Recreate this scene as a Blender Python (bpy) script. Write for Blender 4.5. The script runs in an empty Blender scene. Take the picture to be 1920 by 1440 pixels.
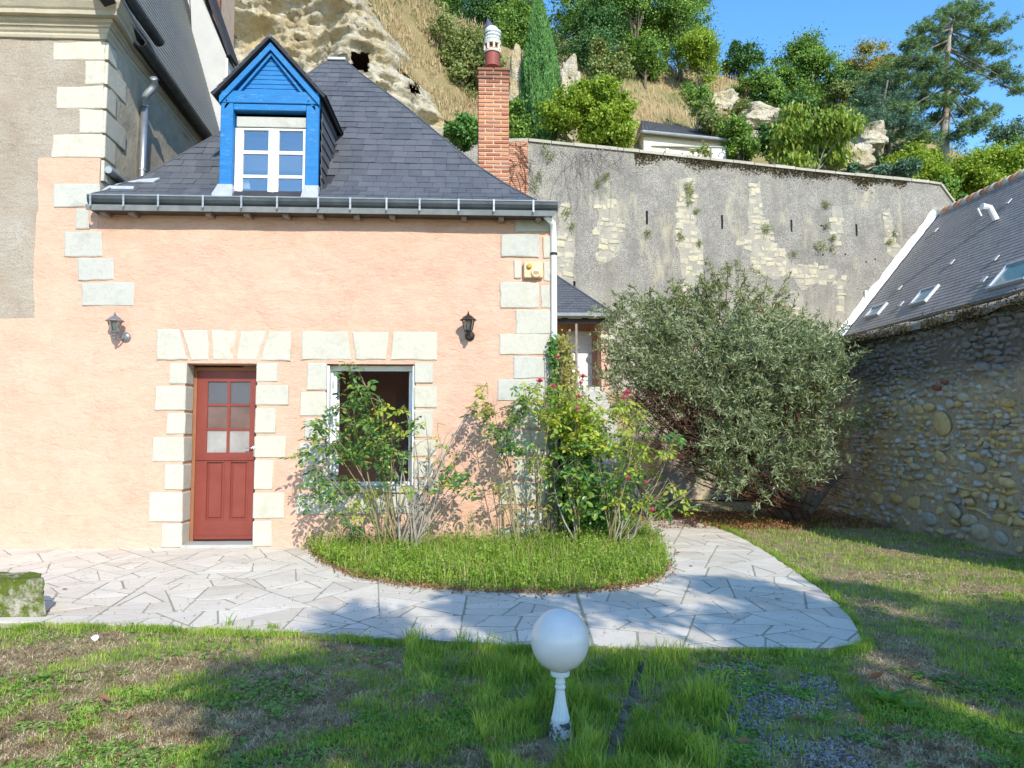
import bpy, math, random
import numpy as np
from mathutils import Vector, Matrix, noise as mnoise
random.seed(7); RNG = np.random.default_rng(7)
sc = bpy.context.scene; COL = sc.collection
# ------------------------------------------------------------------ camera, world, sun, exposure
FPX = 1400.0; HC = 1.5
YAW = math.radians(2.7); PITCH = math.radians(3.68)
cd = bpy.data.cameras.new('camera'); cd.sensor_width = 36; cd.lens = 36 * FPX / 1920; cd.clip_end = 3000; cd.clip_start = 0.05
cam = bpy.data.objects.new('camera', cd); COL.objects.link(cam)
cam.location = (0, 0, HC); cam.rotation_euler = (math.pi / 2 + PITCH, 0, -YAW); sc.camera = cam
SUN = Vector((0.31, -1.0, 0.64)).normalized()          # direction towards the sun
w = bpy.data.worlds.new('World'); sc.world = w; w.use_nodes = True
nt = w.node_tree; bg = nt.nodes['Background']; sky = nt.nodes.new('ShaderNodeTexSky')
sky.sky_type = 'NISHITA'; sky.sun_disc = False
sky.sun_elevation = math.asin(SUN.z); sky.sun_rotation = math.atan2(SUN.x, SUN.y)
sky.air_density = 1.0; sky.dust_density = 0.2; sky.ozone_density = 3.5; sky.altitude = 0
hs = nt.nodes.new('ShaderNodeHueSaturation'); hs.inputs['Saturation'].default_value = 1.2; hs.inputs['Value'].default_value = 0.92
nt.links.new(sky.outputs[0], hs.inputs['Color']); nt.links.new(hs.outputs[0], bg.inputs[0]); bg.inputs[1].default_value = 0.15
sd = bpy.data.lights.new('sun', 'SUN'); sd.energy = 2.2; sd.angle = math.radians(0.53); sd.color = (1.0, 0.93, 0.83)
so = bpy.data.objects.new('sun', sd); COL.objects.link(so); so.location = (5, -10, 20)
so.rotation_euler = (-SUN).to_track_quat('-Z', 'Y').to_euler()
vs = sc.view_settings; sc.display_settings.display_device = 'sRGB'
vs.view_transform = 'Standard'; vs.look = 'None'; vs.gamma = 1; vs.use_curve_mapping = False; vs.exposure = 1.34
sc.cycles.max_bounces = 6; sc.cycles.transparent_max_bounces = 8; sc.cycles.use_denoising = True

# ------------------------------------------------------------------ pixel <-> world helpers (photo measured at 1920x1440)
_F = Vector((math.sin(YAW) * math.cos(PITCH), math.cos(YAW) * math.cos(PITCH), math.sin(PITCH)))
_R = Vector((math.cos(YAW), -math.sin(YAW), 0)); _U = _R.cross(_F)
C0 = Vector((0, 0, HC))
def ray(u, v): return (_F + _R * ((u - 960) / FPX) + _U * ((720 - v) / FPX))
def atY(u, v, y): d = ray(u, v); return C0 + d * (y / d.y)
def atX(u, v, x): d = ray(u, v); return C0 + d * (x / d.x)
def atZ(u, v, z): d = ray(u, v); return C0 + d * ((z - HC) / d.z)
def atD(u, v, dep): return C0 + ray(u, v) * dep
def atP(u, v, p, n): d = ray(u, v); return C0 + d * ((p - C0).dot(n) / d.dot(n))
def proj(p):
    q = Vector(p) - C0; f = q.dot(_F)
    if f < 0.05: return None
    return (960 + FPX * q.dot(_R) / f, 720 - FPX * q.dot(_U) / f, f)
def G(u, v): p = atZ(u, v, 0); return (p.x, p.y)
def inpoly(xs, ys, poly):
    inside = np.zeros(len(xs), bool); n = len(poly)
    for i in range(n):
        x0, y0 = poly[i]; x1, y1 = poly[(i + 1) % n]
        if y0 == y1: continue
        c = ((y0 > ys) != (y1 > ys)) & (xs < (x1 - x0) * (ys - y0) / (y1 - y0) + x0)
        inside ^= c
    return inside

# ------------------------------------------------------------------ objects
WL = {}
def wl(o): return WL.get(o.name, Vector((0, 0, 0)))
def tag(o, label=None, cat=None, group=None, kind=None):
    if label: o['label'] = label
    if cat: o['category'] = cat
    if group: o['group'] = group
    if kind: o['kind'] = kind
    return o
def thing(name, loc, label, cat, group=None):
    o = bpy.data.objects.new(name, None); COL.objects.link(o); o.location = loc
    o.empty_display_size = 0.1; WL[o.name] = Vector(loc)
    return tag(o, label, cat, group)
def attach(o, parent):
    if parent is not None:
        o.parent = parent; o.matrix_parent_inverse = Matrix.Translation(-wl(parent))
def link_mesh(name, me, parent=None, kind=None, label=None, center=None):
    o = bpy.data.objects.new(name, me); COL.objects.link(o)
    if center is not None: o.location = center; WL[o.name] = Vector(center)
    attach(o, parent)
    if kind: o['kind'] = kind
    if label: o['label'] = label
    return o
def np_mesh(name, V, Fc, mat, parent=None, kind=None, label=None, smooth=False, mats=None, midx=None):
    """V (n,3), Fc (m,k) with constant k"""
    V = np.asarray(V, np.float32); Fc = np.asarray(Fc, np.int32)
    c = (V.min(0) + V.max(0)) / 2; c[2] = V[:, 2].min()
    V = V - c
    me = bpy.data.meshes.new(name); k = Fc.shape[1]
    me.vertices.add(len(V)); me.vertices.foreach_set('co', V.ravel())
    me.loops.add(Fc.size); me.loops.foreach_set('vertex_index', Fc.ravel())
    me.polygons.add(len(Fc)); me.polygons.foreach_set('loop_start', np.arange(0, Fc.size, k, dtype=np.int32))
    if smooth: me.polygons.foreach_set('use_smooth', np.ones(len(Fc), bool))
    for m in (mats or [mat]): me.materials.append(m)
    if midx is not None: me.polygons.foreach_set('material_index', np.asarray(midx, np.int32))
    me.update(calc_edges=True); me.validate()
    return link_mesh(name, me, parent, kind, label, Vector([float(a) for a in c]))
class MB:
    def __init__(s): s.v = []; s.f = []
    def add(s, vs, fs):
        b = len(s.v); s.v += [tuple(p) for p in vs]; s.f += [tuple(b + i for i in f) for f in fs]; return s
    def box(s, a, b):
        x0, y0, z0 = a; x1, y1, z1 = b
        x0, x1 = min(x0, x1), max(x0, x1); y0, y1 = min(y0, y1), max(y0, y1); z0, z1 = min(z0, z1), max(z0, z1)
        return s.add([(x0,y0,z0),(x1,y0,z0),(x1,y1,z0),(x0,y1,z0),(x0,y0,z1),(x1,y0,z1),(x1,y1,z1),(x0,y1,z1)],
                     [(0,3,2,1),(4,5,6,7),(0,1,5,4),(1,2,6,5),(2,3,7,6),(3,0,4,7)])
    def prism(s, pts, off):
        n = len(pts); o = Vector(off); P = [Vector(p) for p in pts]
        s.add(P + [p + o for p in P], [tuple(range(n)), tuple(range(2*n-1, n-1, -1))] + [((i+1)%n, i, n+i, n+(i+1)%n) for i in range(n)]); return s
    def slab(s, pts, nrm, front, back, inset=0.006, jit=0.0, sub=1):
        """stone: polygon pts lying in a plane with outward normal nrm; chamfered front at +front, back at -back"""
        nrm = Vector(nrm); P = []
        n = len(pts); pts = [Vector(p) for p in pts]
        for i in range(n):
            a, b = pts[i], pts[(i+1) % n]
            for k in range(sub):
                q = a.lerp(b, k / sub)
                if jit: q = q + Vector((random.uniform(-jit, jit), random.uniform(-jit, jit), random.uniform(-jit, jit))) * (1 if k else 0.6)
                q -= nrm * (q - pts[0]).dot(nrm); P.append(q)
        c = sum(P, Vector()) / len(P); n = len(P)
        ins = []
        for q in P:
            d = c - q; ins.append(q + d.normalized() * min(inset * 1.4, d.length * 0.4))
        r0 = [q - nrm * back for q in P]; r1 = [q + nrm * (front - inset * 0.7) for q in P]; r2 = [q + nrm * front for q in ins]
        fs = [tuple(2*n + i for i in range(n))]
        for i in range(n):
            j = (i+1) % n
            fs += [(i, j, n+j, n+i), (n+i, n+j, 2*n+j, 2*n+i)]
        return s.add(r0 + r1 + r2, fs)
    def cbox(s, a, b, c=0.008):
        x0,y0,z0 = a; x1,y1,z1 = b
        vs = []; idx = {}
        for sx in (0,1):
            for sy in (0,1):
                for sz in (0,1):
                    X = (x0,x1)[sx]; Y = (y0,y1)[sy]; Z = (z0,z1)[sz]
                    dx = c*(1-2*sx); dy = c*(1-2*sy); dz = c*(1-2*sz)
                    for ax, p in enumerate([(X,Y+dy,Z+dz),(X+dx,Y,Z+dz),(X+dx,Y+dy,Z)]):
                        idx[(sx,sy,sz,ax)] = len(vs); vs.append(p)
        I = lambda *k: idx[k]
        fs = []
        for q in (0,1):
            fs += [(I(q,0,0,0),I(q,1,0,0),I(q,1,1,0),I(q,0,1,0)), (I(0,q,0,1),I(1,q,0,1),I(1,q,1,1),I(0,q,1,1)), (I(0,0,q,2),I(1,0,q,2),I(1,1,q,2),I(0,1,q,2))]
        for p in (0,1):
            for q in (0,1):
                fs += [(I(p,q,0,0),I(p,q,1,0),I(p,q,1,1),I(p,q,0,1)), (I(p,0,q,0),I(p,1,q,0),I(p,1,q,2),I(p,0,q,2)), (I(0,p,q,1),I(1,p,q,1),I(1,p,q,2),I(0,p,q,2))]
        for p in (0,1):
            for q in (0,1):
                for r in (0,1): fs.append((I(p,q,r,0),I(p,q,r,1),I(p,q,r,2)))
        return s.add(vs, fs)
    def tube(s, pts, rad, seg=8, cap=True):
        pts = [Vector(p) for p in pts]; n = len(pts)
        if not hasattr(rad, '__len__'): rad = [rad] * n
        vs = []; fs = []; prev = None
        for i, p in enumerate(pts):
            t = (pts[min(i+1, n-1)] - pts[max(i-1, 0)])
            t = t.normalized() if t.length > 1e-9 else Vector((0,0,1))
            a = Vector((0,0,1)) if abs(t.z) < 0.9 else Vector((1,0,0))
            if prev is not None: a = prev
            x = (a - t * a.dot(t)); x = x.normalized() if x.length > 1e-6 else t.orthogonal().normalized()
            prev = x; y = t.cross(x)
            for k in range(seg):
                an = 2*math.pi*k/seg; vs.append(p + (x*math.cos(an) + y*math.sin(an)) * rad[i])
        for i in range(n-1):
            for k in range(seg):
                k2 = (k+1) % seg; fs.append((i*seg+k, i*seg+k2, (i+1)*seg+k2, (i+1)*seg+k))
        if cap: fs += [tuple(range(seg-1, -1, -1)), tuple((n-1)*seg + k for k in range(seg))]
        return s.add(vs, fs)
    def lathe(s, prof, c, seg=16, flute=0.0, axis=None):
        """prof: [(r, z)] around vertical axis at c"""
        c = Vector(c); vs = []; fs = []
        M = axis.to_track_quat('Z', 'Y').to_matrix() if axis is not None else Matrix.Identity(3)
        for r, z in prof:
            for k in range(seg):
                an = 2*math.pi*k/seg; rr = r * (1 - flute * (k % 2))
                vs.append(c + M @ Vector((rr*math.cos(an), rr*math.sin(an), z)))
        for i in range(len(prof)-1):
            for k in range(seg):
                k2 = (k+1) % seg; fs.append((i*seg+k, i*seg+k2, (i+1)*seg+k2, (i+1)*seg+k))
        fs += [tuple(range(seg-1, -1, -1)), tuple((len(prof)-1)*seg + k for k in range(seg))]
        return s.add(vs, fs)
    def sweep(s, prof, path, frames):
        """prof [(a,b)] ; path points ; frames [(A,B)] vectors for a and b at each path point"""
        n = len(prof); vs = []; fs = []
        for p, (A, B) in zip(path, frames):
            for a, b in prof: vs.append(Vector(p) + Vector(A)*a + Vector(B)*b)
        for i in range(len(path)-1):
            for k in range(n):
                k2 = (k+1) % n; fs.append((i*n+k, i*n+k2, (i+1)*n+k2, (i+1)*n+k))
        fs += [tuple(range(n-1, -1, -1)), tuple((len(path)-1)*n + k for k in range(n))]
        return s.add(vs, fs)
    def rough(s, j):
        s.v = [(a + random.uniform(-j, j), b + random.uniform(-j, j)*.6, c + random.uniform(-j, j)) for a, b, c in s.v]; return s
    def build(s, name, mat, parent=None, kind=None, label=None, smooth=False, recalc=True):
        if not s.v: return None
        me = bpy.data.meshes.new(name)
        V = np.array([tuple(p) for p in s.v], float); c = (V.min(0) + V.max(0)) / 2; c[2] = V[:,2].min()
        me.from_pydata((V - c).tolist(), [], s.f)
        if recalc:
            import bmesh
            bm = bmesh.new(); bm.from_mesh(me); bmesh.ops.recalc_face_normals(bm, faces=bm.faces); bm.to_mesh(me); bm.free()
        if smooth: me.polygons.foreach_set('use_smooth', np.ones(len(me.polygons), bool))
        me.materials.append(mat); me.update()
        return link_mesh(name, me, parent, kind, label, Vector(c.tolist()))

# ------------------------------------------------------------------ materials
class NT:
    def __init__(s, name):
        s.m = bpy.data.materials.new(name); s.m.use_nodes = True; s.t = s.m.node_tree; s.n = s.t.nodes
        s.b = s.n['Principled BSDF']; s.out = s.n['Material Output']
    def node(s, ty, **kw):
        n = s.n.new(ty)
        for k, v in kw.items():
            if k.startswith('i_'):
                key = k[2:]; key = int(key) if key.isdigit() else key
                if hasattr(v, 'is_linked') or isinstance(v, bpy.types.NodeSocket): s.t.links.new(v, n.inputs[key])
                else: n.inputs[key].default_value = v
            else: setattr(n, k, v)
        return n
    def L(s, a, b): s.t.links.new(a, b)
    def pos(s):
        if not hasattr(s, '_p'): s._p = s.node('ShaderNodeNewGeometry').outputs['Position']
        return s._p
    def rnd(s):
        a = s.node('ShaderNodeNewGeometry').outputs['Random Per Island']; b = s.node('ShaderNodeObjectInfo').outputs['Random']
        x = s.node('ShaderNodeMath', operation='ADD', i_0=a, i_1=b)
        return s.node('ShaderNodeMath', operation='FRACT', i_0=x.outputs[0]).outputs[0]
    def scaled(s, sc3):
        return s.node('ShaderNodeVectorMath', operation='MULTIPLY', i_0=s.pos(), i_1=sc3).outputs[0]
    def noise(s, scale, detail=4, rough=0.55, vec=None, dist=0.0):
        return s.node('ShaderNodeTexNoise', i_Vector=vec or s.pos(), i_Scale=scale, i_Detail=detail, i_Roughness=rough, i_Distortion=dist).outputs[0]
    def voro(s, scale, feature='F1', out='Distance', vec=None):
        return s.node('ShaderNodeTexVoronoi', feature=feature, i_Vector=vec or s.pos(), i_Scale=scale).outputs[out]
    def ramp(s, fac, stops, interp='LINEAR'):
        r = s.node('ShaderNodeValToRGB', i_Fac=fac); cr = r.color_ramp; cr.interpolation = interp
        while len(cr.elements) < len(stops): cr.elements.new(0.5)
        for e, (p, c) in zip(cr.elements, stops):
            e.position = p; e.color = (c, c, c, 1) if not hasattr(c, '__len__') else tuple(c) + (1,)
        return r.outputs[0]
    def mix(s, fac, a, b, mode='MIX'):
        m = s.node('ShaderNodeMix', data_type='RGBA', blend_type=mode)
        for sock, v in ((m.inputs[0], fac), (m.inputs[6], a), (m.inputs[7], b)):
            if isinstance(v, bpy.types.NodeSocket): s.L(v, sock)
            elif hasattr(v, '__len__'): sock.default_value = tuple(v) + ((1,) if len(v) == 3 else ())
            else: sock.default_value = v
        return m.outputs[2]
    def math(s, op, a, b=0.0, c=0.0):
        n = s.node('ShaderNodeMath', operation=op)
        for i, v in enumerate((a, b, c)):
            if isinstance(v, bpy.types.NodeSocket): s.L(v, n.inputs[i])
            else: n.inputs[i].default_value = v
        return n.outputs[0]
    def bump(s, h, strength=0.5, dist=0.02, prev=None):
        n = s.node('ShaderNodeBump', i_Height=h, i_Strength=strength, i_Distance=dist)
        if prev is not None: s.L(prev, n.inputs['Normal'])
        return n.outputs[0]
    def done(s, col=None, rough=0.8, nrm=None, metal=0.0, spec=0.3):
        if col is not None:
            if isinstance(col, bpy.types.NodeSocket): s.L(col, s.b.inputs['Base Color'])
            else: s.b.inputs['Base Color'].default_value = tuple(col) + (1,)
        if isinstance(rough, bpy.types.NodeSocket): s.L(rough, s.b.inputs['Roughness'])
        else: s.b.inputs['Roughness'].default_value = rough
        s.b.inputs['Metallic'].default_value = metal; s.b.inputs['Specular IOR Level'].default_value = spec
        if nrm is not None: s.L(nrm, s.b.inputs['Normal'])
        return s.m
def simple(name, c1, c2, scale=8, rough=0.8, bump=0.3, bscale=60, bdist=0.004, island=0.0, metal=0.0, spec=0.3, stretch=None, detail=5):
    t = NT(name); vec = t.scaled(stretch) if stretch else None
    n = t.noise(scale, detail, 0.6, vec); col = t.mix(t.ramp(n, [(0.3, 0.0), (0.7, 1.0)]), c1, c2)
    if island:
        r = t.math('MULTIPLY_ADD', t.rnd(), island * 2, 1 - island)
        col = t.mix(1.0, col, t.node('ShaderNodeCombineColor', i_0=r, i_1=r, i_2=r).outputs[0], 'MULTIPLY')
    nb = t.bump(t.noise(bscale, 4, 0.6, vec), bump, bdist) if bump else None
    return t.done(col, rough, nb, metal, spec)
def foliage(name, cols, trans=0.35, rough=0.5, spec=0.3, clump=0.6, cscale=1.5):
    t = NT(name); r = t.rnd()
    n = t.noise(cscale, 3, 0.5)
    f = t.math('ADD', t.math('MULTIPLY', r, 1 - clump * 0.5), t.math('MULTIPLY', t.math('SUBTRACT', n, 0.5), clump * 1.6))
    f = t.math('ADD', f, 0.12)
    stops = [(i / max(1, len(cols) - 1) * 0.9 + 0.05, c) for i, c in enumerate(cols)]
    col = t.ramp(f, stops)
    t.done(col, rough, None, 0, spec)
    tr = t.node('ShaderNodeBsdfTranslucent', i_Color=t.mix(1.0, col, (1.15, 1.2, 0.6), 'MULTIPLY'))
    mx = t.node('ShaderNodeMixShader', i_0=trans); t.L(t.b.outputs[0], mx.inputs[1]); t.L(tr.outputs[0], mx.inputs[2]); t.L(mx.outputs[0], t.out.inputs[0])
    return t.m

# ------------------------------------------------------------------ leaf geometry
def unit_rows(n):
    a = RNG.normal(size=(n, 3)); return a / (np.linalg.norm(a, axis=1)[:, None] + 1e-9)
def leaf_arrays(P, L, Wd, D=None, N=None, fold=0.25):
    n = len(P); P = np.asarray(P, float)
    if D is None: D = unit_rows(n)
    D = D / (np.linalg.norm(D, axis=1)[:, None] + 1e-9)
    if N is None: N = unit_rows(n)
    S = np.cross(D, N); S /= (np.linalg.norm(S, axis=1)[:, None] + 1e-9); NN = np.cross(S, D)
    L = np.broadcast_to(np.asarray(L, float), (n,))[:, None]; Wd = np.broadcast_to(np.asarray(Wd, float), (n,))[:, None]
    a = P; m = P + D * L * 0.45; t = P + D * L - NN * L * 0.1
    l = m + S * Wd * 0.5 + NN * Wd * fold; r = m - S * Wd * 0.5 + NN * Wd * fold
    V = np.stack([a, r, t, l], 1).reshape(-1, 3)
    F = np.arange(4 * n).reshape(-1, 4)
    return V, F
def leaves_obj(name, P, L, Wd, mat, parent=None, kind=None, D=None, N=None, label=None, mats=None, midx=None):
    V, F = leaf_arrays(P, L, Wd, D, N)
    return np_mesh(name, V, F, mat, parent, kind, label, mats=mats, midx=midx)
def blades_arrays(P, H, Wd, lean=0.35):
    n = len(P); P = np.asarray(P, float); H = np.broadcast_to(np.asarray(H, float), (n,)); Wd = np.broadcast_to(np.asarray(Wd, float), (n,))
    an = RNG.uniform(0, 2*np.pi, n); dx = np.stack([np.cos(an), np.sin(an), np.zeros(n)], 1)
    a2 = RNG.uniform(0, 2*np.pi, n); ld = np.stack([np.cos(a2), np.sin(a2), np.zeros(n)], 1) * (RNG.uniform(0.1, 1.0, n) * lean)[:, None]
    up = np.array([0, 0, 1.0]); Hn = H[:, None]; w2 = dx * Wd[:, None] * 0.5
    mid = P + up * Hn * 0.55 + ld * Hn * 0.4; tip = P + up * Hn * (0.95 - lean * 0.25) + ld * Hn * 1.2
    V = np.stack([P - w2, P + w2, mid + w2 * 0.75, mid - w2 * 0.75, tip], 1).reshape(-1, 3)
    b = np.arange(n)[:, None] * 5
    F = np.concatenate([b + np.array([0, 1, 2]), b + np.array([0, 2, 3]), b + np.array([3, 2, 4])], 0)
    return V, F
def ico(sub=1):
    import bmesh
    bm = bmesh.new(); bmesh.ops.create_icosphere(bm, subdivisions=sub, radius=1.0)
    V = np.array([v.co[:] for v in bm.verts]); F = np.array([[v.index for v in f.verts] for f in bm.faces]); bm.free(); return V, F
ICO1 = ico(1); ICO2 = ico(2)
def stone_variant(seed, base=ICO2, boxy=0.5, rough=0.18):
    V, F = base; V = V.copy(); rs = np.random.default_rng(seed)
    V = np.sign(V) * np.abs(V) ** (1 - boxy * 0.6)
    off = rs.uniform(-50, 50, 3)
    for i in range(len(V)):
        nz = mnoise.noise(Vector(V[i] * 1.3 + off)); V[i] *= 1 + nz * rough * 2
    for _ in range(7):                                  # a few flat facets
        d = rs.normal(size=3); d /= np.linalg.norm(d); k = rs.uniform(0.55, 0.85); s = V @ d
        V -= np.outer(np.maximum(s - k, 0), d)
    return V, F
STONES = [stone_variant(i) for i in range(14)]
PEBBLES = [stone_variant(100 + i, ICO1, 0.4, 0.2) for i in range(6)]
def scatter(items, variants, name, mat, parent, nparts=300, smooth=False, mats_for=None, stuff_name=None):
    """items: list of (variant index, 4x4 Matrix, weight, mat index). The nparts largest in view become parts, the rest one joined piece."""
    mats = mat if isinstance(mat, list) else [mat]
    items = sorted(items, key=lambda t: -t[2]); meshes = {}
    for vi, M, wt, mi in items[:nparts]:
        if (vi, mi) not in meshes:
            me = bpy.data.meshes.new(name); V, F = variants[vi]; me.from_pydata(V.tolist(), [], F.tolist()); me.materials.append(mats[mi])
            if smooth: me.polygons.foreach_set('use_smooth', np.ones(len(me.polygons), bool))
            me.update(); meshes[(vi, mi)] = me
        o = bpy.data.objects.new(name, meshes[(vi, mi)]); COL.objects.link(o); attach(o, parent); o.matrix_basis = M
        WL[o.name] = M.translation.copy()
    rest = items[nparts:]
    if rest:
        Vs = []; Fs = []; mid = []; b = 0
        for vi, M, wt, mi in rest:
            V, F = variants[vi]; A = np.array(M); Vs.append(V @ A[:3, :3].T + A[:3, 3]); Fs.append(F + b); b += len(V); mid += [mi] * len(F)
        np_mesh(stuff_name or name, np.concatenate(Vs), np.concatenate(Fs), None, parent, 'stuff', None, smooth, mats, mid)
def split_poly(poly, amax, rnd, aspect=1.0):
    """recursive random splitting of a convex polygon (crazy paving)"""
    out = []; stack = [poly]
    while stack:
        p = stack.pop(); n = len(p)
        A = 0.5 * sum(p[i][0]*p[(i+1)%n][1] - p[(i+1)%n][0]*p[i][1] for i in range(n))
        if abs(A) < amax * rnd.uniform(0.55, 1.5): out.append(p); continue
        i0, j0, best = 0, 0, 0
        for i in range(n):
            for j in range(i):
                d = math.hypot((p[i][0]-p[j][0]), (p[i][1]-p[j][1]) * aspect)
                if d > best: best, i0, j0 = d, i, j
        dx, dy = p[i0][0]-p[j0][0], p[i0][1]-p[j0][1]
        ang = math.atan2(dy * aspect, dx) + math.pi/2 + rnd.uniform(-0.75, 0.75)
        cx = sum(q[0] for q in p)/n; cy = sum(q[1] for q in p)/n; k = rnd.uniform(-0.12, 0.12)
        cx += dx * k; cy += dy * k; nx, ny = -math.sin(ang) , math.cos(ang) * aspect
        for sgn in (1, -1):
            q = []
            for i in range(n):
                a, b = p[i], p[(i+1)%n]; da = sgn*((a[0]-cx)*nx + (a[1]-cy)*ny); db = sgn*((b[0]-cx)*nx + (b[1]-cy)*ny)
                if da >= 0: q.append(a)
                if (da > 0 > db) or (da < 0 < db):
                    t = da/(da-db); q.append((a[0]+(b[0]-a[0])*t, a[1]+(b[1]-a[1])*t))
            if len(q) >= 3: stack.append(q)
    return out
def area(p): return 0.5 * sum(p[i][0]*p[(i+1)%len(p)][1] - p[(i+1)%len(p)][0]*p[i][1] for i in range(len(p)))
def clip_half(p, px, py, nx, ny):
    q = []; n = len(p)
    for i in range(n):
        a, b = p[i], p[(i+1)%n]; da = (a[0]-px)*nx + (a[1]-py)*ny; db = (b[0]-px)*nx + (b[1]-py)*ny
        if da >= 0: q.append(a)
        if (da > 0 > db) or (da < 0 < db):
            t = da/(da-db); q.append((a[0]+(b[0]-a[0])*t, a[1]+(b[1]-a[1])*t))
    return q
def inset_convex(p, g):
    if area(p) < 0: p = p[::-1]
    q = list(p); n = len(p)
    for i in range(n):
        a, b = p[i], p[(i+1)%n]; l = math.hypot(b[0]-a[0], b[1]-a[1])
        if l < 1e-6: continue
        nx, ny = -(b[1]-a[1])/l, (b[0]-a[0])/l; gg = g * random.uniform(0.6, 1.9)
        q = clip_half(q, a[0]+nx*gg, a[1]+ny*gg, nx, ny)
        if len(q) < 3: return []
    return q
def clip_region(region, cell):
    """region (any simple polygon) clipped by convex ccw cell"""
    q = list(region); n = len(cell)
    for i in range(n):
        a, b = cell[i], cell[(i+1)%n]; nx, ny = -(b[1]-a[1]), (b[0]-a[0])
        q = clip_half(q, a[0], a[1], nx, ny)
        if len(q) < 3: return []
    return q
def clean(q, eps=0.004):
    r = []
    for p in q:
        if not r or math.hypot(p[0]-r[-1][0], p[1]-r[-1][1]) > eps: r.append(p)
    while len(r) > 2 and math.hypot(r[0][0]-r[-1][0], r[0][1]-r[-1][1]) < eps: r.pop()
    return r
def smooth_curve(P, it=2):
    for _ in range(it):
        Q = [P[0]]
        for a, b in zip(P[:-1], P[1:]):
            Q += [a.lerp(b, 0.25), a.lerp(b, 0.75)]
        Q.append(P[-1]); P = Q
    return P
# ------------------------------------------------------------------ shared materials
def m_pink_core(t):
    n1 = t.noise(0.9, 5, 0.6); n2 = t.noise(7, 5, 0.65)
    c = t.mix(t.ramp(n1, [(0.35, 0), (0.7, 1)]), (0.635, 0.395, 0.283), (0.615, 0.362, 0.25))
    c = t.mix(t.ramp(n2, [(0.45, 0), (0.75, 0.6)]), c, (0.66, 0.44, 0.325))
    sp = t.ramp(t.noise(26, 3, 0.6), [(0.68, 0), (0.76, 0.55)])
    c = t.mix(sp, c, (0.50, 0.27, 0.17))
    # splashed and damp-stained foot of the wall
    z = t.node('ShaderNodeSeparateXYZ', i_0=t.pos()).outputs[2]
    low = t.math('MULTIPLY', t.ramp(t.math('ADD', z, t.math('MULTIPLY', t.noise(2.5, 4), 0.3)), [(0.12, 1), (0.42, 0)]), 0.55)
    drip = t.ramp(t.noise(2.4, 6, 0.7, t.scaled((1.6, 1, 0.22))), [(0.56, 0), (0.74, 0.5)]); c = t.mix(drip, c, (0.56, 0.34, 0.24))
    pale = t.ramp(t.noise(0.7, 3, 0.5, t.scaled((1, 1, 1.4))), [(0.5, 0), (0.72, 0.5)]); c = t.mix(pale, c, (0.66, 0.45, 0.345))
    ln = t.noise(2.6, 7, 0.62, t.scaled((1, 1, 2.4)), 0.9); ln = t.ramp(t.math('ABSOLUTE', t.math('SUBTRACT', ln, 0.5)), [(0.0, 1), (0.006, 0)]); mk = t.ramp(t.noise(1.3, 4, 0.6), [(0.45, 0), (0.6, 0.55)])
    c = t.mix(t.math('MULTIPLY', ln, mk), c, (0.34, 0.19, 0.13))
    gr = t.math('MULTIPLY', t.ramp(t.math('ADD', z, t.math('MULTIPLY', t.noise(3, 4), 0.25)), [(0.0, 1), (0.22, 0)]), 0.5); c = t.mix(gr, c, (0.40, 0.36, 0.27))
    return t.mix(low, c, (0.58, 0.42, 0.31))
def m_render_bump(t, k=1.0):
    v = t.scaled((1.0, 1.0, 1.9)); n = t.noise(15, 7, 0.68, v, 0.9); n2 = t.noise(70, 3, 0.6); mk = t.ramp(t.noise(1.7, 4, 0.6), [(0.35, 0.25), (0.65, 1.0)]); n3 = t.noise(3.2, 4, 0.55, v, 0.5)
    h = t.math('ADD', t.math('MULTIPLY', t.math('MULTIPLY', n, mk), 0.8), t.math('MULTIPLY', n2, 0.15))
    return t.bump(t.math('ADD', h, t.math('MULTIPLY', n3, 0.85)), 0.8 * k, 0.045)
t = NT('pink_render'); M_PINK = t.done(m_pink_core(t), 0.9, m_render_bump(t), 0, 0.15)
t = NT('town_render')
s = t.node('ShaderNodeSeparateXYZ', i_0=t.pos()); X = s.outputs[0]; Z = s.outputs[2]
wob = t.math('MULTIPLY', t.math('SUBTRACT', t.noise(1.6, 4), 0.5), 0.16)
pA = atY(68, 450, 10.0); pB = atY(30, 598, 10.0); pC = atY(130, 296, 10.0)
mz = t.math('LESS_THAN', t.math('ADD', Z, wob), pB.z)
mx = t.math('MULTIPLY', t.math('GREATER_THAN', t.math('ADD', X, wob), pA.x), t.math('LESS_THAN', t.math('ADD', Z, t.math('MULTIPLY', wob, 0.4)), pC.z))
mask = t.math('MAXIMUM', mz, mx)
g1 = t.noise(1.1, 5, 0.6)
grey = t.mix(t.ramp(g1, [(0.3, 0), (0.5, 0.5), (0.75, 1)]), (0.34, 0.27, 0.195), (0.46, 0.42, 0.35))
grey = t.mix(t.ramp(t.noise(55, 4, 0.7), [(0.4, 0), (0.7, 0.7)]), grey, (0.22, 0.17, 0.12))
grey = t.mix(t.ramp(t.math('ADD', Z, t.noise(1.5, 4)), [(0.0, 0), (1.0, 1)]), grey, grey)
M_TOWN = t.done(t.mix(mask, grey, m_pink_core(t)), 0.9, m_render_bump(t, 0.9), 0, 0.15)
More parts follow.
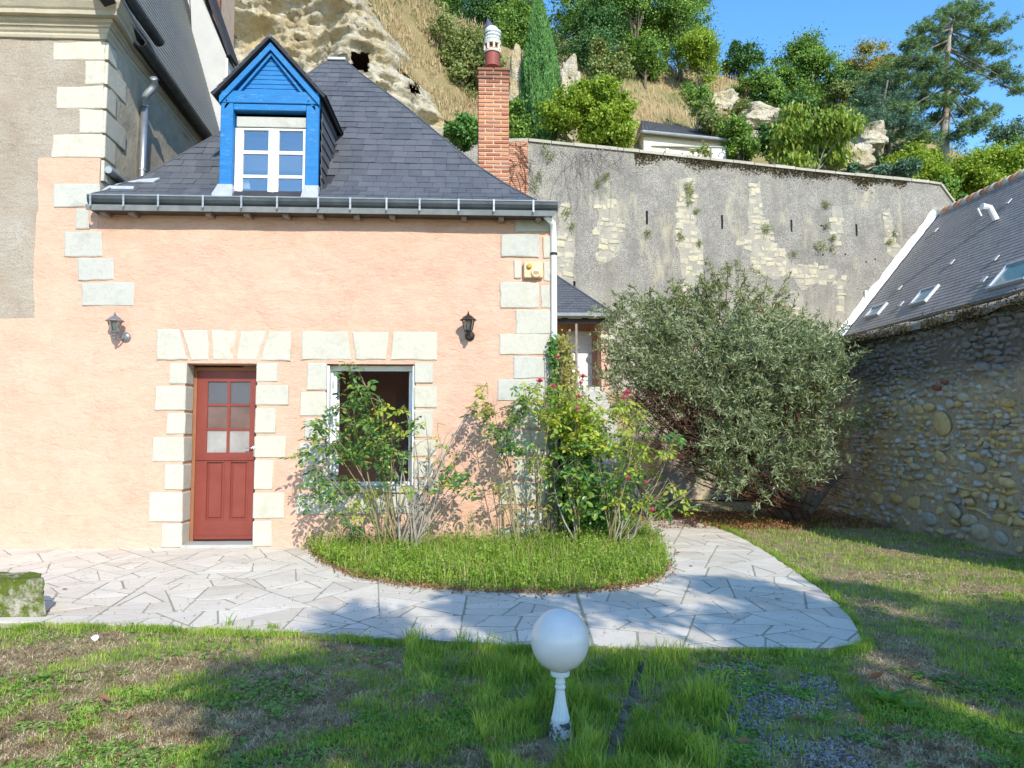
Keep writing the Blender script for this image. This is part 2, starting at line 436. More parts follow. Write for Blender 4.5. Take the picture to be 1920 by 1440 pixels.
def stone_mat(name, c1, c2, c3, stain=0.5):
    t = NT(name); r = t.rnd(); n = t.noise(2.3, 5, 0.6)
    c = t.mix(t.ramp(n, [(0.35, 0), (0.65, 1)]), c1, c2); c = t.mix(t.math('MULTIPLY', r, 0.7), c, c3); c = t.mix(t.ramp(t.noise(3.5, 7, 0.75), [(0.5, 0), (0.66, 0.6)]), c, (c3[0]*.78, c3[1]*.78, c3[2]*.74))
    st = t.ramp(t.noise(9, 6, 0.7, None, 1.2), [(0.52, 0), (0.72, stain)])
    c = t.mix(st, c, (c3[0]*0.62, c3[1]*0.62, c3[2]*0.6))
    h = t.math('ADD', t.noise(14, 6, 0.7), t.math('MULTIPLY', t.noise(90, 3, 0.6), 0.3))
    return t.done(c, 0.85, t.bump(h, 0.6, 0.016), 0, 0.2)
M_TUFA = stone_mat('tufa_block', (0.50, 0.48, 0.395), (0.45, 0.44, 0.37), (0.54, 0.505, 0.40), 0.45)
M_TUFA_G = stone_mat('tufa_grey', (0.455, 0.45, 0.39), (0.49, 0.48, 0.415), (0.42, 0.42, 0.37), 0.4)
M_TUFA_C = stone_mat('tufa_cream', (0.56, 0.525, 0.42), (0.50, 0.475, 0.39), (0.54, 0.50, 0.39), 0.45)
M_CORNICE = stone_mat('cornice_stone', (0.47, 0.41, 0.29), (0.36, 0.32, 0.24), (0.54, 0.49, 0.37), 0.7)
M_RUBBLE = simple('old_rubble_side', (0.50, 0.43, 0.30), (0.36, 0.31, 0.23), 3.5, 0.9, 0.5, 14, 0.02, detail=8)
def slate_mat(name, a, b, lichen=0.0, rough=0.48):
    t = NT(name); r = t.rnd(); c = t.mix(r, a, b)
    c = t.mix(t.ramp(t.noise(6, 5, 0.6), [(0.4, 0), (0.8, 0.5)]), c, (b[0]*1.35, b[1]*1.33, b[2]*1.25))
    if lichen: c = t.mix(t.ramp(t.noise(0.9, 4, 0.6), [(0.45, 0), (0.7, lichen)]), c, (0.26, 0.25, 0.17))
    rr = t.math('MULTIPLY_ADD', t.rnd(), 0.18, rough)
    return t.done(c, rr, t.bump(t.noise(40, 4, 0.6, t.scaled((1, 1, 0.3))), 0.25, 0.004), 0, 0.4)
M_SLATE = slate_mat('roof_slate', (0.076, 0.080, 0.088), (0.100, 0.105, 0.114))
M_SLATE_L = slate_mat('mossy_slate', (0.14, 0.142, 0.135), (0.21, 0.21, 0.19), 0.5)
M_SLATE_N = slate_mat('brown_slate', (0.20, 0.185, 0.175), (0.28, 0.26, 0.245), 0.15)
M_UNDER = simple('roof_underlay', (0.03, 0.03, 0.034), (0.045, 0.045, 0.05), 5, 0.9, 0)
M_ZINC = simple('zinc', (0.42, 0.45, 0.47), (0.30, 0.33, 0.35), 5, 0.42, 0.1, 12, 0.003, metal=0.75, spec=0.5)
M_ZINCD = simple('dark_zinc', (0.055, 0.065, 0.07), (0.10, 0.115, 0.12), 4, 0.45, 0.12, 10, 0.003, metal=0.6, spec=0.5)
M_ZINCM = simple('weathered_zinc', (0.34, 0.37, 0.38), (0.24, 0.265, 0.275), 6, 0.5, 0.1, 12, 0.003, metal=0.4, spec=0.4)
M_LEAD = simple('pale_lead', (0.50, 0.52, 0.54), (0.38, 0.40, 0.42), 9, 0.5, 0.15, 18, 0.004, metal=0.3)
t = NT('blue_paint')
n = t.noise(3, 6, 0.65, t.scaled((1, 1, 5))); c = t.mix(t.ramp(n, [(0.3, 0), (0.7, 1)]), (0.006, 0.135, 0.36), (0.010, 0.18, 0.44))
c = t.mix(t.ramp(t.noise(11, 6, 0.7, t.scaled((0.6, 1, 2.5))), [(0.58, 0), (0.68, 0.6)]), c, (0.14, 0.32, 0.46))
c = t.mix(t.ramp(t.noise(30, 5, 0.7, t.scaled((0.25, 1, 3))), [(0.56, 0), (0.66, 0.8)]), c, (0.010, 0.08, 0.22))
M_BLUE = t.done(c, 0.55, t.bump(t.noise(22, 5, 0.7, t.scaled((0.4, 1, 3))), 0.5, 0.01), 0, 0.35)
t = NT('red_paint')
c = t.mix(t.ramp(t.noise(4, 5, 0.6), [(0.3, 0), (0.7, 1)]), (0.18, 0.034, 0.021), (0.22, 0.045, 0.028))
c = t.mix(t.ramp(t.noise(18, 5, 0.7, t.scaled((1.5, 1, 0.3))), [(0.66, 0), (0.76, 0.35)]), c, (0.36, 0.14, 0.10))
M_RED = t.done(c, 0.42, t.bump(t.noise(60, 3), 0.12, 0.003), 0, 0.4)
M_WHITE = simple('white_paint', (0.80, 0.80, 0.78), (0.72, 0.72, 0.69), 6, 0.45, 0.1, 30, 0.003)
M_CREAM = simple('cream_paint', (0.62, 0.56, 0.40), (0.55, 0.50, 0.36), 5, 0.6, 0.1, 30, 0.003)
M_ORANGEWOOD = simple('orange_wood', (0.30, 0.13, 0.06), (0.24, 0.10, 0.05), 6, 0.6, 0.2, 25, 0.003)
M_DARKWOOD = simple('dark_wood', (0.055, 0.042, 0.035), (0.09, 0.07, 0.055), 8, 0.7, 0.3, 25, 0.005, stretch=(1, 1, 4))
M_GREYWOOD = simple('grey_wood', (0.20, 0.17, 0.15), (0.28, 0.25, 0.22), 8, 0.8, 0.3, 25, 0.005)
M_STEEL = simple('bright_metal', (0.62, 0.62, 0.60), (0.5, 0.5, 0.5), 6, 0.25, 0, metal=1.0, spec=0.5)
M_BLACKMETAL = simple('black_metal', (0.030, 0.026, 0.025), (0.055, 0.045, 0.04), 20, 0.4, 0.1, 60, 0.002, metal=0.5)
M_GREYMETAL = simple('grey_lantern_paint', (0.17, 0.17, 0.175), (0.24, 0.24, 0.245), 20, 0.4, 0.1, 60, 0.002, metal=0.4)
M_BEIGEPLASTIC = simple('beige_plastic', (0.60, 0.47, 0.27), (0.56, 0.43, 0.25), 6, 0.4, 0, spec=0.5)
M_YELLOWPLASTIC = simple('amber_plastic', (0.62, 0.36, 0.04), (0.55, 0.30, 0.04), 6, 0.25, 0, spec=0.5)
M_INT = simple('interior_wall', (0.60, 0.45, 0.40), (0.54, 0.40, 0.36), 2, 0.9, 0.1, 40, 0.003)
M_INTDOOR = simple('interior_grey', (0.36, 0.33, 0.33), (0.33, 0.3, 0.3), 2, 0.8, 0)
def glass_mat(name, tint=(0.9, 0.95, 1), rough=0.02, trans=0.9, base=None):
    t = NT(name); t.done(base or tint, rough, None, 0, 0.5); t.b.inputs['Transmission Weight'].default_value = trans; t.b.inputs['IOR'].default_value = 1.5
    return t.m
t = NT('window_glass')                                   # thin pane: mirror by angle over a clear sheet
g = t.node('ShaderNodeBsdfGlossy', i_Roughness=0.03, i_Color=(1, 1, 1, 1)); tr = t.node('ShaderNodeBsdfTransparent', i_Color=(0.78, 0.82, 0.82, 1))
fr = t.node('ShaderNodeFresnel', i_IOR=1.6); f = t.math('MULTIPLY_ADD', fr.outputs[0], 1.5, 0.10)
mx = t.node('ShaderNodeMixShader'); t.L(f, mx.inputs[0]); t.L(tr.outputs[0], mx.inputs[1]); t.L(g.outputs[0], mx.inputs[2]); t.L(mx.outputs[0], t.out.inputs[0]); M_GLASS = t.m
t = NT('frosted_glass'); v = t.voro(160)
t.done((0.13, 0.13, 0.14), 0.22, t.bump(v, 0.5, 0.004), 0, 0.6); M_FROST = t.m; t.b.inputs['Transmission Weight'].default_value = 0.3
M_FROST_L = simple('frosted_glass_painted_glow', (0.34, 0.33, 0.30), (0.24, 0.21, 0.19), 5, 0.3, 0.3, 160, 0.003, spec=0.6)  # lowest door panes: grey-white glow painted into the glass colour
M_FROST_M = simple('frosted_glass_painted_mid', (0.10, 0.05, 0.035), (0.17, 0.10, 0.08), 4, 0.3, 0.3, 160, 0.003, spec=0.6)  # middle door panes: painted tone between the glowing bottom and dark top
t = NT('curtain_blue'); M_CURTAIN = t.done(t.mix(t.noise(2), (0.16, 0.17, 0.22), (0.24, 0.25, 0.30)), 0.9)
# brick / pot
t = NT('chimney_brick'); r = t.rnd()
c = t.ramp(r, [(0.0, (0.34, 0.12, 0.065)), (0.35, (0.46, 0.19, 0.095)), (0.7, (0.53, 0.25, 0.13)), (1.0, (0.38, 0.18, 0.12))])
z = t.node('ShaderNodeSeparateXYZ', i_0=t.pos()).outputs[2]
c = t.mix(t.ramp(t.noise(22, 6, 0.7), [(0.5, 0), (0.72, 0.7)]), c, (0.22, 0.10, 0.06))
soot = t.ramp(t.math('SUBTRACT', t.math('ADD', z, t.math('MULTIPLY', t.noise(5), 0.25)), 7.35), [(0.1, 0), (0.62, 0.6)])
c = t.mix(soot, c, (0.10, 0.055, 0.05)); M_BRICK = t.done(c, 0.85, t.bump(t.noise(50, 5, 0.7), 0.6, 0.008), 0, 0.2)
M_MORTAR = simple('brick_mortar', (0.55, 0.41, 0.29), (0.45, 0.32, 0.22), 8, 0.95, 0.6, 40, 0.01)
M_OLDBRICK = simple('thin_old_brick', (0.50, 0.27, 0.16), (0.38, 0.18, 0.11), 6, 0.9, 0.6, 40, 0.01, island=0.3)
M_TERRACOTTA = simple('terracotta', (0.27, 0.07, 0.05), (0.22, 0.06, 0.045), 7, 0.6, 0.2, 30, 0.004)
M_COWL = simple('grey_cowl', (0.12, 0.13, 0.16), (0.16, 0.17, 0.20), 7, 0.4, 0.1, 30, 0.004, metal=0.4)
# paving
t = NT('paving_stone'); r = t.rnd()
c = t.ramp(r, [(0, (0.60, 0.53, 0.415)), (0.3, (0.71, 0.645, 0.52)), (0.6, (0.65, 0.585, 0.475)), (0.85, (0.75, 0.69, 0.57)), (1, (0.54, 0.475, 0.385))])
c = t.mix(t.ramp(t.noise(2.2, 7, 0.68), [(0.42, 0), (0.75, 0.5)]), c, (0.48, 0.42, 0.34))
c = t.mix(t.ramp(t.noise(14, 6, 0.75), [(0.55, 0), (0.72, 0.45)]), c, (0.33, 0.29, 0.22))
c = t.mix(t.ramp(t.noise(45, 4, 0.7), [(0.64, 0), (0.72, 0.6)]), c, (0.20, 0.17, 0.12))
M_PAVE = t.done(c, 0.75, t.bump(t.math('ADD', t.noise(9, 6, 0.7), t.math('MULTIPLY', t.noise(60, 3), 0.3)), 0.4, 0.012), 0, 0.3)
M_PJOINT = simple('paving_mortar', (0.36, 0.34, 0.24), (0.27, 0.26, 0.18), 5, 0.95, 0.5, 60, 0.006)
# ground
t = NT('lawn_soil'); n = t.noise(1.1, 5, 0.6); n2 = t.noise(12, 8, 0.8)
c = t.mix(t.ramp(n, [(0.42, 0), (0.62, 1)]), (0.48, 0.37, 0.21), (0.34, 0.36, 0.12)); c = t.mix(t.ramp(n2, [(0.35, 0), (0.7, 0.8)]), c, (0.52, 0.40, 0.26))
c = t.mix(t.ramp(t.noise(70, 5, 0.8), [(0.48, 0), (0.62, 0.75)]), c, (0.09, 0.065, 0.035))
c = t.mix(t.ramp(t.noise(5, 6, 0.7), [(0.5, 0), (0.64, 0.6)]), c, (0.17, 0.115, 0.06))
M_SOIL = t.done(c, 0.95, t.bump(t.noise(45, 6, 0.8), 0.9, 0.03), 0, 0.1)
M_GREENBLADE = foliage('grass_green', [(0.14, 0.24, 0.035), (0.27, 0.40, 0.055), (0.43, 0.54, 0.09), (0.58, 0.56, 0.22)], 0.4, 0.5, 0.25, 1.0, 4.0)
M_STRAW = foliage('grass_straw', [(0.16, 0.10, 0.05), (0.42, 0.30, 0.15), (0.74, 0.60, 0.38), (0.50, 0.45, 0.17)], 0.2, 0.7, 0.2, 1.0, 9.0)
M_CLOVER = foliage('lawn_weeds', [(0.12, 0.26, 0.05), (0.23, 0.41, 0.07), (0.37, 0.54, 0.10)], 0.35, 0.45)
M_WEED = foliage('bed_weeds', [(0.13, 0.25, 0.03), (0.28, 0.42, 0.05), (0.48, 0.56, 0.10)], 0.4, 0.5, 0.3, 1.0, 2.5)
M_SHADYGRASS = M_GREENBLADE
M_DEADLEAF = foliage('dead_leaf', [(0.20, 0.075, 0.03), (0.33, 0.15, 0.07), (0.14, 0.06, 0.035)], 0.15, 0.7)
M_GRAVEL = simple('slate_gravel', (0.15, 0.145, 0.14), (0.30, 0.29, 0.28), 30, 0.6, 0.2, 80, 0.003, island=0.6)
M_GLOBE = None
t = NT('opal_globe'); c = t.mix(t.ramp(t.noise(9, 4), [(0.42, 0), (0.75, 0.4)]), (0.72, 0.68, 0.63), (0.55, 0.50, 0.42)); t.done(c, 0.28, None, 0, 0.5); t.b.inputs['Subsurface Weight'].default_value = 0.0; M_GLOBE = t.m
M_POSTWHITE = simple('aged_white_paint', (0.66, 0.69, 0.66), (0.55, 0.60, 0.58), 14, 0.45, 0.15, 60, 0.003)
t = NT('peeling_base'); M_PEEL = t.done(t.mix(t.ramp(t.noise(22, 5, 0.7), [(0.46, 0), (0.52, 1)]), (0.50, 0.49, 0.45), (0.08, 0.075, 0.065)), 0.8, t.bump(t.noise(30), 0.6, 0.01))
t = NT('mossy_stone'); c = t.mix(t.ramp(t.noise(4, 6, 0.7), [(0.40, 0), (0.5, 1)]), (0.48, 0.44, 0.33), (0.13, 0.17, 0.025)); c = t.mix(t.ramp(t.noise(13, 5, 0.7), [(0.5, 0), (0.68, 0.8)]), c, (0.09, 0.08, 0.04))
M_MOSSY = t.done(c, 0.95, t.bump(t.noise(28, 6, 0.75), 1.0, 0.03), 0, 0.1)
# wood and bark
M_BARK = simple('bark', (0.20, 0.17, 0.13), (0.12, 0.10, 0.075), 12, 0.9, 0.6, 30, 0.01, stretch=(1, 1, 0.3))
M_BARKL = simple('pale_bark', (0.42, 0.38, 0.33), (0.27, 0.24, 0.20), 9, 0.9, 0.6, 30, 0.01, stretch=(1, 1, 0.3))
M_CANE = simple('rose_cane', (0.20, 0.20, 0.07), (0.28, 0.22, 0.13), 9, 0.6, 0.3, 40, 0.003)
M_CANEG = simple('grey_cane', (0.36, 0.33, 0.27), (0.24, 0.21, 0.17), 14, 0.8, 0.4, 40, 0.004)
M_TWIG = simple('brown_twig', (0.16, 0.085, 0.055), (0.10, 0.055, 0.04), 9, 0.9, 0)
# distant greens
M_T = {
 'oak': foliage('oak_leaves', [(0.087, 0.185, 0.039), (0.185, 0.325, 0.060), (0.325, 0.477, 0.087)], 0.3, 0.55),
 'dark': foliage('dark_leaves', [(0.042, 0.111, 0.038), (0.081, 0.186, 0.051), (0.140, 0.279, 0.069)], 0.25, 0.5),
 'lime': foliage('lime_leaves', [(0.155, 0.264, 0.031), (0.295, 0.419, 0.046), (0.480, 0.542, 0.070)], 0.4, 0.5),
 'olive': foliage('olive_leaves', [(0.143, 0.197, 0.062), (0.250, 0.304, 0.098), (0.392, 0.411, 0.143)], 0.3, 0.6),
 'autumn': foliage('autumn_leaves', [(0.186, 0.232, 0.046), (0.372, 0.341, 0.078), (0.558, 0.341, 0.124)], 0.35, 0.6),
 'cypress': foliage('cypress_sprays', [(0.068, 0.188, 0.051), (0.128, 0.290, 0.077), (0.222, 0.409, 0.120)], 0.2, 0.6),
 'pine': foliage('pine_needles', [(0.091, 0.172, 0.070), (0.161, 0.263, 0.101), (0.263, 0.363, 0.131)], 0.2, 0.6),
 'cedar': foliage('blue_cedar_needles', [(0.055, 0.121, 0.084), (0.112, 0.205, 0.139), (0.205, 0.317, 0.186)], 0.2, 0.6),
 'walnut': foliage('walnut_leaves', [(0.139, 0.232, 0.031), (0.264, 0.372, 0.054), (0.465, 0.496, 0.093)], 0.4, 0.5),
 'bush': foliage('grey_green_leaves', [(0.12, 0.15, 0.06), (0.27, 0.33, 0.16), (0.50, 0.56, 0.37)], 0.3, 0.6, clump=0.7),
 'bushdark': foliage('bush_under_leaves', [(0.093, 0.109, 0.046), (0.155, 0.155, 0.078), (0.202, 0.124, 0.078)], 0.2, 0.7),
 'rose': foliage('rose_leaves', [(0.033, 0.104, 0.026), (0.065, 0.169, 0.046), (0.130, 0.260, 0.052), (0.312, 0.364, 0.046)], 0.3, 0.35, 0.45, 0.4, 1.2),
 'roseY': foliage('pale_rose_leaves', [(0.124, 0.232, 0.031), (0.248, 0.388, 0.046), (0.449, 0.512, 0.062), (0.589, 0.512, 0.078)], 0.4, 0.4, 0.4, 0.4, 1.2),
 'vine': foliage('vine_leaves', [(0.169, 0.130, 0.039), (0.260, 0.247, 0.065), (0.338, 0.351, 0.091), (0.364, 0.195, 0.078)], 0.3, 0.6),
 'ivy': foliage('ivy_leaves', [(0.046, 0.139, 0.031), (0.109, 0.248, 0.046), (0.171, 0.341, 0.062)], 0.3, 0.4),
}
M_BLOOM = foliage('rose_petal', [(0.50, 0.02, 0.10), (0.66, 0.07, 0.20), (0.74, 0.16, 0.30)], 0.3, 0.5, 0.3, 0.1)
# rock, retaining wall, garden wall
t = NT('limestone_cliff'); n = t.noise(0.55, 6, 0.6, None, 0.8); n2 = t.noise(3.5, 7, 0.7)
c = t.mix(t.ramp(n, [(0.48, 0), (0.60, 1)]), (0.64, 0.57, 0.41), (0.60, 0.47, 0.24)); c = t.mix(t.ramp(n2, [(0.45, 0), (0.72, 0.85)]), c, (0.70, 0.66, 0.56))
c = t.mix(t.ramp(t.noise(1.4, 6, 0.7), [(0.52, 0), (0.66, 0.75)]), c, (0.36, 0.33, 0.26))
c = t.mix(t.ramp(t.noise(9, 6, 0.8), [(0.52, 0), (0.64, 0.6)]), c, (0.26, 0.23, 0.17))
M_CLIFF = t.done(c, 0.95, t.bump(t.math('ADD', t.noise(4, 8, 0.72), t.math('MULTIPLY', t.voro(3.0), 0.4)), 1.0, 0.22), 0, 0.1)
t = NT('hill_ground'); n = t.noise(0.28, 6, 0.65); n2 = t.noise(2.2, 6, 0.7)
c = t.mix(t.ramp(n, [(0.45, 0), (0.6, 1)]), (0.36, 0.27, 0.14), (0.20, 0.20, 0.08)); c = t.mix(t.ramp(n2, [(0.5, 0), (0.7, 0.6)]), c, (0.46, 0.36, 0.20))
M_HILL = t.done(c, 0.95, t.bump(t.noise(3, 7, 0.7), 1.0, 0.2), 0, 0.1)
M_CAVE = simple('cave_painted_shade', (0.10, 0.08, 0.055), (0.15, 0.12, 0.08), 4, 0.95, 0.5, 10, 0.05)  # lining of the cliff hollows, their inner shade painted as a dark colour
M_DRYGRASS = foliage('hill_dry_grass', [(0.30, 0.22, 0.11), (0.44, 0.34, 0.18), (0.55, 0.44, 0.26)], 0.2, 0.8)
# ------------------------------------------------------------------ key positions
YH = 10.0                                               # cottage front face
XL = atY(345, 850, YH).x; XR_ = atY(478, 850, YH).x     # door opening
ZD = atY(420, 683, YH).z
WX0 = atY(611, 800, YH).x; WX1 = atY(777, 800, YH).x; WZ1 = atY(690, 684, YH).z; WZ0 = atY(690, 912, YH).z
XC = atY(190, 250, YH).x                                # corner of the townhouse
XE = atY(1032, 560, YH).x                               # right corner of the cottage
ZE = atY(600, 392, YH).z                                # top of the cottage wall
XW = 6.75                                               # garden wall face

# ------------------------------------------------------------------ ground sheets
TERR = [(-900, 1020), (0, 1020), (160, 1020), (320, 1020), (470, 1018), (575, 1020), (585, 1035), (604, 1052), (640, 1072), (690, 1087), (760, 1099), (850, 1107), (950, 1111), (1040, 1113), (1130, 1108),
        (1200, 1098), (1246, 1079), (1252, 1056), (1238, 1025), (1215, 998), (1200, 980), (1222, 968), (1290, 974), (1335, 987), (1372, 1000), (1430, 1030), (1500, 1078), (1556, 1118), (1596, 1160), (1618, 1200), (1605, 1209),
        (1560, 1215), (1400, 1214), (1240, 1213), (1100, 1211), (960, 1208), (800, 1200), (640, 1189), (480, 1182), (320, 1173), (200, 1170), (75, 1166), (0, 1166), (-900, 1166)]
terr = [G(*p) for p in TERR]
terr[0] = (-7.6, terr[1][1]); terr[-1] = (-7.6, terr[-2][1]); tr2 = []
for (x0_, y0_), (x1_, y1_) in zip(terr, terr[1:] + terr[:1]):
    n_ = max(1, int(math.hypot(x1_-x0_, y1_-y0_)/.14)); house = min(y0_, y1_) > 9.7 and x1_ < .5
    for k in range(n_):
        f = k/n_; x, y = x0_ + (x1_-x0_)*f, y0_ + (y1_-y0_)*f; a_ = 0 if house or x < -5.5 else .035
        tr2.append((x + a_*mnoise.noise(Vector((x*5, y*5, 1))), y + a_*mnoise.noise(Vector((x*5, y*5, 8)))))
terr = tr2
BED = [(560, 1020), (585, 1035), (604, 1052), (640, 1072), (690, 1087), (760, 1099), (850, 1107), (950, 1111), (1040, 1113), (1130, 1108), (1200, 1098), (1246, 1079), (1252, 1056), (1238, 1025), (1215, 998), (1195, 985), (1150, 978), (1040, 985), (1036, 1018)]
bed = [G(*p) for p in BED]
def gz(x, y):
    """lawn surface height"""
    z = -0.035 + 0.018 * mnoise.noise(Vector((x * 0.9, y * 0.9, 3))) + 0.010 * mnoise.noise(Vector((x * 4, y * 4, 7)))
    return z
def near_terr(xs, ys): return inpoly(np.asarray(xs, float), np.asarray(ys, float), terr)
xs = np.concatenate([[-60, -30, -14], np.arange(-9, 9.01, 0.09), [14, 30, 60]]); ys = np.concatenate([[-80, -40, -15, -6, -2], np.arange(0, 17.01, 0.09)])
Xg, Yg = np.meshgrid(xs, ys); ins = near_terr(Xg.ravel(), Yg.ravel())
V = np.array([(x, y, -0.06 if k else gz(x, y)) for x, y, k in zip(Xg.ravel(), Yg.ravel(), ins)]); nx = len(xs)
ii = (np.arange(len(ys)-1)[:, None] * nx + np.arange(nx-1)[None, :]).ravel()
np_mesh('lawn_ground', V, np.stack([ii, ii+1, ii+1+nx, ii+nx], 1), M_SOIL, None, 'structure', smooth=True)
MB().add([(-1200, -1200, -0.5), (1200, -1200, -0.5), (1200, 1200, -0.5), (-1200, 1200, -0.5)], [(0, 1, 2, 3)]).build('far_ground', M_HILL, None, 'structure')
# terrace of crazy paving: mortar bed and one mesh per stone
pav = None
mb = MB(); mb.prism([(x, y, 0.0) for x, y in terr][::-1], (0, 0, -0.05)); pav = mb.build('paved_terrace', M_PJOINT, None, 'structure')
rnd = random.Random(5); k0 = None
joint_a, joint_b = G(1083, 1118), G(1112, 1211)           # straight expansion joint across the path
cells = []
dx, dy = joint_b[0]-joint_a[0], joint_b[1]-joint_a[1]; L_ = math.hypot(dx, dy); nx_, ny_ = -dy/L_, dx/L_
big = [(-7.6, 4.6), (6.5, 4.6), (6.5, 13.5), (-7.6, 13.5)]
for sg in (1, -1):
    half = clip_half(big, joint_a[0] + sg*nx_*0.008, joint_a[1] + sg*ny_*0.008, sg*nx_, sg*ny_)
    cells += split_poly(half, 0.125, rnd, 1.0)
random.seed(11); npv = 0; pst = []
for c in cells:
    c2 = inset_convex(c, 0.0065)
    if len(c2) < 3: continue
    q = clean(clip_region(terr[::-1] if area(terr) > 0 else terr, c2))
    if len(q) < 3 or abs(area(q)) < 0.004: continue
    cx = sum(p[0] for p in q)/len(q); cy = sum(p[1] for p in q)/len(q)
    pp = proj((cx, cy, 0)); vis = pp and -60 < pp[0] < 1980
    pst.append((q, abs(area(q)) / (cy * cy) if vis else 0))
pst.sort(key=lambda a: -a[1]); rest = MB()
for i, (q, wgt) in enumerate(pst):
    if area(q) < 0: q = q[::-1]
    h = random.uniform(0.0012, 0.0026)
    # nibble the corners so the outline is hand-broken
    qq = []
    for j in range(len(q)):
        a, b, c = Vector(q[j-1]), Vector(q[j]), Vector(q[(j+1) % len(q)])
        l1, l2 = (a-b).length, (c-b).length; r = min(0.022, l1*0.25, l2*0.25) * random.uniform(0.3, 1.2)
        if l1 > 0.03 and l2 > 0.03: qq += [b + (a-b).normalized()*r, b + (c-b).normalized()*r]
        else: qq.append(b)
    tgt = MB() if i < 300 and wgt > 0 else rest
    n = len(qq); cc = sum(qq, Vector((0, 0)))/n
    t0, t1 = random.uniform(-.002, .002), random.uniform(-.002, .002)
    top = [(p.x, p.y, h + 0) for p in qq]
    lo = [(p.x, p.y, -0.01) for p in qq]; inn = [p + (cc-p).normalized()*0.005 for p in qq]
    tgt.add(lo + [(a, b, z-0.0006) for a, b, z in top] + [(p.x, p.y, tt[2]) for p, tt in zip(inn, top)],
            [(j, (j+1) % n, n+(j+1) % n, n+j) for j in range(n)] + [(n+j, n+(j+1) % n, 2*n+(j+1) % n, 2*n+j) for j in range(n)] + [tuple(2*n+j for j in range(n))])
    if tgt is not rest: tgt.build('paving_stone', M_PAVE, pav, recalc=False)
rest.build('paving_stone_rest', M_PAVE, pav, 'stuff', recalc=False)
# ------------------------------------------------------------------ facades as relief grids
def relief(x, z):
    return 0.017 * mnoise.noise(Vector((x * 1.1, 5, z * 1.1))) + 0.009 * mnoise.noise(Vector((x * 4.2, 9, z * 4.2))) + 0.003 * mnoise.noise(Vector((x * 11, 2, z * 11)))
def facade(x0, x1, z0, z1, y, holes, depth, name, mat, parent, step=0.045):
    gx = list(np.arange(x0, x1, step)) + [x1]; gz_ = list(np.arange(z0, z1, step)) + [z1]
    for a, b, c, d in holes:
        gx = [g for g in gx if min(abs(g-a), abs(g-b)) > 0.012] + [a, b]; gz_ = [g for g in gz_ if min(abs(g-c), abs(g-d)) > 0.012] + [c, d]
    gx = sorted(set(gx)); gz_ = sorted(set(gz_)); mb = MB(); nx = len(gx)
    vs = [(x, y + relief(x, z), z) for z in gz_ for x in gx]; fs = []
    for j in range(len(gz_)-1):
        for i in range(nx-1):
            cx = (gx[i]+gx[i+1])/2; cz = (gz_[j]+gz_[j+1])/2
            if any(a < cx < b and c < cz < d for a, b, c, d in holes): continue
            fs.append((j*nx+i, j*nx+i+1, (j+1)*nx+i+1, (j+1)*nx+i))
    mb.add(vs, fs)
    for a, b, c, d in holes:
        for p, q in (((a, c), (a, d)), ((a, d), (b, d)), ((b, d), (b, c)), ((b, c), (a, c))):
            mb.add([(p[0], y-0.004, p[1]), (q[0], y-0.004, q[1]), (q[0], y+depth, q[1]), (p[0], y+depth, p[1])], [(0, 1, 2, 3)])
    return mb.build(name, mat, parent, smooth=True, recalc=False)
cot = thing('cottage', (XC, YH, 0), 'pink rendered cottage with red door, open window and blue dormer in its slate roof', 'house')
ho = [(XL - 0.012, XR_ + 0.012, -0.02, ZD + 0.01), (WX0 - 0.012, WX1 + 0.012, WZ0 - 0.10, WZ1 + 0.01)]
facade(XC, XE, -0.1, ZE + 0.05, YH, ho, 0.34, 'front_wall', M_PINK, cot)
YB = 15.6
mb = MB(); mb.box((XE - 0.3, YH + 0.02, -0.1), (XE, YB, ZE)); mb.box((XC + 0.02, YB - 0.3, -0.1), (XE - 0.31, YB, ZE)); mb.box((XC + 0.02, YH + 0.35, -0.1), (XC + 0.3, YB - 0.31, ZE))
mb.box((XC + 0.31, YH + 0.35, 2.62), (XE - 0.31, YB - 0.31, 2.75)); mb.build('side_wall', M_PINK, cot)
# room behind the window (floor, walls, ceiling) seen through the opening
rx0, rx1, ry1 = WX0 - 1.2, XE - 0.32, 13.8
mb = MB(); y0 = YH + 0.34
mb.add([(rx0, y0, 0.02), (rx1, y0, 0.02), (rx1, ry1, 0.02), (rx0, ry1, 0.02), (rx0, y0, 2.6), (rx1, y0, 2.6), (rx1, ry1, 2.6), (rx0, ry1, 2.6)],
       [(0, 1, 2, 3), (4, 7, 6, 5), (3, 2, 6, 7), (0, 3, 7, 4), (1, 5, 6, 2)])
a, b, c, d = ho[1]
for bx in ((rx0, a, 0.02, 2.6), (b, rx1, 0.02, 2.6), (a, b, 0.02, c), (a, b, d, 2.6)): mb.add([(bx[0], y0, bx[2]), (bx[1], y0, bx[2]), (bx[1], y0, bx[3]), (bx[0], y0, bx[3])], [(0, 1, 2, 3)])
room = mb.build('room', M_INT, cot, recalc=False)
p = atY(755, 740, ry1 - 0.03); MB().box((p.x - 0.12, ry1 - 0.05, 0.02), (p.x + 0.5, ry1 - 0.01, p.z)).build('inner_door', M_INTDOOR, room)
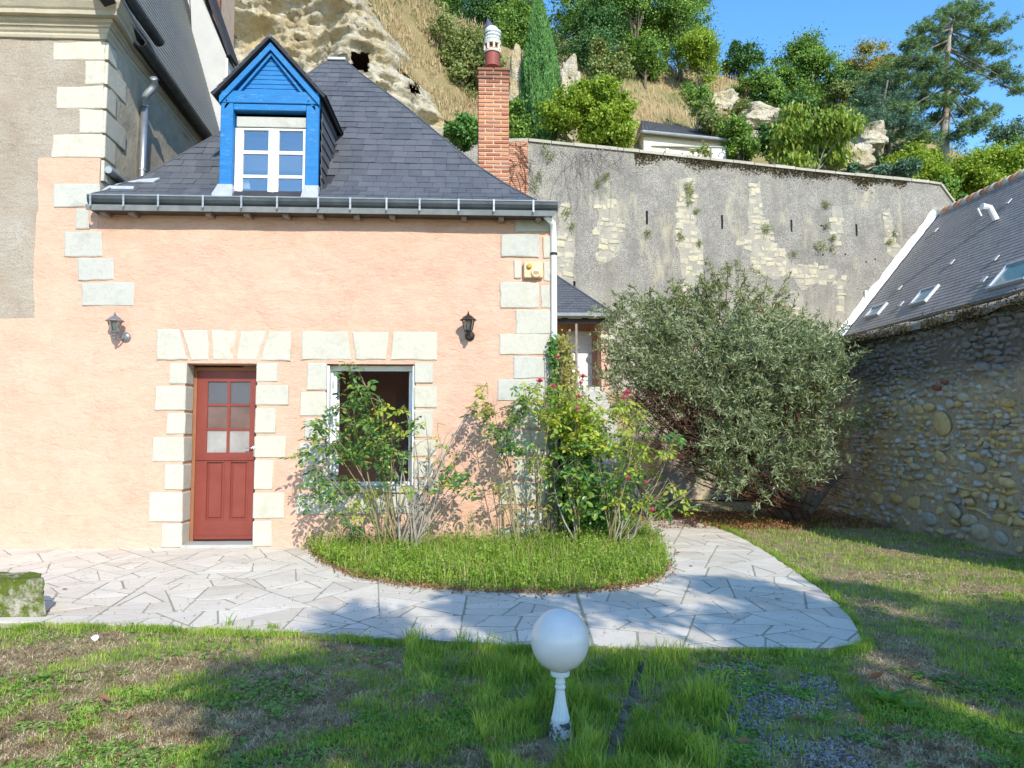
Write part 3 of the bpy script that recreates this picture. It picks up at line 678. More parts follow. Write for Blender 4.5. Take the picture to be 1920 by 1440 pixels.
# ---- dressed stones on the facade: (crop px) -> plane
def c8(x, y): return (260 + x / 3.13, 600 + y / 3.13)
def c6(x, y): return (840 + x / 3.6, 360 + y / 3.6)
def c5(x, y): return (100 + x / 3.69, 360 + y / 3.69)
def fstone(px, name, mat, parent, front=0.016, y=YH, label=None, kids=False):
    pts = [atY(u, v, y) for u, v in px]
    return MB().slab(pts, (0, -1, 0), front, 0.03, 0.011, 0.007, 4).build(name, mat, parent, label=label)
def R4(f, x0, y0, x1, y1, j=1.2):
    r = lambda: random.uniform(-j, j)
    return [f(x0 + r(), y0 + r()), f(x1 + r(), y0 + r()), f(x1 + r(), y1 + r()), f(x0 + r(), y1 + r())]
for px in ([(108, 55), (240, 55), (290, 235), (105, 232)], [(257, 60), (410, 60), (412, 235), (308, 235)], [(428, 60), (580, 62), (557, 235), (437, 235)], [(600, 63), (750, 65), (692, 237), (575, 236)], [(768, 66), (895, 68), (890, 240), (712, 238)],
           [(960, 70), (1228, 70), (1248, 235), (957, 233)], [(1255, 72), (1468, 72), (1450, 233), (1274, 233)], [(1492, 70), (1755, 72), (1752, 235), (1478, 233)]):
    fstone([c8(*q) for q in px], 'lintel_stone', M_TUFA, cot)
def jamb(x_out, v0, v1, edge, side, depth=0.26, y=YH):
    """block wrapping into the reveal; x_out outer edge px(crop8), edge = world x of the opening"""
    u, va = c8(x_out, v0); u2, vb = c8(x_out, v1)
    xo = atY(u, (va+vb)/2, y).x; z1 = atY(u, va, y).z; z0 = atY(u, vb, y).z
    xe = edge - side * 0.006
    a_, b_ = (min(xo, xe), max(xo, xe))
    MB().cbox((a_, y - 0.014 - random.uniform(0, .004), z0), (b_, y + depth, z1), 0.012).rough(.005).build('jamb_stone', M_TUFA, cot)
for x, a, b in ((182, 250, 375), (97, 388, 532), (164, 547, 672), (82, 688, 832), (150, 848, 997), (62, 1012, 1185), (132, 1196, 1336)): jamb(x, a, b, XL, -1)
for x, a, b in ((818, 255, 365), (882, 382, 500), (808, 515, 665), (868, 683, 808), (790, 822, 995), (855, 1010, 1165), (782, 1178, 1330)): jamb(x, a, b, XR_, 1)
for x, a, b in ((987, 252, 412), (947, 425, 562), (972, 575, 705), (943, 720, 862), (966, 876, 992)): jamb(x, a, b, WX0, -1, 0.16)
for x, a, b in ((1729, 250, 372), (1750, 388, 515), (1728, 530, 690), (1752, 704, 800), (1730, 814, 925), (1755, 938, 1000)): jamb(x, a, b, WX1, 1, 0.16)
# lintel soffit strips of stone over the openings, window sill
u, v = c8(925, 1005); u1, v1 = c8(1668, 1138)
zs1 = WZ0; zs0 = atY(650, v1, YH).z; xs0 = atY(u, 960, YH).x; xs1 = atY(u1, 960, YH).x
MB().cbox((xs0, YH - 0.02, zs0), (xs1, YH - 0.002, zs1 - 0.09), 0.01).build('sill_apron', M_TUFA, cot)
MB().cbox((WX0 - 0.06, YH - 0.055, zs1 - 0.085), (WX1 + 0.06, YH + 0.33, zs1), 0.012).build('window_sill', M_TUFA_G, cot)
MB().cbox((XL - 0.01, YH - 0.02, -0.06), (XR_ + 0.01, YH + 0.33, 0.035), 0.01).build('doorstep', M_TUFA_G, cot)
# right-hand quoins
for (x0, y0, x1, y1) in ((455, 178, 690, 268), (360, 286, 617, 440), (641, 300, 690, 448), (448, 461, 496, 583), (648, 476, 690, 604), (355, 613, 614, 780), (626, 628, 690, 786), (457, 796, 691, 958), (345, 960, 692, 1098), (442, 1112, 691, 1258), (335, 1268, 692, 1408)):
    gshade = random.random() < 0.4
    fstone(R4(c6, x0, y0, x1, y1, 3), 'quoin_stone', M_TUFA_G if gshade else M_TUFA, cot)
for (x0, y0, x1, y1) in ((322, 310, 540, 445), (232, 460, 545, 605), (325, 622, 548, 745), (235, 760, 550, 898), (322, 915, 552, 1020), (240, 1035, 552, 1118)):
    fstone(R4(lambda a, b: (860 + a / 3.13, 660 + b / 3.13), x0, y0, x1, y1, 3), 'quoin_stone', M_TUFA, cot)
# ---- door
dy = YH + 0.27
dz0, dz1 = 0.045, ZD - 0.02
dr = MB()
dr.box((XL, dy, dz0), (XL + 0.045, dy + 0.07, dz1)); dr.box((XR_ - 0.045, dy, dz0), (XR_, dy + 0.07, dz1)); dr.box((XL + 0.046, dy, dz1 - 0.045), (XR_ - 0.046, dy + 0.07, dz1))
door_frame = dr.build('door_frame', M_ORANGEWOOD, cot)
def dp(x, y): q = atY(*c8(x, y), dy + 0.02); return q.x, q.z
lx0, lx1 = XL + 0.048, XR_ - 0.048; lz0, lz1 = dz0 + 0.01, dz1 - 0.048
# pane columns/rows measured, expressed as fractions of the leaf
W_ = lx1 - lx0; H_ = lz1 - lz0; y0, y1 = dy + 0.012, dy + 0.055
colx = [lx0 + W_*0.17, lx0 + W_*0.49, lx0 + W_*0.535, lx0 + W_*0.86]
rowz = [lz0 + H_*f for f in (0.515, 0.645, 0.66, 0.79, 0.805, 0.937)]
lf = MB()
lf.box((lx0, y0, lz0), (colx[0], y1, lz1)); lf.box((colx[3], y0, lz0), (lx1, y1, lz1))
lf.box((colx[0], y0, rowz[5]), (colx[3], y1, lz1)); lf.box((colx[0], y0, lz0), (colx[3], y1, lz0 + H_*0.115))
lf.box((colx[0], y0, lz0 + H_*0.465), (colx[3], y1, rowz[0])); lf.box((colx[1], y0 + .004, rowz[0]), (colx[2], y1, rowz[5]))
for a, b in ((1, 2), (3, 4)): lf.box((colx[0], y0 + .006, rowz[a]), (colx[1], y1, rowz[b])); lf.box((colx[2], y0 + .006, rowz[a]), (colx[3], y1, rowz[b]))
mid = (colx[1] + colx[2])/2
lf.box((mid - 0.035, y0 + 0.002, lz0 + H_*0.115), (mid + 0.035, y1, lz0 + H_*0.465))
door = lf.build('door', M_RED, cot)
for a, b in ((colx[0], mid - 0.035), (mid + 0.035, colx[3])):
    z0_, z1_ = lz0 + H_*0.115, lz0 + H_*0.465
    MB().box((a, y0 + 0.024, z0_), (b, y1 - 0.004, z1_)).cbox((a + 0.035, y0 + 0.010, z0_ + 0.035), (b - 0.035, y0 + 0.03, z1_ - 0.035), 0.009).build('panel', M_RED, door)
    mo = MB()
    for q in ((a, z0_, a + 0.014, z1_), (b - 0.014, z0_, b, z1_), (a + .014, z0_, b - .014, z0_ + 0.014), (a + .014, z1_ - 0.014, b - .014, z1_)): mo.box((q[0], y0 - 0.005, q[1]), (q[2], y0 + 0.012, q[3]))
    mo.build('moulding', M_RED, door)
MB().cbox((lx0 + 0.005, y0 - 0.035, lz0 + 0.01), (lx1 - 0.005, y0 - 0.001, lz0 + 0.06), 0.012).build('weather_bar', M_RED, door)
MB().cbox((lx0 + 0.01, y0 - 0.018, lz0 + H_*0.468), (lx1 - 0.01, y0 - 0.001, lz0 + H_*0.482), 0.005).build('glazing_bar', M_RED, door)
for a, b in ((0, 1), (2, 3)):
    for c, d in ((0, 1), (2, 3), (4, 5)): MB().box((colx[a], y0 + 0.022, rowz[c]), (colx[b], y0 + 0.028, rowz[d])).build('pane', {0: M_FROST_L, 2: M_FROST_M, 4: M_FROST}[c], door)
hz = rowz[0] + H_*0.02; hx = lx1 - 0.035
hb = MB(); hb.cbox((hx - 0.018, y0 - 0.008, hz - 0.10), (hx + 0.018, y0 - 0.001, hz + 0.06), 0.004)
hb.tube([(hx, y0 - 0.006, hz + 0.02), (hx, y0 - 0.05, hz + 0.02), (hx - 0.03, y0 - 0.058, hz + 0.018), (hx - 0.11, y0 - 0.055, hz + 0.012)], 0.008, 8); hb.build('handle', M_STEEL, door, smooth=False)
# flat sheet behind the door; hall gloom and faint light painted in its colour
MB().add([(XL, dy + 0.09, 0), (XR_, dy + 0.09, 0), (XR_, dy + 0.09, 2.4), (XL, dy + 0.09, 2.4)], [(0, 1, 2, 3)]).build('hall_backing', simple('hall_painted_gloom', (0.12, 0.055, 0.03), (0.20, 0.12, 0.07), 1.2, 0.9, 0), cot)
MB().cbox((XL, dy - 0.03, 0.036), (XR_, dy + 0.06, 0.046), 0.003).build('threshold', M_ZINCM, cot)
# ---- window: white frame, open leaf folded back at each side
wy = YH + 0.17
fr = MB(); t_ = 0.055
fr.box((WX0, wy, WZ0), (WX0 + t_, wy + 0.06, WZ1)); fr.box((WX1 - t_, wy, WZ0), (WX1, wy + 0.06, WZ1)); fr.box((WX0 + t_, wy, WZ1 - 0.07), (WX1 - t_, wy + 0.06, WZ1)); fr.box((WX0 + t_, wy, WZ0), (WX1 - t_, wy + 0.06, WZ0 + 0.05))
win = fr.build('window', M_WHITE, cot)
def casement(xh, sgn, open_, parent=win):
    """leaf hinged at xh, swung inwards by open_ radians"""
    wd = (WX1 - WX0)/2 - t_; d = Vector((sgn*math.cos(open_), math.sin(open_), 0)); n = Vector((-d.y, d.x, 0)) * 0.02
    o = Vector((xh, wy + 0.062, 0)); z0, z1 = WZ0 + 0.055, WZ1 - 0.075; mb = MB()
    def bar(s0, s1, za, zb):
        a, b = o + d*s0, o + d*s1
        mb.prism([Vector((a.x, a.y, za)) - n, Vector((b.x, b.y, za)) - n, Vector((b.x, b.y, zb)) - n, Vector((a.x, a.y, zb)) - n], n*2)
    bar(0, 0.06, z0, z1); bar(wd-0.06, wd, z0, z1); bar(0.06, wd-0.06, z1-0.06, z1); bar(0.06, wd-0.06, z0, z0+0.06)
    for f in (0.35, 0.66): bar(0.06, wd-0.06, z0+(z1-z0)*f-0.012, z0+(z1-z0)*f+0.012)
    c = mb.build('casement', M_WHITE, parent)
    a, b = o + d*0.06, o + d*(wd-0.06); m2 = MB(); m2.prism([Vector((a.x, a.y, z0+.06)), Vector((b.x, b.y, z0+.06)), Vector((b.x, b.y, z1-.06)), Vector((a.x, a.y, z1-.06))], n*0.2); m2.build('casement_pane', M_GLASS, parent)
casement(WX0 + 0.075, 1, math.radians(96)); casement(WX1 - 0.075, -1, math.radians(97))
for xa_ in (WX0 + .002, WX1 - .03): MB().box((xa_, YH + 0.03, WZ0 + .01), (xa_ + .028, wy - 0.003, WZ1 - .01)).build('shutter_guide', M_WHITE, win)
for z in (WZ1 - 0.25, WZ0 + 0.5):
    for x in (WX0 + t_, WX1 - t_): MB().tube([(x, wy - 0.008, z - 0.05), (x, wy - 0.008, z + 0.05)], 0.011, 8).build('hinge', M_STEEL, win)
# ---- roof
EZ = atY(600, 371, 9.80).z - 0.01; EY = 9.80
def prof(s):
    """s = 0 at the eave .. 1 at the ridge -> (y, z)"""
    d = s * 4.2
    a0, a1 = math.radians(29), math.radians(50.0); L1 = 0.9
    if d < L1:
        a = a0 + (a1-a0) * d/L1 * 0.5; return EY + d*math.cos(a), EZ + d*math.sin(a)
    am = a0 + (a1-a0)*0.5
    return EY + L1*math.cos(am) + (d-L1)*math.cos(a1), EZ + L1*math.sin(am) + (d-L1)*math.sin(a1)
HR = [(645, 113), (680, 143), (763, 204), (837, 266), (893, 312), (953, 351), (1000, 376), (1012, 381)]
HL = [(618, 113), (575, 142), (500, 190), (410, 252), (340, 292), (273, 332), (215, 352), (176, 372)]
def hipx(s, H):
    y, z = prof(s); lo, hi = -7.0, 3.0
    # find X whose projection lies on the polyline at its v
    vv = proj((H[0][0] * 0.0 - 1.5, y, z))[1]
    pts = sorted(H, key=lambda p: p[1]); v = proj((-2.0, y, z))[1]
    for _ in range(4):
        for a, b in zip(pts[:-1], pts[1:]):
            if a[1] <= v <= b[1]: u = a[0] + (b[0]-a[0])*(v-a[1])/(b[1]-a[1]); break
        else: u = pts[0][0] if v < pts[0][1] else pts[-1][0]
        x = atY(u, v, y).x; v = proj((x, y, z))[1]
    return x
# locate ridge: largest s still below v=113
SR = 1.0
for k in range(200):
    s_ = 0.5 + k/200*1.1; y, z = prof(s_)
    if proj((-2.4, y, z))[1] <= 113.5: SR = s_; break
print('ridge', SR, prof(SR), 'eave', EZ, 'wall', ZE)
NR = 27; S = [SR * i/NR for i in range(NR+1)]
LXs = [hipx(s, HL) for s in S]; RXs = [hipx(s, HR) for s in S]
LXs[0] = min(LXs[0], LXs[1] - 0.1)
yr = prof(SR)[0]
mb = MB(); n = NR + 1; vs = []
for s, a, b in zip(S, LXs, RXs):
    y, z = prof(s); yb = 2*yr - y + 0.3
    vs += [(a, y, z), (b, y, z), (b, yb, z), (a, yb, z)]
fs = []
for i in range(NR):
    for k in range(4): fs.append((4*i+k, 4*i+(k+1) % 4, 4*i+4+(k+1) % 4, 4*i+4+k))
fs += [(3, 2, 1, 0), (4*NR, 4*NR+1, 4*NR+2, 4*NR+3)]
mb.add(vs, fs); roof = mb.build('roof', M_UNDER, cot)
# dormer numbers
DY = YH - 0.03
def dm(x, y): q = atY(360 + x/4, 60 + y/4, DY); return q
dx0, dx1 = dm(207, 900).x, dm(948, 900).x; dzt = dm(500, 450).z; dze = dm(200, 470).z; dpk = dm(575, 70).z; dzb = dm(500, 1240).z
cxm = (dx0 + dx1)/2
def y_at_z(z):
    lo, hi = 0, SR
    for _ in range(40):
        m = (lo+hi)/2
        if prof(m)[1] < z: lo = m
        else: hi = m
    return prof(lo)[0]
# slates row by row
slates = []; rs = random.Random(3)
for i in range(NR):
    s0, s1 = S[i], S[i+1]; se = min(SR, s1 + (S[1]-S[0]) * 0.55)
    y0_, z0_ = prof(s0); y1_, z1_ = prof(se); sl = Vector((0, y1_-y0_, z1_-z0_)).normalized(); nrm = Vector((0, -sl.z, sl.y))
    xa0, xb0 = LXs[i], RXs[i]; f = (se-s0)/(S[1]-S[0])
    xa1 = np.interp(se, S, LXs); xb1 = np.interp(se, S, RXs)
    x = xa0 - rs.uniform(0, 0.2) - (0.1 if i % 2 else 0)
    while x < xb0:
        wd = rs.uniform(0.175, 0.225); a, b = x + 0.002, x + wd - 0.0025; x += wd
        ca, cb = max(a, xa0), min(b, xb0)
        if cb - ca < 0.02: continue
        ta, tb = max(a, xa1), min(b, xb1)
        if tb <= ta: ta = tb = min(max((ca+cb)/2, xa1), xb1)
        mx_ = (ca+cb)/2
        # leave out what the dormer covers
        if dx0 - 0.03 < mx_ < dx1 + 0.03 and z0_ < dze + 0.05: continue
        if dze <= z0_ < dpk and abs(mx_ - cxm) < (dx1-dx0)/2*(dpk-z0_)/(dpk-dze) - .02: continue
        up = 0.020 + rs.uniform(-0.003, 0.004); th = 0.007; dl = rs.uniform(-0.006, 0.006); sk = rs.uniform(-0.003, 0.003)
        B0 = Vector((0, y0_, z0_)) - sl * (0.01 + dl) ; T0 = Vector((0, y1_, z1_))
        P = [Vector((ca, 0, 0)) + B0 + nrm*(up+sk), Vector((cb, 0, 0)) + B0 + nrm*(up-sk), Vector((tb, 0, 0)) + T0 + nrm*0.005, Vector((ta, 0, 0)) + T0 + nrm*0.005]
        Q = [p_ - nrm*th for p_ in P]
        slates.append((P + Q, (cb-ca)/(y0_**2)))
slates.sort(key=lambda a: -a[1]); rest = MB(); FS = [(0, 1, 2, 3), (7, 6, 5, 4), (1, 0, 4, 5), (2, 1, 5, 6), (0, 3, 7, 4)]
for i, (P, wgt) in enumerate(slates):
    if i < 300: MB().add(P, FS).build('slate', M_SLATE, roof, recalc=False)
    else: rest.add(P, FS)
rest.build('slate_rest', M_SLATE, roof, 'stuff', recalc=False)
print('slates', len(slates))
# right slope and back get plain slate courses; hips get a thin line of cut slate
mb = MB()
for i in range(NR):
    y, z = prof(S[i]); y2, z2 = prof(S[i+1]); b0, b1 = RXs[i], RXs[i+1]; yb = 2*yr - y + 0.3
    k = (Vector((b0-b1, 0, z2-z)).length); nr = Vector((z2-z, 0, b0-b1)).normalized()
    yy = y
    while yy < yb - 0.05:
        e = min(yy + rs.uniform(.18, .22), yb)
        P = [Vector((b0, yy+.003, z)) + nr*.02, Vector((b0, e-.003, z)) + nr*.02, Vector((b1, min(e-.003, 2*yr-y2+.3), z2)) + nr*.006, Vector((b1, max(yy+.003, y2), z2)) + nr*.006]
        if P[2].y > P[3].y: mb.add(P + [q - nr*.006 for q in P], FS)
        yy = e
mb.build('slate_side_course', M_SLATE, roof, 'stuff', recalc=False)
yq, zq = prof(SR); MB().cbox((LXs[-1] - 0.03, yq - 0.07, zq - 0.02), (RXs[-1] + 0.03, yq + 0.4, zq + 0.035), 0.01).build('ridge_cap', M_LEAD, roof)
for H_pts in (list(zip(LXs, S)), list(zip(RXs, S))):
    pts = [Vector((x, prof(s)[0], prof(s)[1] + 0.022)) for x, s in H_pts]; MB().tube(pts, 0.012, 5).build('hip_line', M_SLATE, roof)
# lead flashing at the lower left hip
ml = MB()
for k, (a, b, c, d) in enumerate((((192, 352), (262, 338), (300, 335), (250, 366)), ((176, 368), (205, 350), (252, 351), (246, 367)))):
    q = [atY(*p_, y_at_z(EZ + 0.12 + 0.02*k) + (0.02 if k else 0.25)) for p_ in (a, b, c, d)]; ml.prism(q, (0, -0.01, 0.012))
ml.build('flashing', M_LEAD, roof)
# gutter trough, zinc ledge, brackets, rafter ends
gx0 = atY(165, 372, 9.73).x; gx1 = atY(1045, 381, 9.73).x; gz1 = atY(600, 371, 9.70).z; drop = gz1 - atY(600, 388, 9.70).z
gp = []
for k in range(9):
    an = math.pi * k/8; gp.append((-math.cos(an) * 0.075, -math.sin(an) * drop))
gp2 = gp + [(a * 0.9, b * 0.9 + 0.0) for a, b in gp[::-1]]
def gutter(name, x0, x1, yc, ztop, mat, parent, profile=gp2, tilt=0.0):
    return MB().sweep(profile, [(x0, yc, ztop), (x1, yc, ztop + tilt)], [((0, 1, 0), (0, 0, 1))] * 2).build(name, mat, parent, smooth=False)
dzr = atY(1045, 380, 9.5).z - atY(165, 368, 9.5).z
gt = gutter('gutter', gx0, gx1, 9.775, gz1, M_ZINCD, cot)
MB().tube([(gx0, 9.70, gz1), (gx1, 9.70, gz1)], 0.011, 8).build('gutter_rim', M_ZINCM, gt)
for x in (gx0, gx1): MB().prism([Vector((x, 9.775 + a, gz1 + b)) for a, b in gp], (0.006 if x > 0 else -0.006, 0, 0)).build('gutter_end', M_ZINCD, gt)
lz = gz1 - drop
MB().prism([Vector((gx0 - 0.02, 9.73, lz - 0.07)), Vector((gx1 - 0.05, 9.73, lz - 0.07)), Vector((gx1 - 0.01, 9.70, lz - 0.006)), Vector((gx0 - 0.02, 9.70, lz - 0.006))], (0, 0.02, 0.0)).build('fascia', M_ZINCM, cot)
MB().box((gx0, 9.74, lz - 0.055), (gx1 - 0.06, YH + 0.05, lz - 0.03)).build('soffit', M_DARKWOOD, cot)
for u in (170, 232, 297, 381, 453, 520, 597, 657, 725, 787, 860, 926, 1000):
    x = atY(u, 378, 9.7).x
    mb = MB(); pts = [(x, 9.688, gz1 + 0.012), (x, 9.686, gz1 - 0.03), (x, 9.692, gz1 - drop*0.6), (x, 9.69, lz - 0.02), (x, 9.685, lz - 0.035)]
    for a, b in zip(pts[:-1], pts[1:]): mb.box((x - 0.012, min(a[1], b[1]) - 0.003, b[2]), (x + 0.012, max(a[1], b[1]) + 0.003, a[2]))
    mb.tube([(x, 9.686, lz - 0.025), (x, 9.674, lz - 0.025)], 0.012, 6); mb.build('gutter_bracket', M_ZINCM, gt)
for u in (192, 245, 390, 462, 535, 600, 668, 735, 870, 940, 1010):
    x = atY(u, 398, 9.8).x; MB().box((x - 0.035, 9.80, lz - 0.10), (x + 0.035, YH - 0.004, lz - 0.056)).build('rafter_end', M_GREYWOOD, cot)
for u0, u1 in ((328, 371), (803, 852)):
    a, b = atY(u0, 396, YH).x, atY(u1, 396, YH).x; zc = atY(340, 401, YH).z; mb = MB(); mb.box((a, YH - 0.006, zc), (b, YH + 0.01, zc + 0.06))
    for k in range(5): mb.box((a + .01, YH - 0.012, zc + .006 + k*.011), (b - .01, YH - .006, zc + .011 + k*.011))
    mb.build('vent_grille', M_GREYWOOD, cot)
# ---- dormer
dzpl = dm(500, 445).z
pw = dm(302, 900).x - dx0; pwr = dx1 - dm(852, 900).x; zlow = dm(200, 1150).z
dorm = bpy.data.objects.new('dormer', None); COL.objects.link(dorm); dorm.location = (cxm, DY, dzb); WL[dorm.name] = Vector((cxm, DY, dzb)); attach(dorm, cot); dorm.empty_display_size = .1
MB().cbox((dx0, DY, zlow), (dx0 + pw, DY + 0.16, dm(0, 520).z), 0.006).build('post', M_BLUE, dorm); MB().cbox((dx1 - pwr, DY, zlow), (dx1, DY + 0.16, dm(0, 532).z), 0.006).build('post', M_BLUE, dorm)
MB().cbox((dx0 - 0.002, DY - 0.012, dm(0, 525).z), (dx1 + 0.002, DY + 0.17, dzpl), 0.006).build('header_beam', M_BLUE, dorm)
MB().cbox((dx0 + pw + .002, DY + 0.006, dm(0, 575).z), (dx1 - pwr - .002, DY + 0.15, dm(0, 527).z), 0.006).build('lintel_beam', M_BLUE, dorm)
# gable boards
zb0, zpk = dzpl, dm(0, 150).z; nb = 9
half = (dx1 - dx0)/2
for k in range(nb):
    a, b = zb0 + (zpk+0.05-zb0)*k/nb, zb0 + (zpk+0.05-zb0)*(k+1)/nb - 0.004
    ha = half*(1-(a-zb0)/(dpk-zb0)); hb_ = half*(1-(b-zb0)/(dpk-zb0))
    MB().prism([Vector((cxm-ha, DY+0.05, a)), Vector((cxm+ha, DY+0.05, a)), Vector((cxm+hb_, DY+0.058, b)), Vector((cxm-hb_, DY+0.058, b))], (0, 0.02, 0)).build('gable_board', M_BLUE, dorm)
def rake(off, wdt, y0, y1, name, mat, par, lift=0.0, ext=0.0):
    """pair of sloping boards following the gable"""
    for sg in (-1, 1):
        e = Vector((sg*(half + 0.02 + ext), 0, dze + lift)); p_ = Vector((0, 0, dpk + lift)); d = (p_-e); dn = Vector((0, 0, 1))
        q = [Vector((cxm, 0, 0)) + v_ for v_ in (e - dn*off, p_ - dn*off, p_ - dn*(off+wdt), e - dn*(off+wdt) + d.normalized()*0.0)]
        MB().prism([v_ + Vector((0, y0, 0)) for v_ in q], (0, y1-y0, 0)).build(name, mat, par)
rake(0.035, 0.10, DY - 0.045, DY - 0.005, 'bargeboard', M_BLUE, dorm, 0.0, -0.01)
rake(0.15, 0.045, DY + 0.0, DY + 0.045, 'inner_rafter', M_BLUE, dorm, 0.0, -0.07)
# roof of dormer: two slopes running back into the main roof
yback_top = y_at_z(dpk) + 0.05
for sg in (-1, 1):
    e0 = Vector((cxm + sg*(half+0.075), DY - 0.09, dze - 0.045)); p0 = Vector((cxm, DY - 0.09, dpk + 0.005))
    e1 = Vector((e0.x, y_at_z(e0.z) + 0.05, e0.z)); p1 = Vector((cxm, yback_top, p0.z))
    nr = Vector((sg*(p0.z-e0.z), 0, abs(e0.x-p0.x))).normalized()
    mb = MB(); mb.prism([e0, p0, p1, e1], nr*0.03); sl_ = mb.build('dormer_slope', M_UNDER, dorm)
    cour = MB(); nC = 9
    for k in range(nC):
        f0, f1 = k/nC, min(1, (k+1.35)/nC); A, B = e0.lerp(p0, f0), e0.lerp(p0, f1); C_, D_ = e1.lerp(p1, f0), e1.lerp(p1, f1)
        m = 0
        L__ = (C_-A).length; x = -rs.uniform(0, .1)
        while x < L__:
            xa, xb = max(0, x), min(L__, x + rs.uniform(.17, .21)); x = xb if xb > 0 else x + .2
            if xb - xa < 0.03: continue
            pa, pb = A + Vector((0, xa+.002, 0)), A + Vector((0, xb-.002, 0)); pc, pd = B + Vector((0, xb-.002, 0)), B + Vector((0, xa+.002, 0))
            P = [pa + nr*.052, pb + nr*.052, pc + nr*.036, pd + nr*.036]; cour.add(P + [q - nr*.007 for q in P], FS)
    cour.build('dormer_slate', M_SLATE, dorm, 'stuff')
MB().prism([Vector((cxm - .05, DY - .09, dpk + .0)), Vector((cxm, DY - .09, dpk + .065)), Vector((cxm + .05, DY - .09, dpk + .0))], (0, yback_top - DY + .1, 0)).build('dormer_ridge', M_SLATE, dorm)
# cheeks: slate hung
for sg, xx in ((1, dx1), (-1, dx0)):
    zt = dze + 0.02; core = []
    pts = [Vector((xx, DY + 0.06, dzb - 0.05))] + [Vector((xx, prof(s)[0] + .02, prof(s)[1])) for s in S if dzb < prof(s)[1] < zt] + [Vector((xx, y_at_z(zt) + .05, zt)), Vector((xx, DY + 0.06, zt))]
    MB().prism(pts, (-sg*0.1, 0, 0)).build('cheek', M_UNDER, dorm)
    sb = MB(); nC = 9
    for k in range(nC):
        za, zb_ = dzb + (zt-dzb)*k/nC, dzb + (zt-dzb)*(k+1.3)/nC; zb_ = min(zb_, zt)
        ye = y_at_z(za) ; yy = DY + 0.14
        sb.add([(xx + sg*.026, DY + .13, za), (xx + sg*.026, ye + .0, za), (xx + sg*.008, y_at_z(zb_), zb_), (xx + sg*.008, DY + .13, zb_),
                (xx + sg*.018, DY + .13, za), (xx + sg*.018, ye + .0, za), (xx, y_at_z(zb_), zb_), (xx, DY + .13, zb_)], FS)
    sb.build('cheek_slate', M_SLATE, dorm, recalc=True)
# dormer window
wx0, wx1 = dx0 + pw + 0.02, dx1 - pwr - 0.01; wzb, wzt = dm(0, 1245).z, dm(0, 618).z; y0 = DY + 0.10
head = dm(0, 690).z
mb = MB(); mb.cbox((wx0, y0 - .02, head + .01), (wx1, y0 + .08, wzt + .02), .006); mb.build('shutter_box', M_TUFA_G, dorm)
mb = MB(); mb.box((wx0 - .015, y0, wzb), (wx0 + .05, y0 + .06, head)); mb.box((wx1 - .03, y0, wzb), (wx1, y0 + .06, head)); mb.box((wx0 + .05, y0, wzb), (wx1 - .03, y0 + .06, wzb + .03)); mb.box((wx0 + .05, y0 + .001, head - .03), (wx1 - .03, y0 + .059, head)); mb.build('window_frame', M_WHITE, dorm)
pc = [dm(388, 0).x, dm(578, 0).x, dm(655, 0).x, dm(845, 0).x]; pr = [dm(0, 1218).z, dm(0, 1068).z, dm(0, 1046).z, dm(0, 886).z, dm(0, 862).z, dm(0, 706).z]
pc[3] = min(pc[3], wx1 - .045)
mb = MB(); yy0, yy1 = y0 - .012, y0 + .04
mb.box((wx0 + .03, yy0, wzb + .025), (pc[0], yy1, head - .02)); mb.box((pc[1], yy0, wzb + .025), (pc[2], yy1, head - .02)); mb.box((pc[3], yy0, wzb + .025), (wx1 - .02, yy1, head - .02))
for a, b in ((pc[0], pc[1]), (pc[2], pc[3])):
    mb.box((a, yy0, wzb + .025), (b, yy1, pr[0])); mb.box((a, yy0, pr[5]), (b, yy1, head - .02)); mb.box((a, yy0 + .006, pr[1]), (b, yy1, pr[2])); mb.box((a, yy0 + .006, pr[3]), (b, yy1, pr[4]))
mb.build('casement', M_WHITE, dorm)
MB().cbox(((pc[1]+pc[2])/2 - .022, yy0 - .014, wzb + .03), ((pc[1]+pc[2])/2 + .022, yy0 - .001, head - .022), .005).build('meeting_stile', M_WHITE, dorm)
for a, b in ((pc[0], pc[1]), (pc[2], pc[3])):
    for c, d in ((pr[0], pr[1]), (pr[2], pr[3]), (pr[4], pr[5])): MB().box((a, y0 + .015, c), (b, y0 + .02, d)).build('pane', M_GLASS, dorm)
MB().box((wx0, y0 + .30, wzb), (wx1, y0 + .31, head)).build('blind', M_CURTAIN, dorm)
mb = MB(); q = [dm(395, 1060), dm(410, 1150), dm(378, 1240), dm(350, 1240), dm(350, 1060)]; mb.prism([p_ + Vector((0, .17, 0)) for p_ in q], (0, .01, 0)); mb.build('curtain', M_WHITE, dorm)
MB().cbox((dx0 - .02, DY - .10, dzb - .055), (dx1 + .02, y0 + .05, dzb - .012), .008).build('dormer_sill', M_LEAD, dorm)
for sg, xa, xb in ((-1, dx0, dx0 + pw), (1, dx1 - pwr, dx1)):
    zt_ = zlow + 0.015; yb_ = DY
    mb = MB(); mb.add([(xa - .01, yb_ - .014, zt_), (xb + .01, yb_ - .014, zt_), (xb + .03 + (.02 if sg < 0 else 0), yb_ - .12, dzb - .03), (xa - .03 - (.04 if sg < 0 else .0), yb_ - .12, dzb - .03),
                       (xa - .01, yb_ + .1, zt_), (xb + .01, yb_ + .1, zt_), (xb + .03, yb_ + .1, dzb - .03), (xa - .03, yb_ + .1, dzb - .03)],
                      [(0, 1, 2, 3), (4, 7, 6, 5), (0, 3, 7, 4), (1, 5, 6, 2), (0, 4, 5, 1), (3, 2, 6, 7)]); mb.build('post_flashing', M_LEAD, dorm)
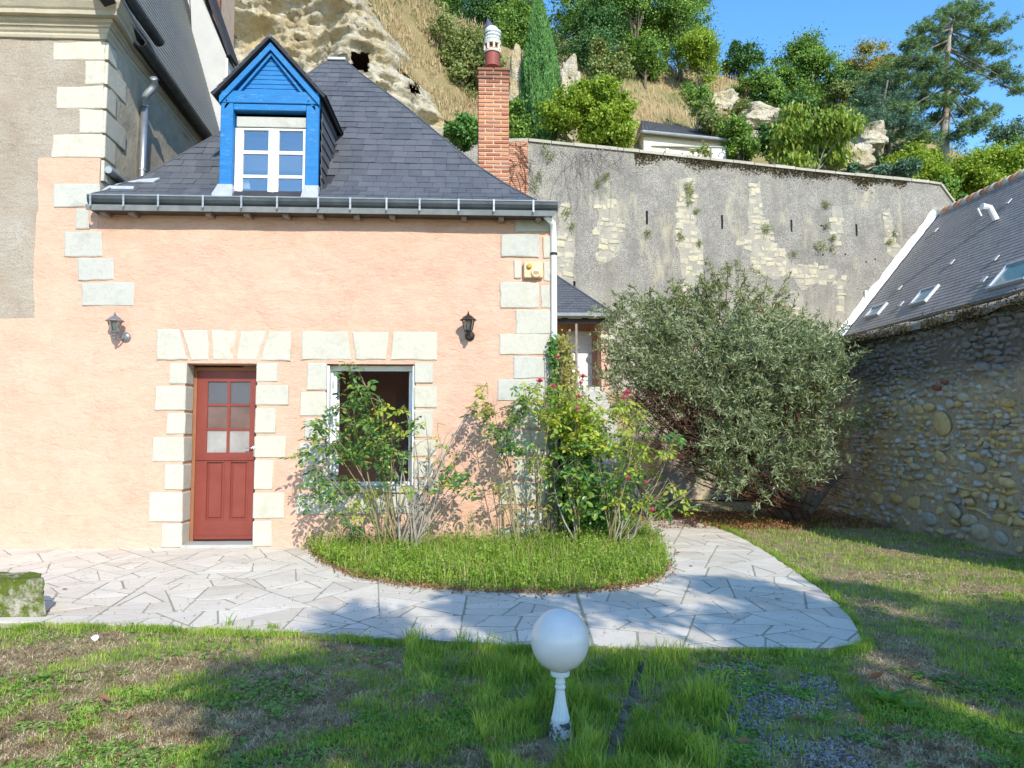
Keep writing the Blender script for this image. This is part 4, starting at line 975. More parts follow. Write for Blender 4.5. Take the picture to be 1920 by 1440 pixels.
# a couple of pegs in the header
for x, y in ((262, 515), (875, 522)): q = dm(x, y); MB().tube([(q.x, DY - .03, q.z), (q.x, DY, q.z)], .008, 6).build('peg', M_BLACKMETAL, dorm)
# ---- chimney
CY = 12.75; ca = atY(896, 240, CY).x; cb = atY(955, 240, CY).x; ct = atY(925, 126, CY).z; cz0 = 4.6; cdp = 0.5
MB().box((ca + .012, CY + .012, cz0), (cb - .012, CY + cdp - .012, ct - .02)).build('chimney', M_MORTAR, cot)
chim = [o for o in COL.objects if o.name.startswith('chimney')][-1]
ch = (ct - atY(925, 347, CY).z) / 29.0; zc = ct - ch; row = 0
W_ = cb - ca
while zc > 4.7:
    proud = 0.018 if row in (0, 2) else (0.008 if row == 1 else 0)
    off = 0.5 if row % 2 else 0.0
    cuts = [0, .5, 1] if row % 2 == 0 else [0, .24, .74, 1]
    for a, b in zip(cuts[:-1], cuts[1:]):
        xa, xb = ca - proud + (W_ + 2*proud)*a + .009, ca - proud + (W_ + 2*proud)*b - .009; j = lambda: rs.uniform(-.005, .005)
        MB().cbox((xa + j(), CY - proud + j() - .004, zc + .011), (xb + j(), CY + .11, zc + ch - .009 + j()*.4), .010).build('brick', M_BRICK, chim)
    for xx, s_ in ((ca, -1), (cb, 1)):
        mb = MB()
        for a, b in ((.12, .32), (.33, .5)): mb.cbox((min(xx + s_*(proud), xx - s_*.08), CY + a, zc + .006), (max(xx + s_*proud, xx - s_*.08), CY + b, zc + ch - .005), .005)
        if zc > 4.9: mb.build('side_brick', M_BRICK, chim)
    zc -= ch; row += 1
pcx = (ca + cb)/2 - .02; pz = ct; sc_ = CY / FPX
q = lambda v: atY(920, v, CY + .25).z
MB().lathe([(.13, q(126)), (.125, q(100)), (.13, q(98)), (.13, q(92))], (pcx, CY + .25, 0), 20).build('chimney_pot', M_TERRACOTTA, chim, smooth=False)
mb = MB(); mb.lathe([(.145, q(101)), (.15, q(98)), (.145, q(96))], (pcx, CY + .25, 0), 20)
for k in range(8): an = k*math.pi/4 + .2; mb.box((pcx + math.cos(an)*.135 - .02, CY + .25 + math.sin(an)*.135 - .02, q(97)), (pcx + math.cos(an)*.135 + .02, CY + .25 + math.sin(an)*.135 + .02, q(86)))
mb.lathe([(.155, q(86)), (.16, q(80)), (.155, q(79))], (pcx, CY + .25, 0), 20); mb.build('pot_grille', M_TUFA_C, chim)
for k, v in enumerate((78, 72, 66)):
    MB().lathe([(.125 + .006*k, q(v)), (.145 + .006*k, q(v - 2)), (.138 + .006*k, q(v - 5)), (.115, q(v - 5))], (pcx + .005*k, CY + .25, 0), 20, axis=Vector((0.0, 0, 1))).build('pot_ring', M_POSTWHITE, chim)
MB().lathe([(.14, q(62)), (.13, q(58)), (.10, q(53)), (.0, q(50))], (pcx - .01, CY + .25, 0), 20).build('pot_hood', M_POSTWHITE, chim, smooth=True)
tip = atY(914, 33, CY + .25); bs = atY(921, 66, CY + .25)
MB().tube([bs, bs.lerp(tip, .5), tip], [.13, .075, .004], 14).build('cowl', M_COWL, chim, smooth=True)
# ---- downpipe at the right corner
xq = XE + .045
MB().tube([(atY(1040, 400, 9.6).x - .1, 9.80, gz1 - drop - .05), (xq - .02, 9.9, ZE - .18), (xq, YH - .02, ZE - .32), (xq, YH - .03, 2.5), (xq + .005, YH - .03, 0.02)], .042, 12).build('downpipe', M_WHITE, cot, smooth=True)
for z in (3.9, 2.1, 0.7): MB().tube([(xq, YH - .03, z), (xq, YH - .03, z + .03)], .048, 12).build('pipe_clip', M_BLACKMETAL, cot)
# ------------------------------------------------------------------ townhouse on the left
town = thing('townhouse', (XC - 3, YH, 0), 'taller old stone townhouse with moulded cornice and steep slate roof at the left edge', 'house')
zcor = atY(100, 73, YH).z
TD = Vector((-math.sin(math.radians(3.6)), math.cos(math.radians(3.6)), 0)); TN = Vector((TD.y, -TD.x, 0)); TC = Vector((XC + .035, YH, 0))
facade(-12.0, XC - 0.0005, -0.1, zcor + .05, YH, [], 0.3, 'front_wall', M_TOWN, town, 0.05)
# lean of the corner: upper part of the wall runs a little further right
sw = MB(); p0 = Vector((XC, YH + .002, -0.1)); L_T = 9.0; gx = 60; gz_n = 30; z0t = 2.5; z1t = zcor + .3
vs = []; fs = []
for j in range(gz_n + 1):
    for i in range(gx + 1):
        t_ = L_T * i/gx; z = z0t + (z1t - z0t) * j/gz_n; p = TC + TD*t_; d_ = 0.03 * mnoise.noise(Vector((t_*2.2, 4, z*2.2))) + 0.02*mnoise.noise(Vector((t_*7, 1, z*7)))
        p = p + TN * (d_ if i else 0); vs.append((p.x if i else XC, p.y, z))
for j in range(gz_n):
    for i in range(gx): fs.append((j*(gx+1)+i, j*(gx+1)+i+1, (j+1)*(gx+1)+i+1, (j+1)*(gx+1)+i))
sw.add(vs, fs); sw.build('gable_side_wall', M_RUBBLE, town, smooth=True, recalc=False)
mb = MB(); a = TC + TD*L_T; mb.add([(XC - .01, YH + .01, -0.1), (a.x, a.y, -0.1), (a.x, a.y, z1t), (XC - .01, YH + .01, z1t), (-12, YH + .05, z1t), (-12, 19, z1t), (a.x, 19, z1t), (-12, 19, -.1), (a.x, 19, -.1)], [(3, 2, 6, 5, 4), (7, 8, 6, 5)]); mb.build('inner_shell', M_RUBBLE, town, recalc=False)
for (x0, y0, x1, y1) in ((300, 238, 588, 336), (478, 346, 586, 474), (318, 486, 583, 612), (444, 618, 580, 750), (294, 758, 576, 888)):
    f3 = lambda a, b: (a/3, b/3)
    fstone(R4(f3, x0, y0, x1, y1, 4), 'quoin_stone', M_TUFA_C, town, 0.010)
for (x0, y0, x1, y1) in ((302, 1036, 566, 1165),): fstone(R4(lambda a, b: (a/3, b/3), x0, y0, x1, y1, 3), 'quoin_stone', M_TUFA_G, town)
for (x0, y0, x1, y1) in ((158, 120, 247, 257), (78, 278, 340, 450), (173, 462, 424, 610), (198, 630, 562, 785)): fstone(R4(c5, x0, y0, x1, y1, 3), 'quoin_stone', M_TUFA_G, town)
# side-face returns of the quoins
zq0 = atY(190, 250, YH).z
for k, (v0, v1, ln) in enumerate(((78, 112, .28), (115, 158, .62), (162, 204, .30), (206, 250, .66), (252, 296, .34), (299, 340, .5))):
    za, zb = atY(192, v0, YH).z, atY(192, v1, YH).z; a = TC + TN*.006 + TD*.005; b = a + TD*ln
    MB().slab([(a.x, a.y, zb + .01), (b.x, b.y, zb + .01), (b.x, b.y, za - .01), (a.x, a.y, za - .01)], TN, .012, .03, .008, .003, 2).build('quoin_stone', M_TUFA_C if k < 3 else M_TUFA, town)
# cornice mouldings: profile (out, up) swept round the corner
def corn(prof_, name, mat):
    A = Vector((-12, YH, 0)); Cn = Vector((XC, YH, 0)); E = TC + TD*8.6
    n0 = Vector((0, -1, 0)); n1 = TN; mit = (n0 + n1) / (1 + n0.dot(n1)); up = Vector((0, 0, 1))
    pts = [Vector((A.x, A.y, zcor)), Vector((Cn.x, Cn.y, zcor)), Vector((E.x, E.y, zcor))]
    # subdivide for wear
    P = []; Fm = []
    for i in range(61): P.append(pts[0].lerp(pts[1], i/60)); Fm.append((n0 if i < 60 else mit, up))
    for i in range(1, 31): P.append(pts[1].lerp(pts[2], i/30)); Fm.append((n1*(.62 if i > 1 else .8), up))
    Fm = [(Vector(a) * (1 + 0.05*mnoise.noise(p*3.1)), b) for (a, b), p in zip(Fm, P)]
    return MB().sweep(prof_, P, Fm).build(name, mat, town)
corn([(-.02, 0), (.035, 0), (.05, .03), (.05, .055), (.075, .075), (.10, .12), (-.02, .12)], 'cornice_lower_moulding', M_CORNICE)
corn([(-.02, .121), (.12, .121), (.13, .15), (.165, .165), (.165, .215), (-.02, .215)], 'cornice_middle_moulding', M_CORNICE)
corn([(-.02, .216), (.25, .216), (.255, .27), (.28, .29), (.325, .36), (.33, .40), (-.02, .40)], 'cornice_upper_moulding', M_CORNICE)
corn([(.20, .401), (.36, .401), (.36, .425), (.20, .425)], 'cornice_flashing', M_LEAD)
# gutters: half round
def hgutter(A, B, r, name, mat, out):
    d = (B-A).normalized(); gp_ = [(-math.cos(math.pi*k/8)*r, -math.sin(math.pi*k/8)*r) for k in range(9)]; gp_ += [(a*.9, b*.9) for a, b in gp_[::-1]]
    o = MB().sweep(gp_, [A, B], [(out, (0, 0, 1))]*2).build(name, mat, town)
    nj = max(2, int((B-A).length/0.45))
    for k in range(nj + 1):
        p = A.lerp(B, k/nj); MB().sweep([(a*1.05, b*1.05) for a, b in gp_[:9]] + [(a*1.0, b*1.0) for a, b in gp_[:9][::-1]], [p, p + d*.012], [(out, (0, 0, 1))]*2).build('gutter_joint', M_ZINCD, o)
gz0 = zcor + .50
hgutter(Vector((-12, YH - .33, gz0 + .02)), Vector((XC + .50, YH - .33, gz0 + .02)), .085, 'front_gutter', M_ZINCM, Vector((0, -1, 0)))
A = TC + TN*.30 + TD*(-.35); hgutter(A + Vector((0, 0, gz0 + .05)), A + TD*1.35 + Vector((0, 0, gz0 + .05)), .085, 'side_gutter', M_ZINCD, TN)
A = TC + TN*.21 + TD*.55; hgutter(A + Vector((0, 0, zcor + .30)), A + TD*5.4 + Vector((0, 0, zcor + .24)), .085, 'side_gutter', M_ZINCD, TN)
# mansard slope with small slates and hooks
lean = .29; base = TC + TN*.22 + Vector((0, 0, zcor + .34)); upv = Vector((-lean*TN.x, -lean*TN.y, 1)).normalized(); sn = TD.cross(upv); sn = sn if sn.dot(TN) > 0 else -sn
tv = 5.55; HGT = 5.2; mb = MB(); q = [base - TD*.6, base + TD*tv, base + TD*tv + upv*HGT, base - TD*.6 + upv*HGT]; mb.prism(q, -sn*.15); man = mb.build('mansard_slope', M_UNDER, town)
SV = []; HK = []; nrow = int(HGT/.105)
for r in range(nrow):
    x = -.6 - (.06 if r % 2 else 0)
    while x < tv:
        a, b = max(-.6, x + .002), min(tv, x + .118); x += .12
        if b - a < .03: continue
        P = [base + TD*a + upv*(r*.105) + sn*.016, base + TD*b + upv*(r*.105) + sn*.016, base + TD*b + upv*(r*.105 + .17) + sn*.004, base + TD*a + upv*(r*.105 + .17) + sn*.004]
        SV.append((P + [p_ - sn*.006 for p_ in P], 0)); c = base + TD*((a+b)/2) + upv*(r*.105) + sn*.02; HK.append(c)
mb = MB()
for P, _ in SV: mb.add(P, FS)
mb.build('mansard_slate', M_SLATE_L, man, 'stuff', recalc=False)
mb = MB()
for c in HK: mb.add([c - TD*.004, c + TD*.004, c + TD*.004 + upv*.016, c - TD*.004 + upv*.016], [(0, 1, 2, 3)])
mb.build('slate_hook', M_WHITE, man, 'stuff', recalc=False)
mb = MB(); q = base + TD*(tv + .02); mb.prism([q + sn*.05, q + sn*.05 + TD*.09, q + sn*.05 + TD*.09 + upv*HGT, q + sn*.05 + upv*HGT], -sn*.1); mb.build('verge_flashing', M_LEAD, town)
# eaves boarding between gutter and wall (dark gap)
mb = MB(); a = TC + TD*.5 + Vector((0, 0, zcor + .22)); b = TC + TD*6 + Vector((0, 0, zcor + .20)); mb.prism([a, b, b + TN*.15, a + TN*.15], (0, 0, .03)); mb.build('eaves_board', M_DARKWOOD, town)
# downpipe with swan neck on the side wall
def tside(u, v, off): return atP(u, v, TC + TN*off, TN)
p = [tside(288, 146, .26), tside(290, 162, .24), tside(280, 172, .17), tside(271, 182, .10), tside(271, 198, .075)]
MB().tube(smooth_curve(p, 2), .052, 12).build('swan_neck', M_ZINCM, town, smooth=True)
b = tside(271, 198, .075); MB().tube([b, Vector((b.x, b.y, b.z - 1.15)), Vector((b.x, b.y, b.z - 1.5))], .05, 12).build('downpipe', M_ZINC, town, smooth=True)
for dz in (-.02, -1.0): MB().tube([(b.x, b.y, b.z + dz), (b.x, b.y, b.z + dz + .025)], .058, 12).build('pipe_clip', M_ZINCM, town)
MB().tube([tside(203, 318, .07), tside(243, 350, .07)], .05, 10).build('lead_pipe', M_ZINCM, town)
# rendered gable beyond with its verge, brick stack
yy = 15.0; q = [atY(*p_, yy) for p_ in ((352, -60), (374, -60), (380, 0), (424, 104), (424, 200), (418, 340), (404, 340), (404, 240), (364, 148), (357, 0))]
nb = thing('rendered_gable_house', (q[4].x, yy, 0), 'pale grey rendered gable wall with dark verge behind the townhouse roof', 'house')
M_PALE = simple('pale_grey_render', (0.50, 0.49, 0.45), (0.42, 0.42, 0.39), 2.5, 0.9, 0.3, 30, 0.006)
MB().prism(q, (0, .6, 0)).build('gable_wall', M_PALE, nb)
a, b, c = atY(376, -40, yy - .06), atY(383, 0, yy - .06), atY(427, 104, yy - .06); mb = MB(); mb.prism([a, c, c + Vector((.05, 0, .03)), a + Vector((.07, 0, .02))], (0, .7, 0)); mb.build('verge_slate', M_UNDER, nb)
a = atY(425, 110, yy - .05); MB().tube([a, a + Vector((0, 0, -1.4))], .03, 8).build('edge_pipe', M_WHITE, nb)
a, b = atY(386, 60, 16.6), atY(414, -60, 16.6); mb = MB().box((a.x, 16.6, a.z - 1.4), (b.x, 17.6, b.z)).build('brick_stack', M_MORTAR, nb); st = mb
ob = MB(); z = a.z - .6; r = 0
while z < b.z:
    x = a.x - (.1 if r % 2 else 0)
    while x < b.x: ob.box((max(a.x, x) + .004, 16.588, z + .004), (max(a.x, min(b.x, x + .2)) + .003, 16.7, z + .056)); x += .21
    z += .062; r += 1
ob.build('stack_brick', M_BRICK, st, 'stuff')
# ------------------------------------------------------------------ wall lanterns
def lantern(loc, label, metal, glass_yaw, arm_dir):
    """loc: wall point of the plate ; arm_dir: horizontal unit vector out of the wall"""
    t = thing('wall_lantern', tuple(loc), label, 'wall lantern', 'carriage lanterns flanking door and window')
    P = Vector(loc); d = Vector(arm_dir).normalized()
    MB().lathe([(.0, 0), (.062, 0), (.066, .008), (.05, .02), (.03, .03), (.0, .032)], P, 16, axis=Vector((0, -1, 0))).build('back_plate', metal, t, smooth=False)
    c = P + d*.17 + Vector((0, 0, .035))                # bottom centre of the lantern body
    arm = [P + Vector((0, -.02, 0)), P + d*.07 + Vector((0, 0, -.035)), P + d*.13 + Vector((0, 0, -.05)), c + Vector((0, 0, -.05)), c]
    MB().tube(smooth_curve(arm, 2), .011, 8).build('arm', metal, t)
    MB().lathe([(.004, -.085), (.02, -.075), (.02, -.062), (.011, -.05), (.028, -.03), (.03, -.012), (.05, .0), (.055, .012), (.045, .016)], c, 12).build('base_cup', metal, t)
    h = .155; rb, rt = .052, .082
    fr = MB()
    for k in range(6):
        an = math.pi/3*k + glass_yaw; a0 = c + Vector((rb*math.cos(an), rb*math.sin(an), .014)); a1 = c + Vector((rt*math.cos(an), rt*math.sin(an), h)); fr.tube([a0, a1], .0055, 5)
        an2 = an + math.pi/3
        for rr, zz in ((rb, .014), (rt, h)): fr.tube([c + Vector((rr*math.cos(an), rr*math.sin(an), zz)), c + Vector((rr*math.cos(an2), rr*math.sin(an2), zz))], .006, 5)
    fr.build('cage', metal, t)
    for k in range(6):
        an = math.pi/3*k + glass_yaw; an2 = an + math.pi/3; rb_, rt_ = rb*.97, rt*.97
        MB().add([c + Vector((rb_*math.cos(an), rb_*math.sin(an), .016)), c + Vector((rb_*math.cos(an2), rb_*math.sin(an2), .016)), c + Vector((rt_*math.cos(an2), rt_*math.sin(an2), h)), c + Vector((rt_*math.cos(an), rt_*math.sin(an), h))], [(0, 1, 2, 3)]).build('pane', M_GLASS, t, recalc=False)
    MB().lathe([(.016, .02), (.017, .06), (.014, .07), (.027, .095), (.03, .115), (.02, .135), (.0, .142)], c, 12).build('bulb', M_WHITE, t, smooth=True)
    MB().lathe([(.09, h), (.112, h - .004), (.112, h + .004), (.085, h + .02), (.062, h + .045), (.035, h + .062), (.018, h + .068), (.02, h + .078), (.008, h + .086), (.012, h + .094), (.003, h + .12)], c, 12).build('cap', metal, t)
    return t
lp = atY(236, 632, YH - .012); lantern(lp, 'grey carriage lantern turned aside on the pink wall left of the red door', M_GREYMETAL, .3, (-.45, -.9, 0))
lp = atY(881, 630, YH - .012); lantern(lp, 'black carriage lantern on the pink wall right of the window', M_BLACKMETAL, .1, (-.12, -.99, 0))
# ------------------------------------------------------------------ alarm box
a, b = atY(*c6(510, 584), YH - .02), atY(*c6(640, 474), YH - .02)
al = thing('alarm_box', ((a.x+b.x)/2, YH, a.z), 'cream alarm box with round siren and amber lamp among the right hand quoins', 'alarm box')
MB().cbox((a.x, YH - .075, a.z), (b.x, YH - .004, b.z), .012).build('housing', M_BEIGEPLASTIC, al)
q = atY(*c6(594, 547), YH - .07); MB().lathe([(.068, 0), (.068, .02), (.060, .03), (.03, .034), (.0, .034)], (q.x, YH - .074, q.z), 24, axis=Vector((0, -1, 0))).build('siren', M_BEIGEPLASTIC, al)
mb = MB(); [mb.box((q.x - .035, YH - .1115, q.z + k*.011 - .02), (q.x + .035, YH - .1075, q.z + k*.011 - .016)) for k in range(4)]; mb.build('siren_slot', M_ORANGEWOOD, al)
q = atY(*c6(548, 503), YH - .07); MB().lathe([(.036, 0), (.036, .02), (.03, .035), (.012, .043), (.0, .045)], (q.x, YH - .074, q.z), 20, axis=Vector((0, -1, 0))).build('amber_lamp', M_YELLOWPLASTIC, al, smooth=True)
# ------------------------------------------------------------------ globe lamp in the lawn
gb = atZ(1051, 1376, -.03); dp_ = proj(gb)[2]; mpx = dp_/FPX
gl = thing('globe_lamp', tuple(gb), 'white globe garden lamp on a short fluted post standing in the lawn', 'garden lamp')
def zz(v): return atY(1051, v, gb.y).z
bx = Vector((gb.x, gb.y, 0)); R_ = 55.5*mpx
MB().lathe([(.055, gb.z - .05), (.058, gb.z + .01), (.054, zz(1356)), (.046, zz(1352))], bx, 20).build('base', M_PEEL, gl, smooth=False)
MB().lathe([(.046, zz(1352)), (.048, zz(1347)), (.040, zz(1335)), (.030, zz(1315)), (.023, zz(1297)), (.0225, zz(1291))], bx, 28, .07).build('fluted_post', M_POSTWHITE, gl)
MB().lathe([(.0225, zz(1292)), (.028, zz(1289)), (.028, zz(1286)), (.022, zz(1283)), (.026, zz(1279)), (.022, zz(1273)), (.017, zz(1269)), (.017, zz(1267)), (.047, zz(1266)), (.050, zz(1262)), (.050, zz(1256))], bx, 24).build('collar', M_POSTWHITE, gl, smooth=False)
cz = (zz(1142) + zz(1259))/2 + .002; RR = (zz(1142) - zz(1259))/2
MB().lathe([(R_*math.sin(math.pi*k/30)*(1 if True else 0) + .0001, -RR*math.cos(math.pi*k/30)) for k in range(31)], (gb.x, gb.y, cz), 48).build('globe', M_GLOBE, gl, smooth=True)
# ------------------------------------------------------------------ mossy stone block
a = atZ(66, 1162, -.02); zt = atY(60, 1090, a.y).z; yb = atZ(40, 1083, zt).y
V, F = ICO2; import bmesh
bm = bmesh.new(); bmesh.ops.create_cube(bm, size=1); bmesh.ops.subdivide_edges(bm, edges=bm.edges[:], cuts=7, use_grid_fill=True)
x1 = atZ(73, 1162, 0).x; x0 = x1 - .62; y0_, y1_ = a.y, a.y + .34
for v_ in bm.verts:
    r = v_.co.copy(); e = max(abs(r.x), abs(r.y), abs(r.z)); l = r.length; v_.co = r * (0.9 + .1 * (.5/l if l > .5 else 1))
    v_.co += v_.co * .10 * mnoise.noise(r*4.1) + Vector((1, 1, 1)) * .022*mnoise.noise(r*11)
    v_.co = Vector(((x0+x1)/2 + v_.co.x*(x1-x0) * (1 - .1*r.z) - (v_.co.y+.5)*.24, (y0_+y1_)/2 + v_.co.y*(y1_-y0_), (zt - .06)/2 - .0 + v_.co.z*(zt + .10)))
me = bpy.data.meshes.new('mossy_stone_block'); bm.to_mesh(me); bm.free(); me.materials.append(M_MOSSY)
o = link_mesh('mossy_stone_block', me); tag(o, 'squared limestone block covered in green moss on the terrace edge', 'stone block')
# ------------------------------------------------------------------ porch building behind (20 m)
YP = 20.0; pz0 = 2.55
pp = thing('porch_house', (2.6, YP, pz0), 'small pink house with slate hipped porch and white shutter behind the cottage', 'house')
g = lambda u, v, y=YP: atY(u, v, y)
el, er = g(985, 592, YP - .4), g(1152, 590, YP - .4); ez = er.z; pk = g(1036, 514, YP + 1.6)
# walls: back wall with shutter, right pier
rw = g(1125, 640, YP + .8); mb = MB(); bz0 = ez - .05
mb.box((-1.5, YP + .8, pz0), (g(1063, 640, YP + .8).x, YP + 3.2, ez)); mb.box((g(1107, 640, YP + .8).x, YP + .8, pz0), (g(1150, 640, YP).x, YP + 3.2, ez)); mb.box((g(1063, 640, YP + .8).x, YP + .86, g(0, 616, YP + .8).z), (g(1107, 640, YP + .8).x, YP + 3.2, ez)); mb.build('wall', M_PINK, pp)
MB().box((g(1127, 640, YP).x, YP - .02, pz0 - .3), (g(1141, 640, YP).x, YP + .79, ez - .06)).build('porch_wall', M_PINK, pp)
MB().cbox((g(1141.5, 640, YP).x, YP - .03, g(0, 662, YP).z), (g(1151, 640, YP).x, YP + .5, ez - .06), .01).build('stone_pier', M_TUFA_C, pp)
sx0, sx1 = g(1064, 640, YP + .8).x, g(1106, 640, YP + .8).x; szt = g(0, 617, YP + .8).z; sl = MB(); k = pz0 + .02
shf = MB(); shf.box((sx0 - .04, YP + .76, pz0), (sx0, YP + .85, szt + .03)); shf.box((sx1, YP + .76, pz0), (sx1 + .04, YP + .85, szt + .03)); shf.box((sx0, YP + .76, szt), (sx1, YP + .85, szt + .03)); sho = shf.build('shutter', M_WHITE, pp)
while k < szt - .01:
    sl.cbox((sx0 + .002, YP + .79, k), (sx1 - .002, YP + .82, min(k + .052, szt)), .008); k += .055
sl.build('shutter_slat', M_WHITE, sho, 'stuff')
MB().box((g(1076, 600).x, YP - .28, g(0, 650).z - 1.2), (g(1080, 600).x, YP - .2, ez - .17)).build('post', M_GREYWOOD, pp)
MB().box((-.8, YP - .30, ez - .22), (er.x - .1, YP - .16, ez - .10)).build('beam', M_DARKWOOD, pp)
for u in (1050, 1088, 1120): x = g(u, 600).x; MB().prism([Vector((x, YP - .3, ez - .1)), Vector((x + .07, YP - .3, ez - .1)), Vector((x + .5, YP + .8, ez - .02)), Vector((x + .43, YP + .8, ez - .02))], (0, 0, .06)).build('rafter', M_DARKWOOD, pp)
MB().box((-1, YP - .35, ez - .03), (er.x - .04, YP + .79, ez - .012)).build('ceiling', M_CREAM, pp)
# porch roof: front slope + hip to the right
E0 = Vector((-1.6, YP - .4, ez)); E1 = Vector((er.x, YP - .4, ez)); PK = pk; P0 = Vector((-1.6, pk.y, pk.z))
MB().add([E0, E1, PK, P0, Vector((er.x, pk.y + 2, ez)), Vector((-1.6, pk.y + 2, ez))], [(0, 1, 2, 3), (1, 4, 2), (4, 5, 3, 2), (0, 5, 4, 1), (0, 3, 5)]).build('porch_roof', M_UNDER, pp)
prf = [o for o in COL.objects if o.name.startswith('porch_roof')][-1]
mb = MB(); n_ = 17; up = (PK - Vector((PK.x, E1.y, E1.z))); nr = Vector((0, -up.z, up.y)).normalized()
for r in range(n_):
    f0, f1 = r/n_, min(1, (r+1.5)/n_); y0_, z0_ = E0.y + up.y*f0, ez + up.z*f0; y1_, z1_ = E0.y + up.y*f1, ez + up.z*f1
    xr0, xr1 = E1.x + (PK.x-E1.x)*f0, E1.x + (PK.x-E1.x)*f1; x = -1.4 - (.1 if r % 2 else 0)
    while x < xr0:
        a, b = x + .003, min(x + .197, xr0); x += .2
        if b - a < .03 or b < .3: continue
        P = [Vector((a, y0_, z0_)) + nr*.024, Vector((b, y0_, z0_)) + nr*.024, Vector((min(b, xr1), y1_, z1_)) + nr*.008, Vector((min(a, xr1 - .001), y1_, z1_)) + nr*.008]; mb.add(P + [p_ - nr*.008 for p_ in P], FS)
mb.build('porch_slate', M_SLATE, prf, 'stuff', recalc=False)
MB().tube([E1 + Vector((0, 0, .03)), PK + Vector((0, 0, .03))], .03, 6).build('hip_ridge', M_SLATE, prf)
MB().sweep([(-.09, 0), (-.08, -.08), (0, -.12), (.07, -.08), (.08, 0)], [(-1.6, E0.y - .06, ez + .02), (er.x + .06, E0.y - .06, ez + .02)], [((0, 1, 0), (0, 0, 1))]*2).build('porch_gutter', M_ZINCM, pp)
q = g(1131, 633, YP - .02); MB().lathe([(.0, 0), (.12, 0), (.12, .03), (.09, .07), (0, .08)], (q.x + .02, YP - .02, q.z), 20, axis=Vector((0, -1, 0))).build('bulkhead_light', M_CREAM, pp, smooth=True)
# raised yard, its low wall, steps up
mb = MB(); mb.box((-.9, YP - .7, -0.3), (12, 40, pz0)); mb.build('raised_yard', M_SOIL, None, 'structure')
pw_ = thing('parapet_wall', (2.6, YP - 1.0, pz0), 'low cream stone parapet at the top of the garden steps', 'wall')
for k in range(5): x = g(1070 + 11*k, 735, YP - .95).x; MB().cbox((x + .005, YP - 1.0, pz0 - .2), (x + .15, YP - .72, g(0, 722, YP - 1).z), .015).build('coping_stone', M_TUFA_C, pw_)
stp = thing('garden_steps', (2.6, 14, 0), 'worn grey stone steps climbing between the rose bush and the big shrub', 'steps')
ns = 15
for k in range(ns):
    y = 14.6 + k*.31; z1 = (k+1)*pz0/ns; MB().cbox((1.95 + .0*k, y, max(0, z1 - .5)), (3.3, y + .33, z1), .018).build('step', M_TUFA_G, stp)
MB().cbox((3.31, 14.4, 0), (3.6, YP - .72, 1.4), .03).build('side_wall', M_RUBBLE, stp)
bw_ = MB().box((3.62, 16.5, 0), (XW - .05, 16.9, pz0 - .1)).build('terrace_wall', M_RUBBLE); tag(bw_, 'rubble terrace wall in the shade behind the big grey green shrub', 'wall')
# ------------------------------------------------------------------ retaining wall
WA = atD(990, 266, 24.0); WB = atD(1760, 345, 28.2); wdir = Vector((WB.x-WA.x, WB.y-WA.y, 0)).normalized(); wn = Vector((wdir.y, -wdir.x, 0))
if wn.y > 0: wn = -wn
def onW(u, v, off=0.0): return atP(u, v, WA + wn*off, wn)
rtw = thing('retaining_wall', (WA.x + 7, WA.y + 2, 2.5), 'tall weathered grey retaining wall with exposed pale stone patches and slits', 'wall')
t = NT('weathered_wall'); n = t.noise(0.45, 5, 0.6); nf = t.noise(26, 5, 0.8)
c = t.mix(t.ramp(n, [(0.35, 0), (0.65, 1)]), (0.44, 0.412, 0.352), (0.51, 0.478, 0.40))
c = t.mix(t.ramp(nf, [(0.42, 0), (0.60, 0.9)]), c, (0.155, 0.14, 0.115))
c = t.mix(t.ramp(t.noise(1.6, 6, 0.75), [(0.46, 0), (0.62, 0.55)]), c, (0.20, 0.19, 0.17)); c = t.mix(t.ramp(t.noise(60, 3, 0.8), [(0.58, 0), (0.66, 0.7)]), c, (0.62, 0.58, 0.48))
zc_ = t.node('ShaderNodeSeparateXYZ', i_0=t.pos()).outputs[2]
lowf = t.ramp(t.math('ADD', zc_, t.math('MULTIPLY', t.noise(0.5, 5), 2.2)), [(0.0, 0), (1.0, 1)])
hz_ = t.math('MULTIPLY', t.math('SUBTRACT', 8.2, t.math('ADD', zc_, t.math('MULTIPLY', t.noise(0.6, 5, 0.65), 3.0))), 0.5)
c = t.mix(t.math('MULTIPLY', t.ramp(hz_, [(0.0, 0), (1.0, 1)]), 0.75), c, (0.52, 0.475, 0.36))
c = t.mix(t.ramp(t.noise(1.3, 7, 0.75, t.scaled((1.3, 1.3, .16))), [(0.50, 0), (0.62, 0.45)]), c, (0.24, 0.22, 0.18)); c = t.mix(t.ramp(t.noise(0.9, 7, 0.75, t.scaled((1, 1, .35))), [(0.56, 0), (0.66, 0.7)]), c, (0.55, 0.49, 0.33))
M_RETAIN = t.done(c, 0.95, t.bump(t.math('ADD', t.noise(22, 6, 0.8), t.noise(2.5, 5, 0.6)), 1.0, 0.06), 0, 0.1)
M_PATCH = stone_mat('pale_rubble', (0.47, 0.43, 0.30), (0.54, 0.48, 0.33), (0.40, 0.37, 0.28), 0.8)
ax = WA - wdir*4.2; 
def sW(p): return (Vector((p.x, p.y, 0)) - Vector((WA.x, WA.y, 0))).dot(wdir)
def Wp(s, z, off=0.0): q = Vector((WA.x, WA.y, 0)) + wdir*s + wn*off; return Vector((q.x, q.y, z))
top = [(sW(onW(u, v)), onW(u, v).z) for u, v in ((835, 271), (990, 266), (1197, 287), (1373, 306), (1527, 323), (1741, 344), (1762, 347), (1796, 392))]
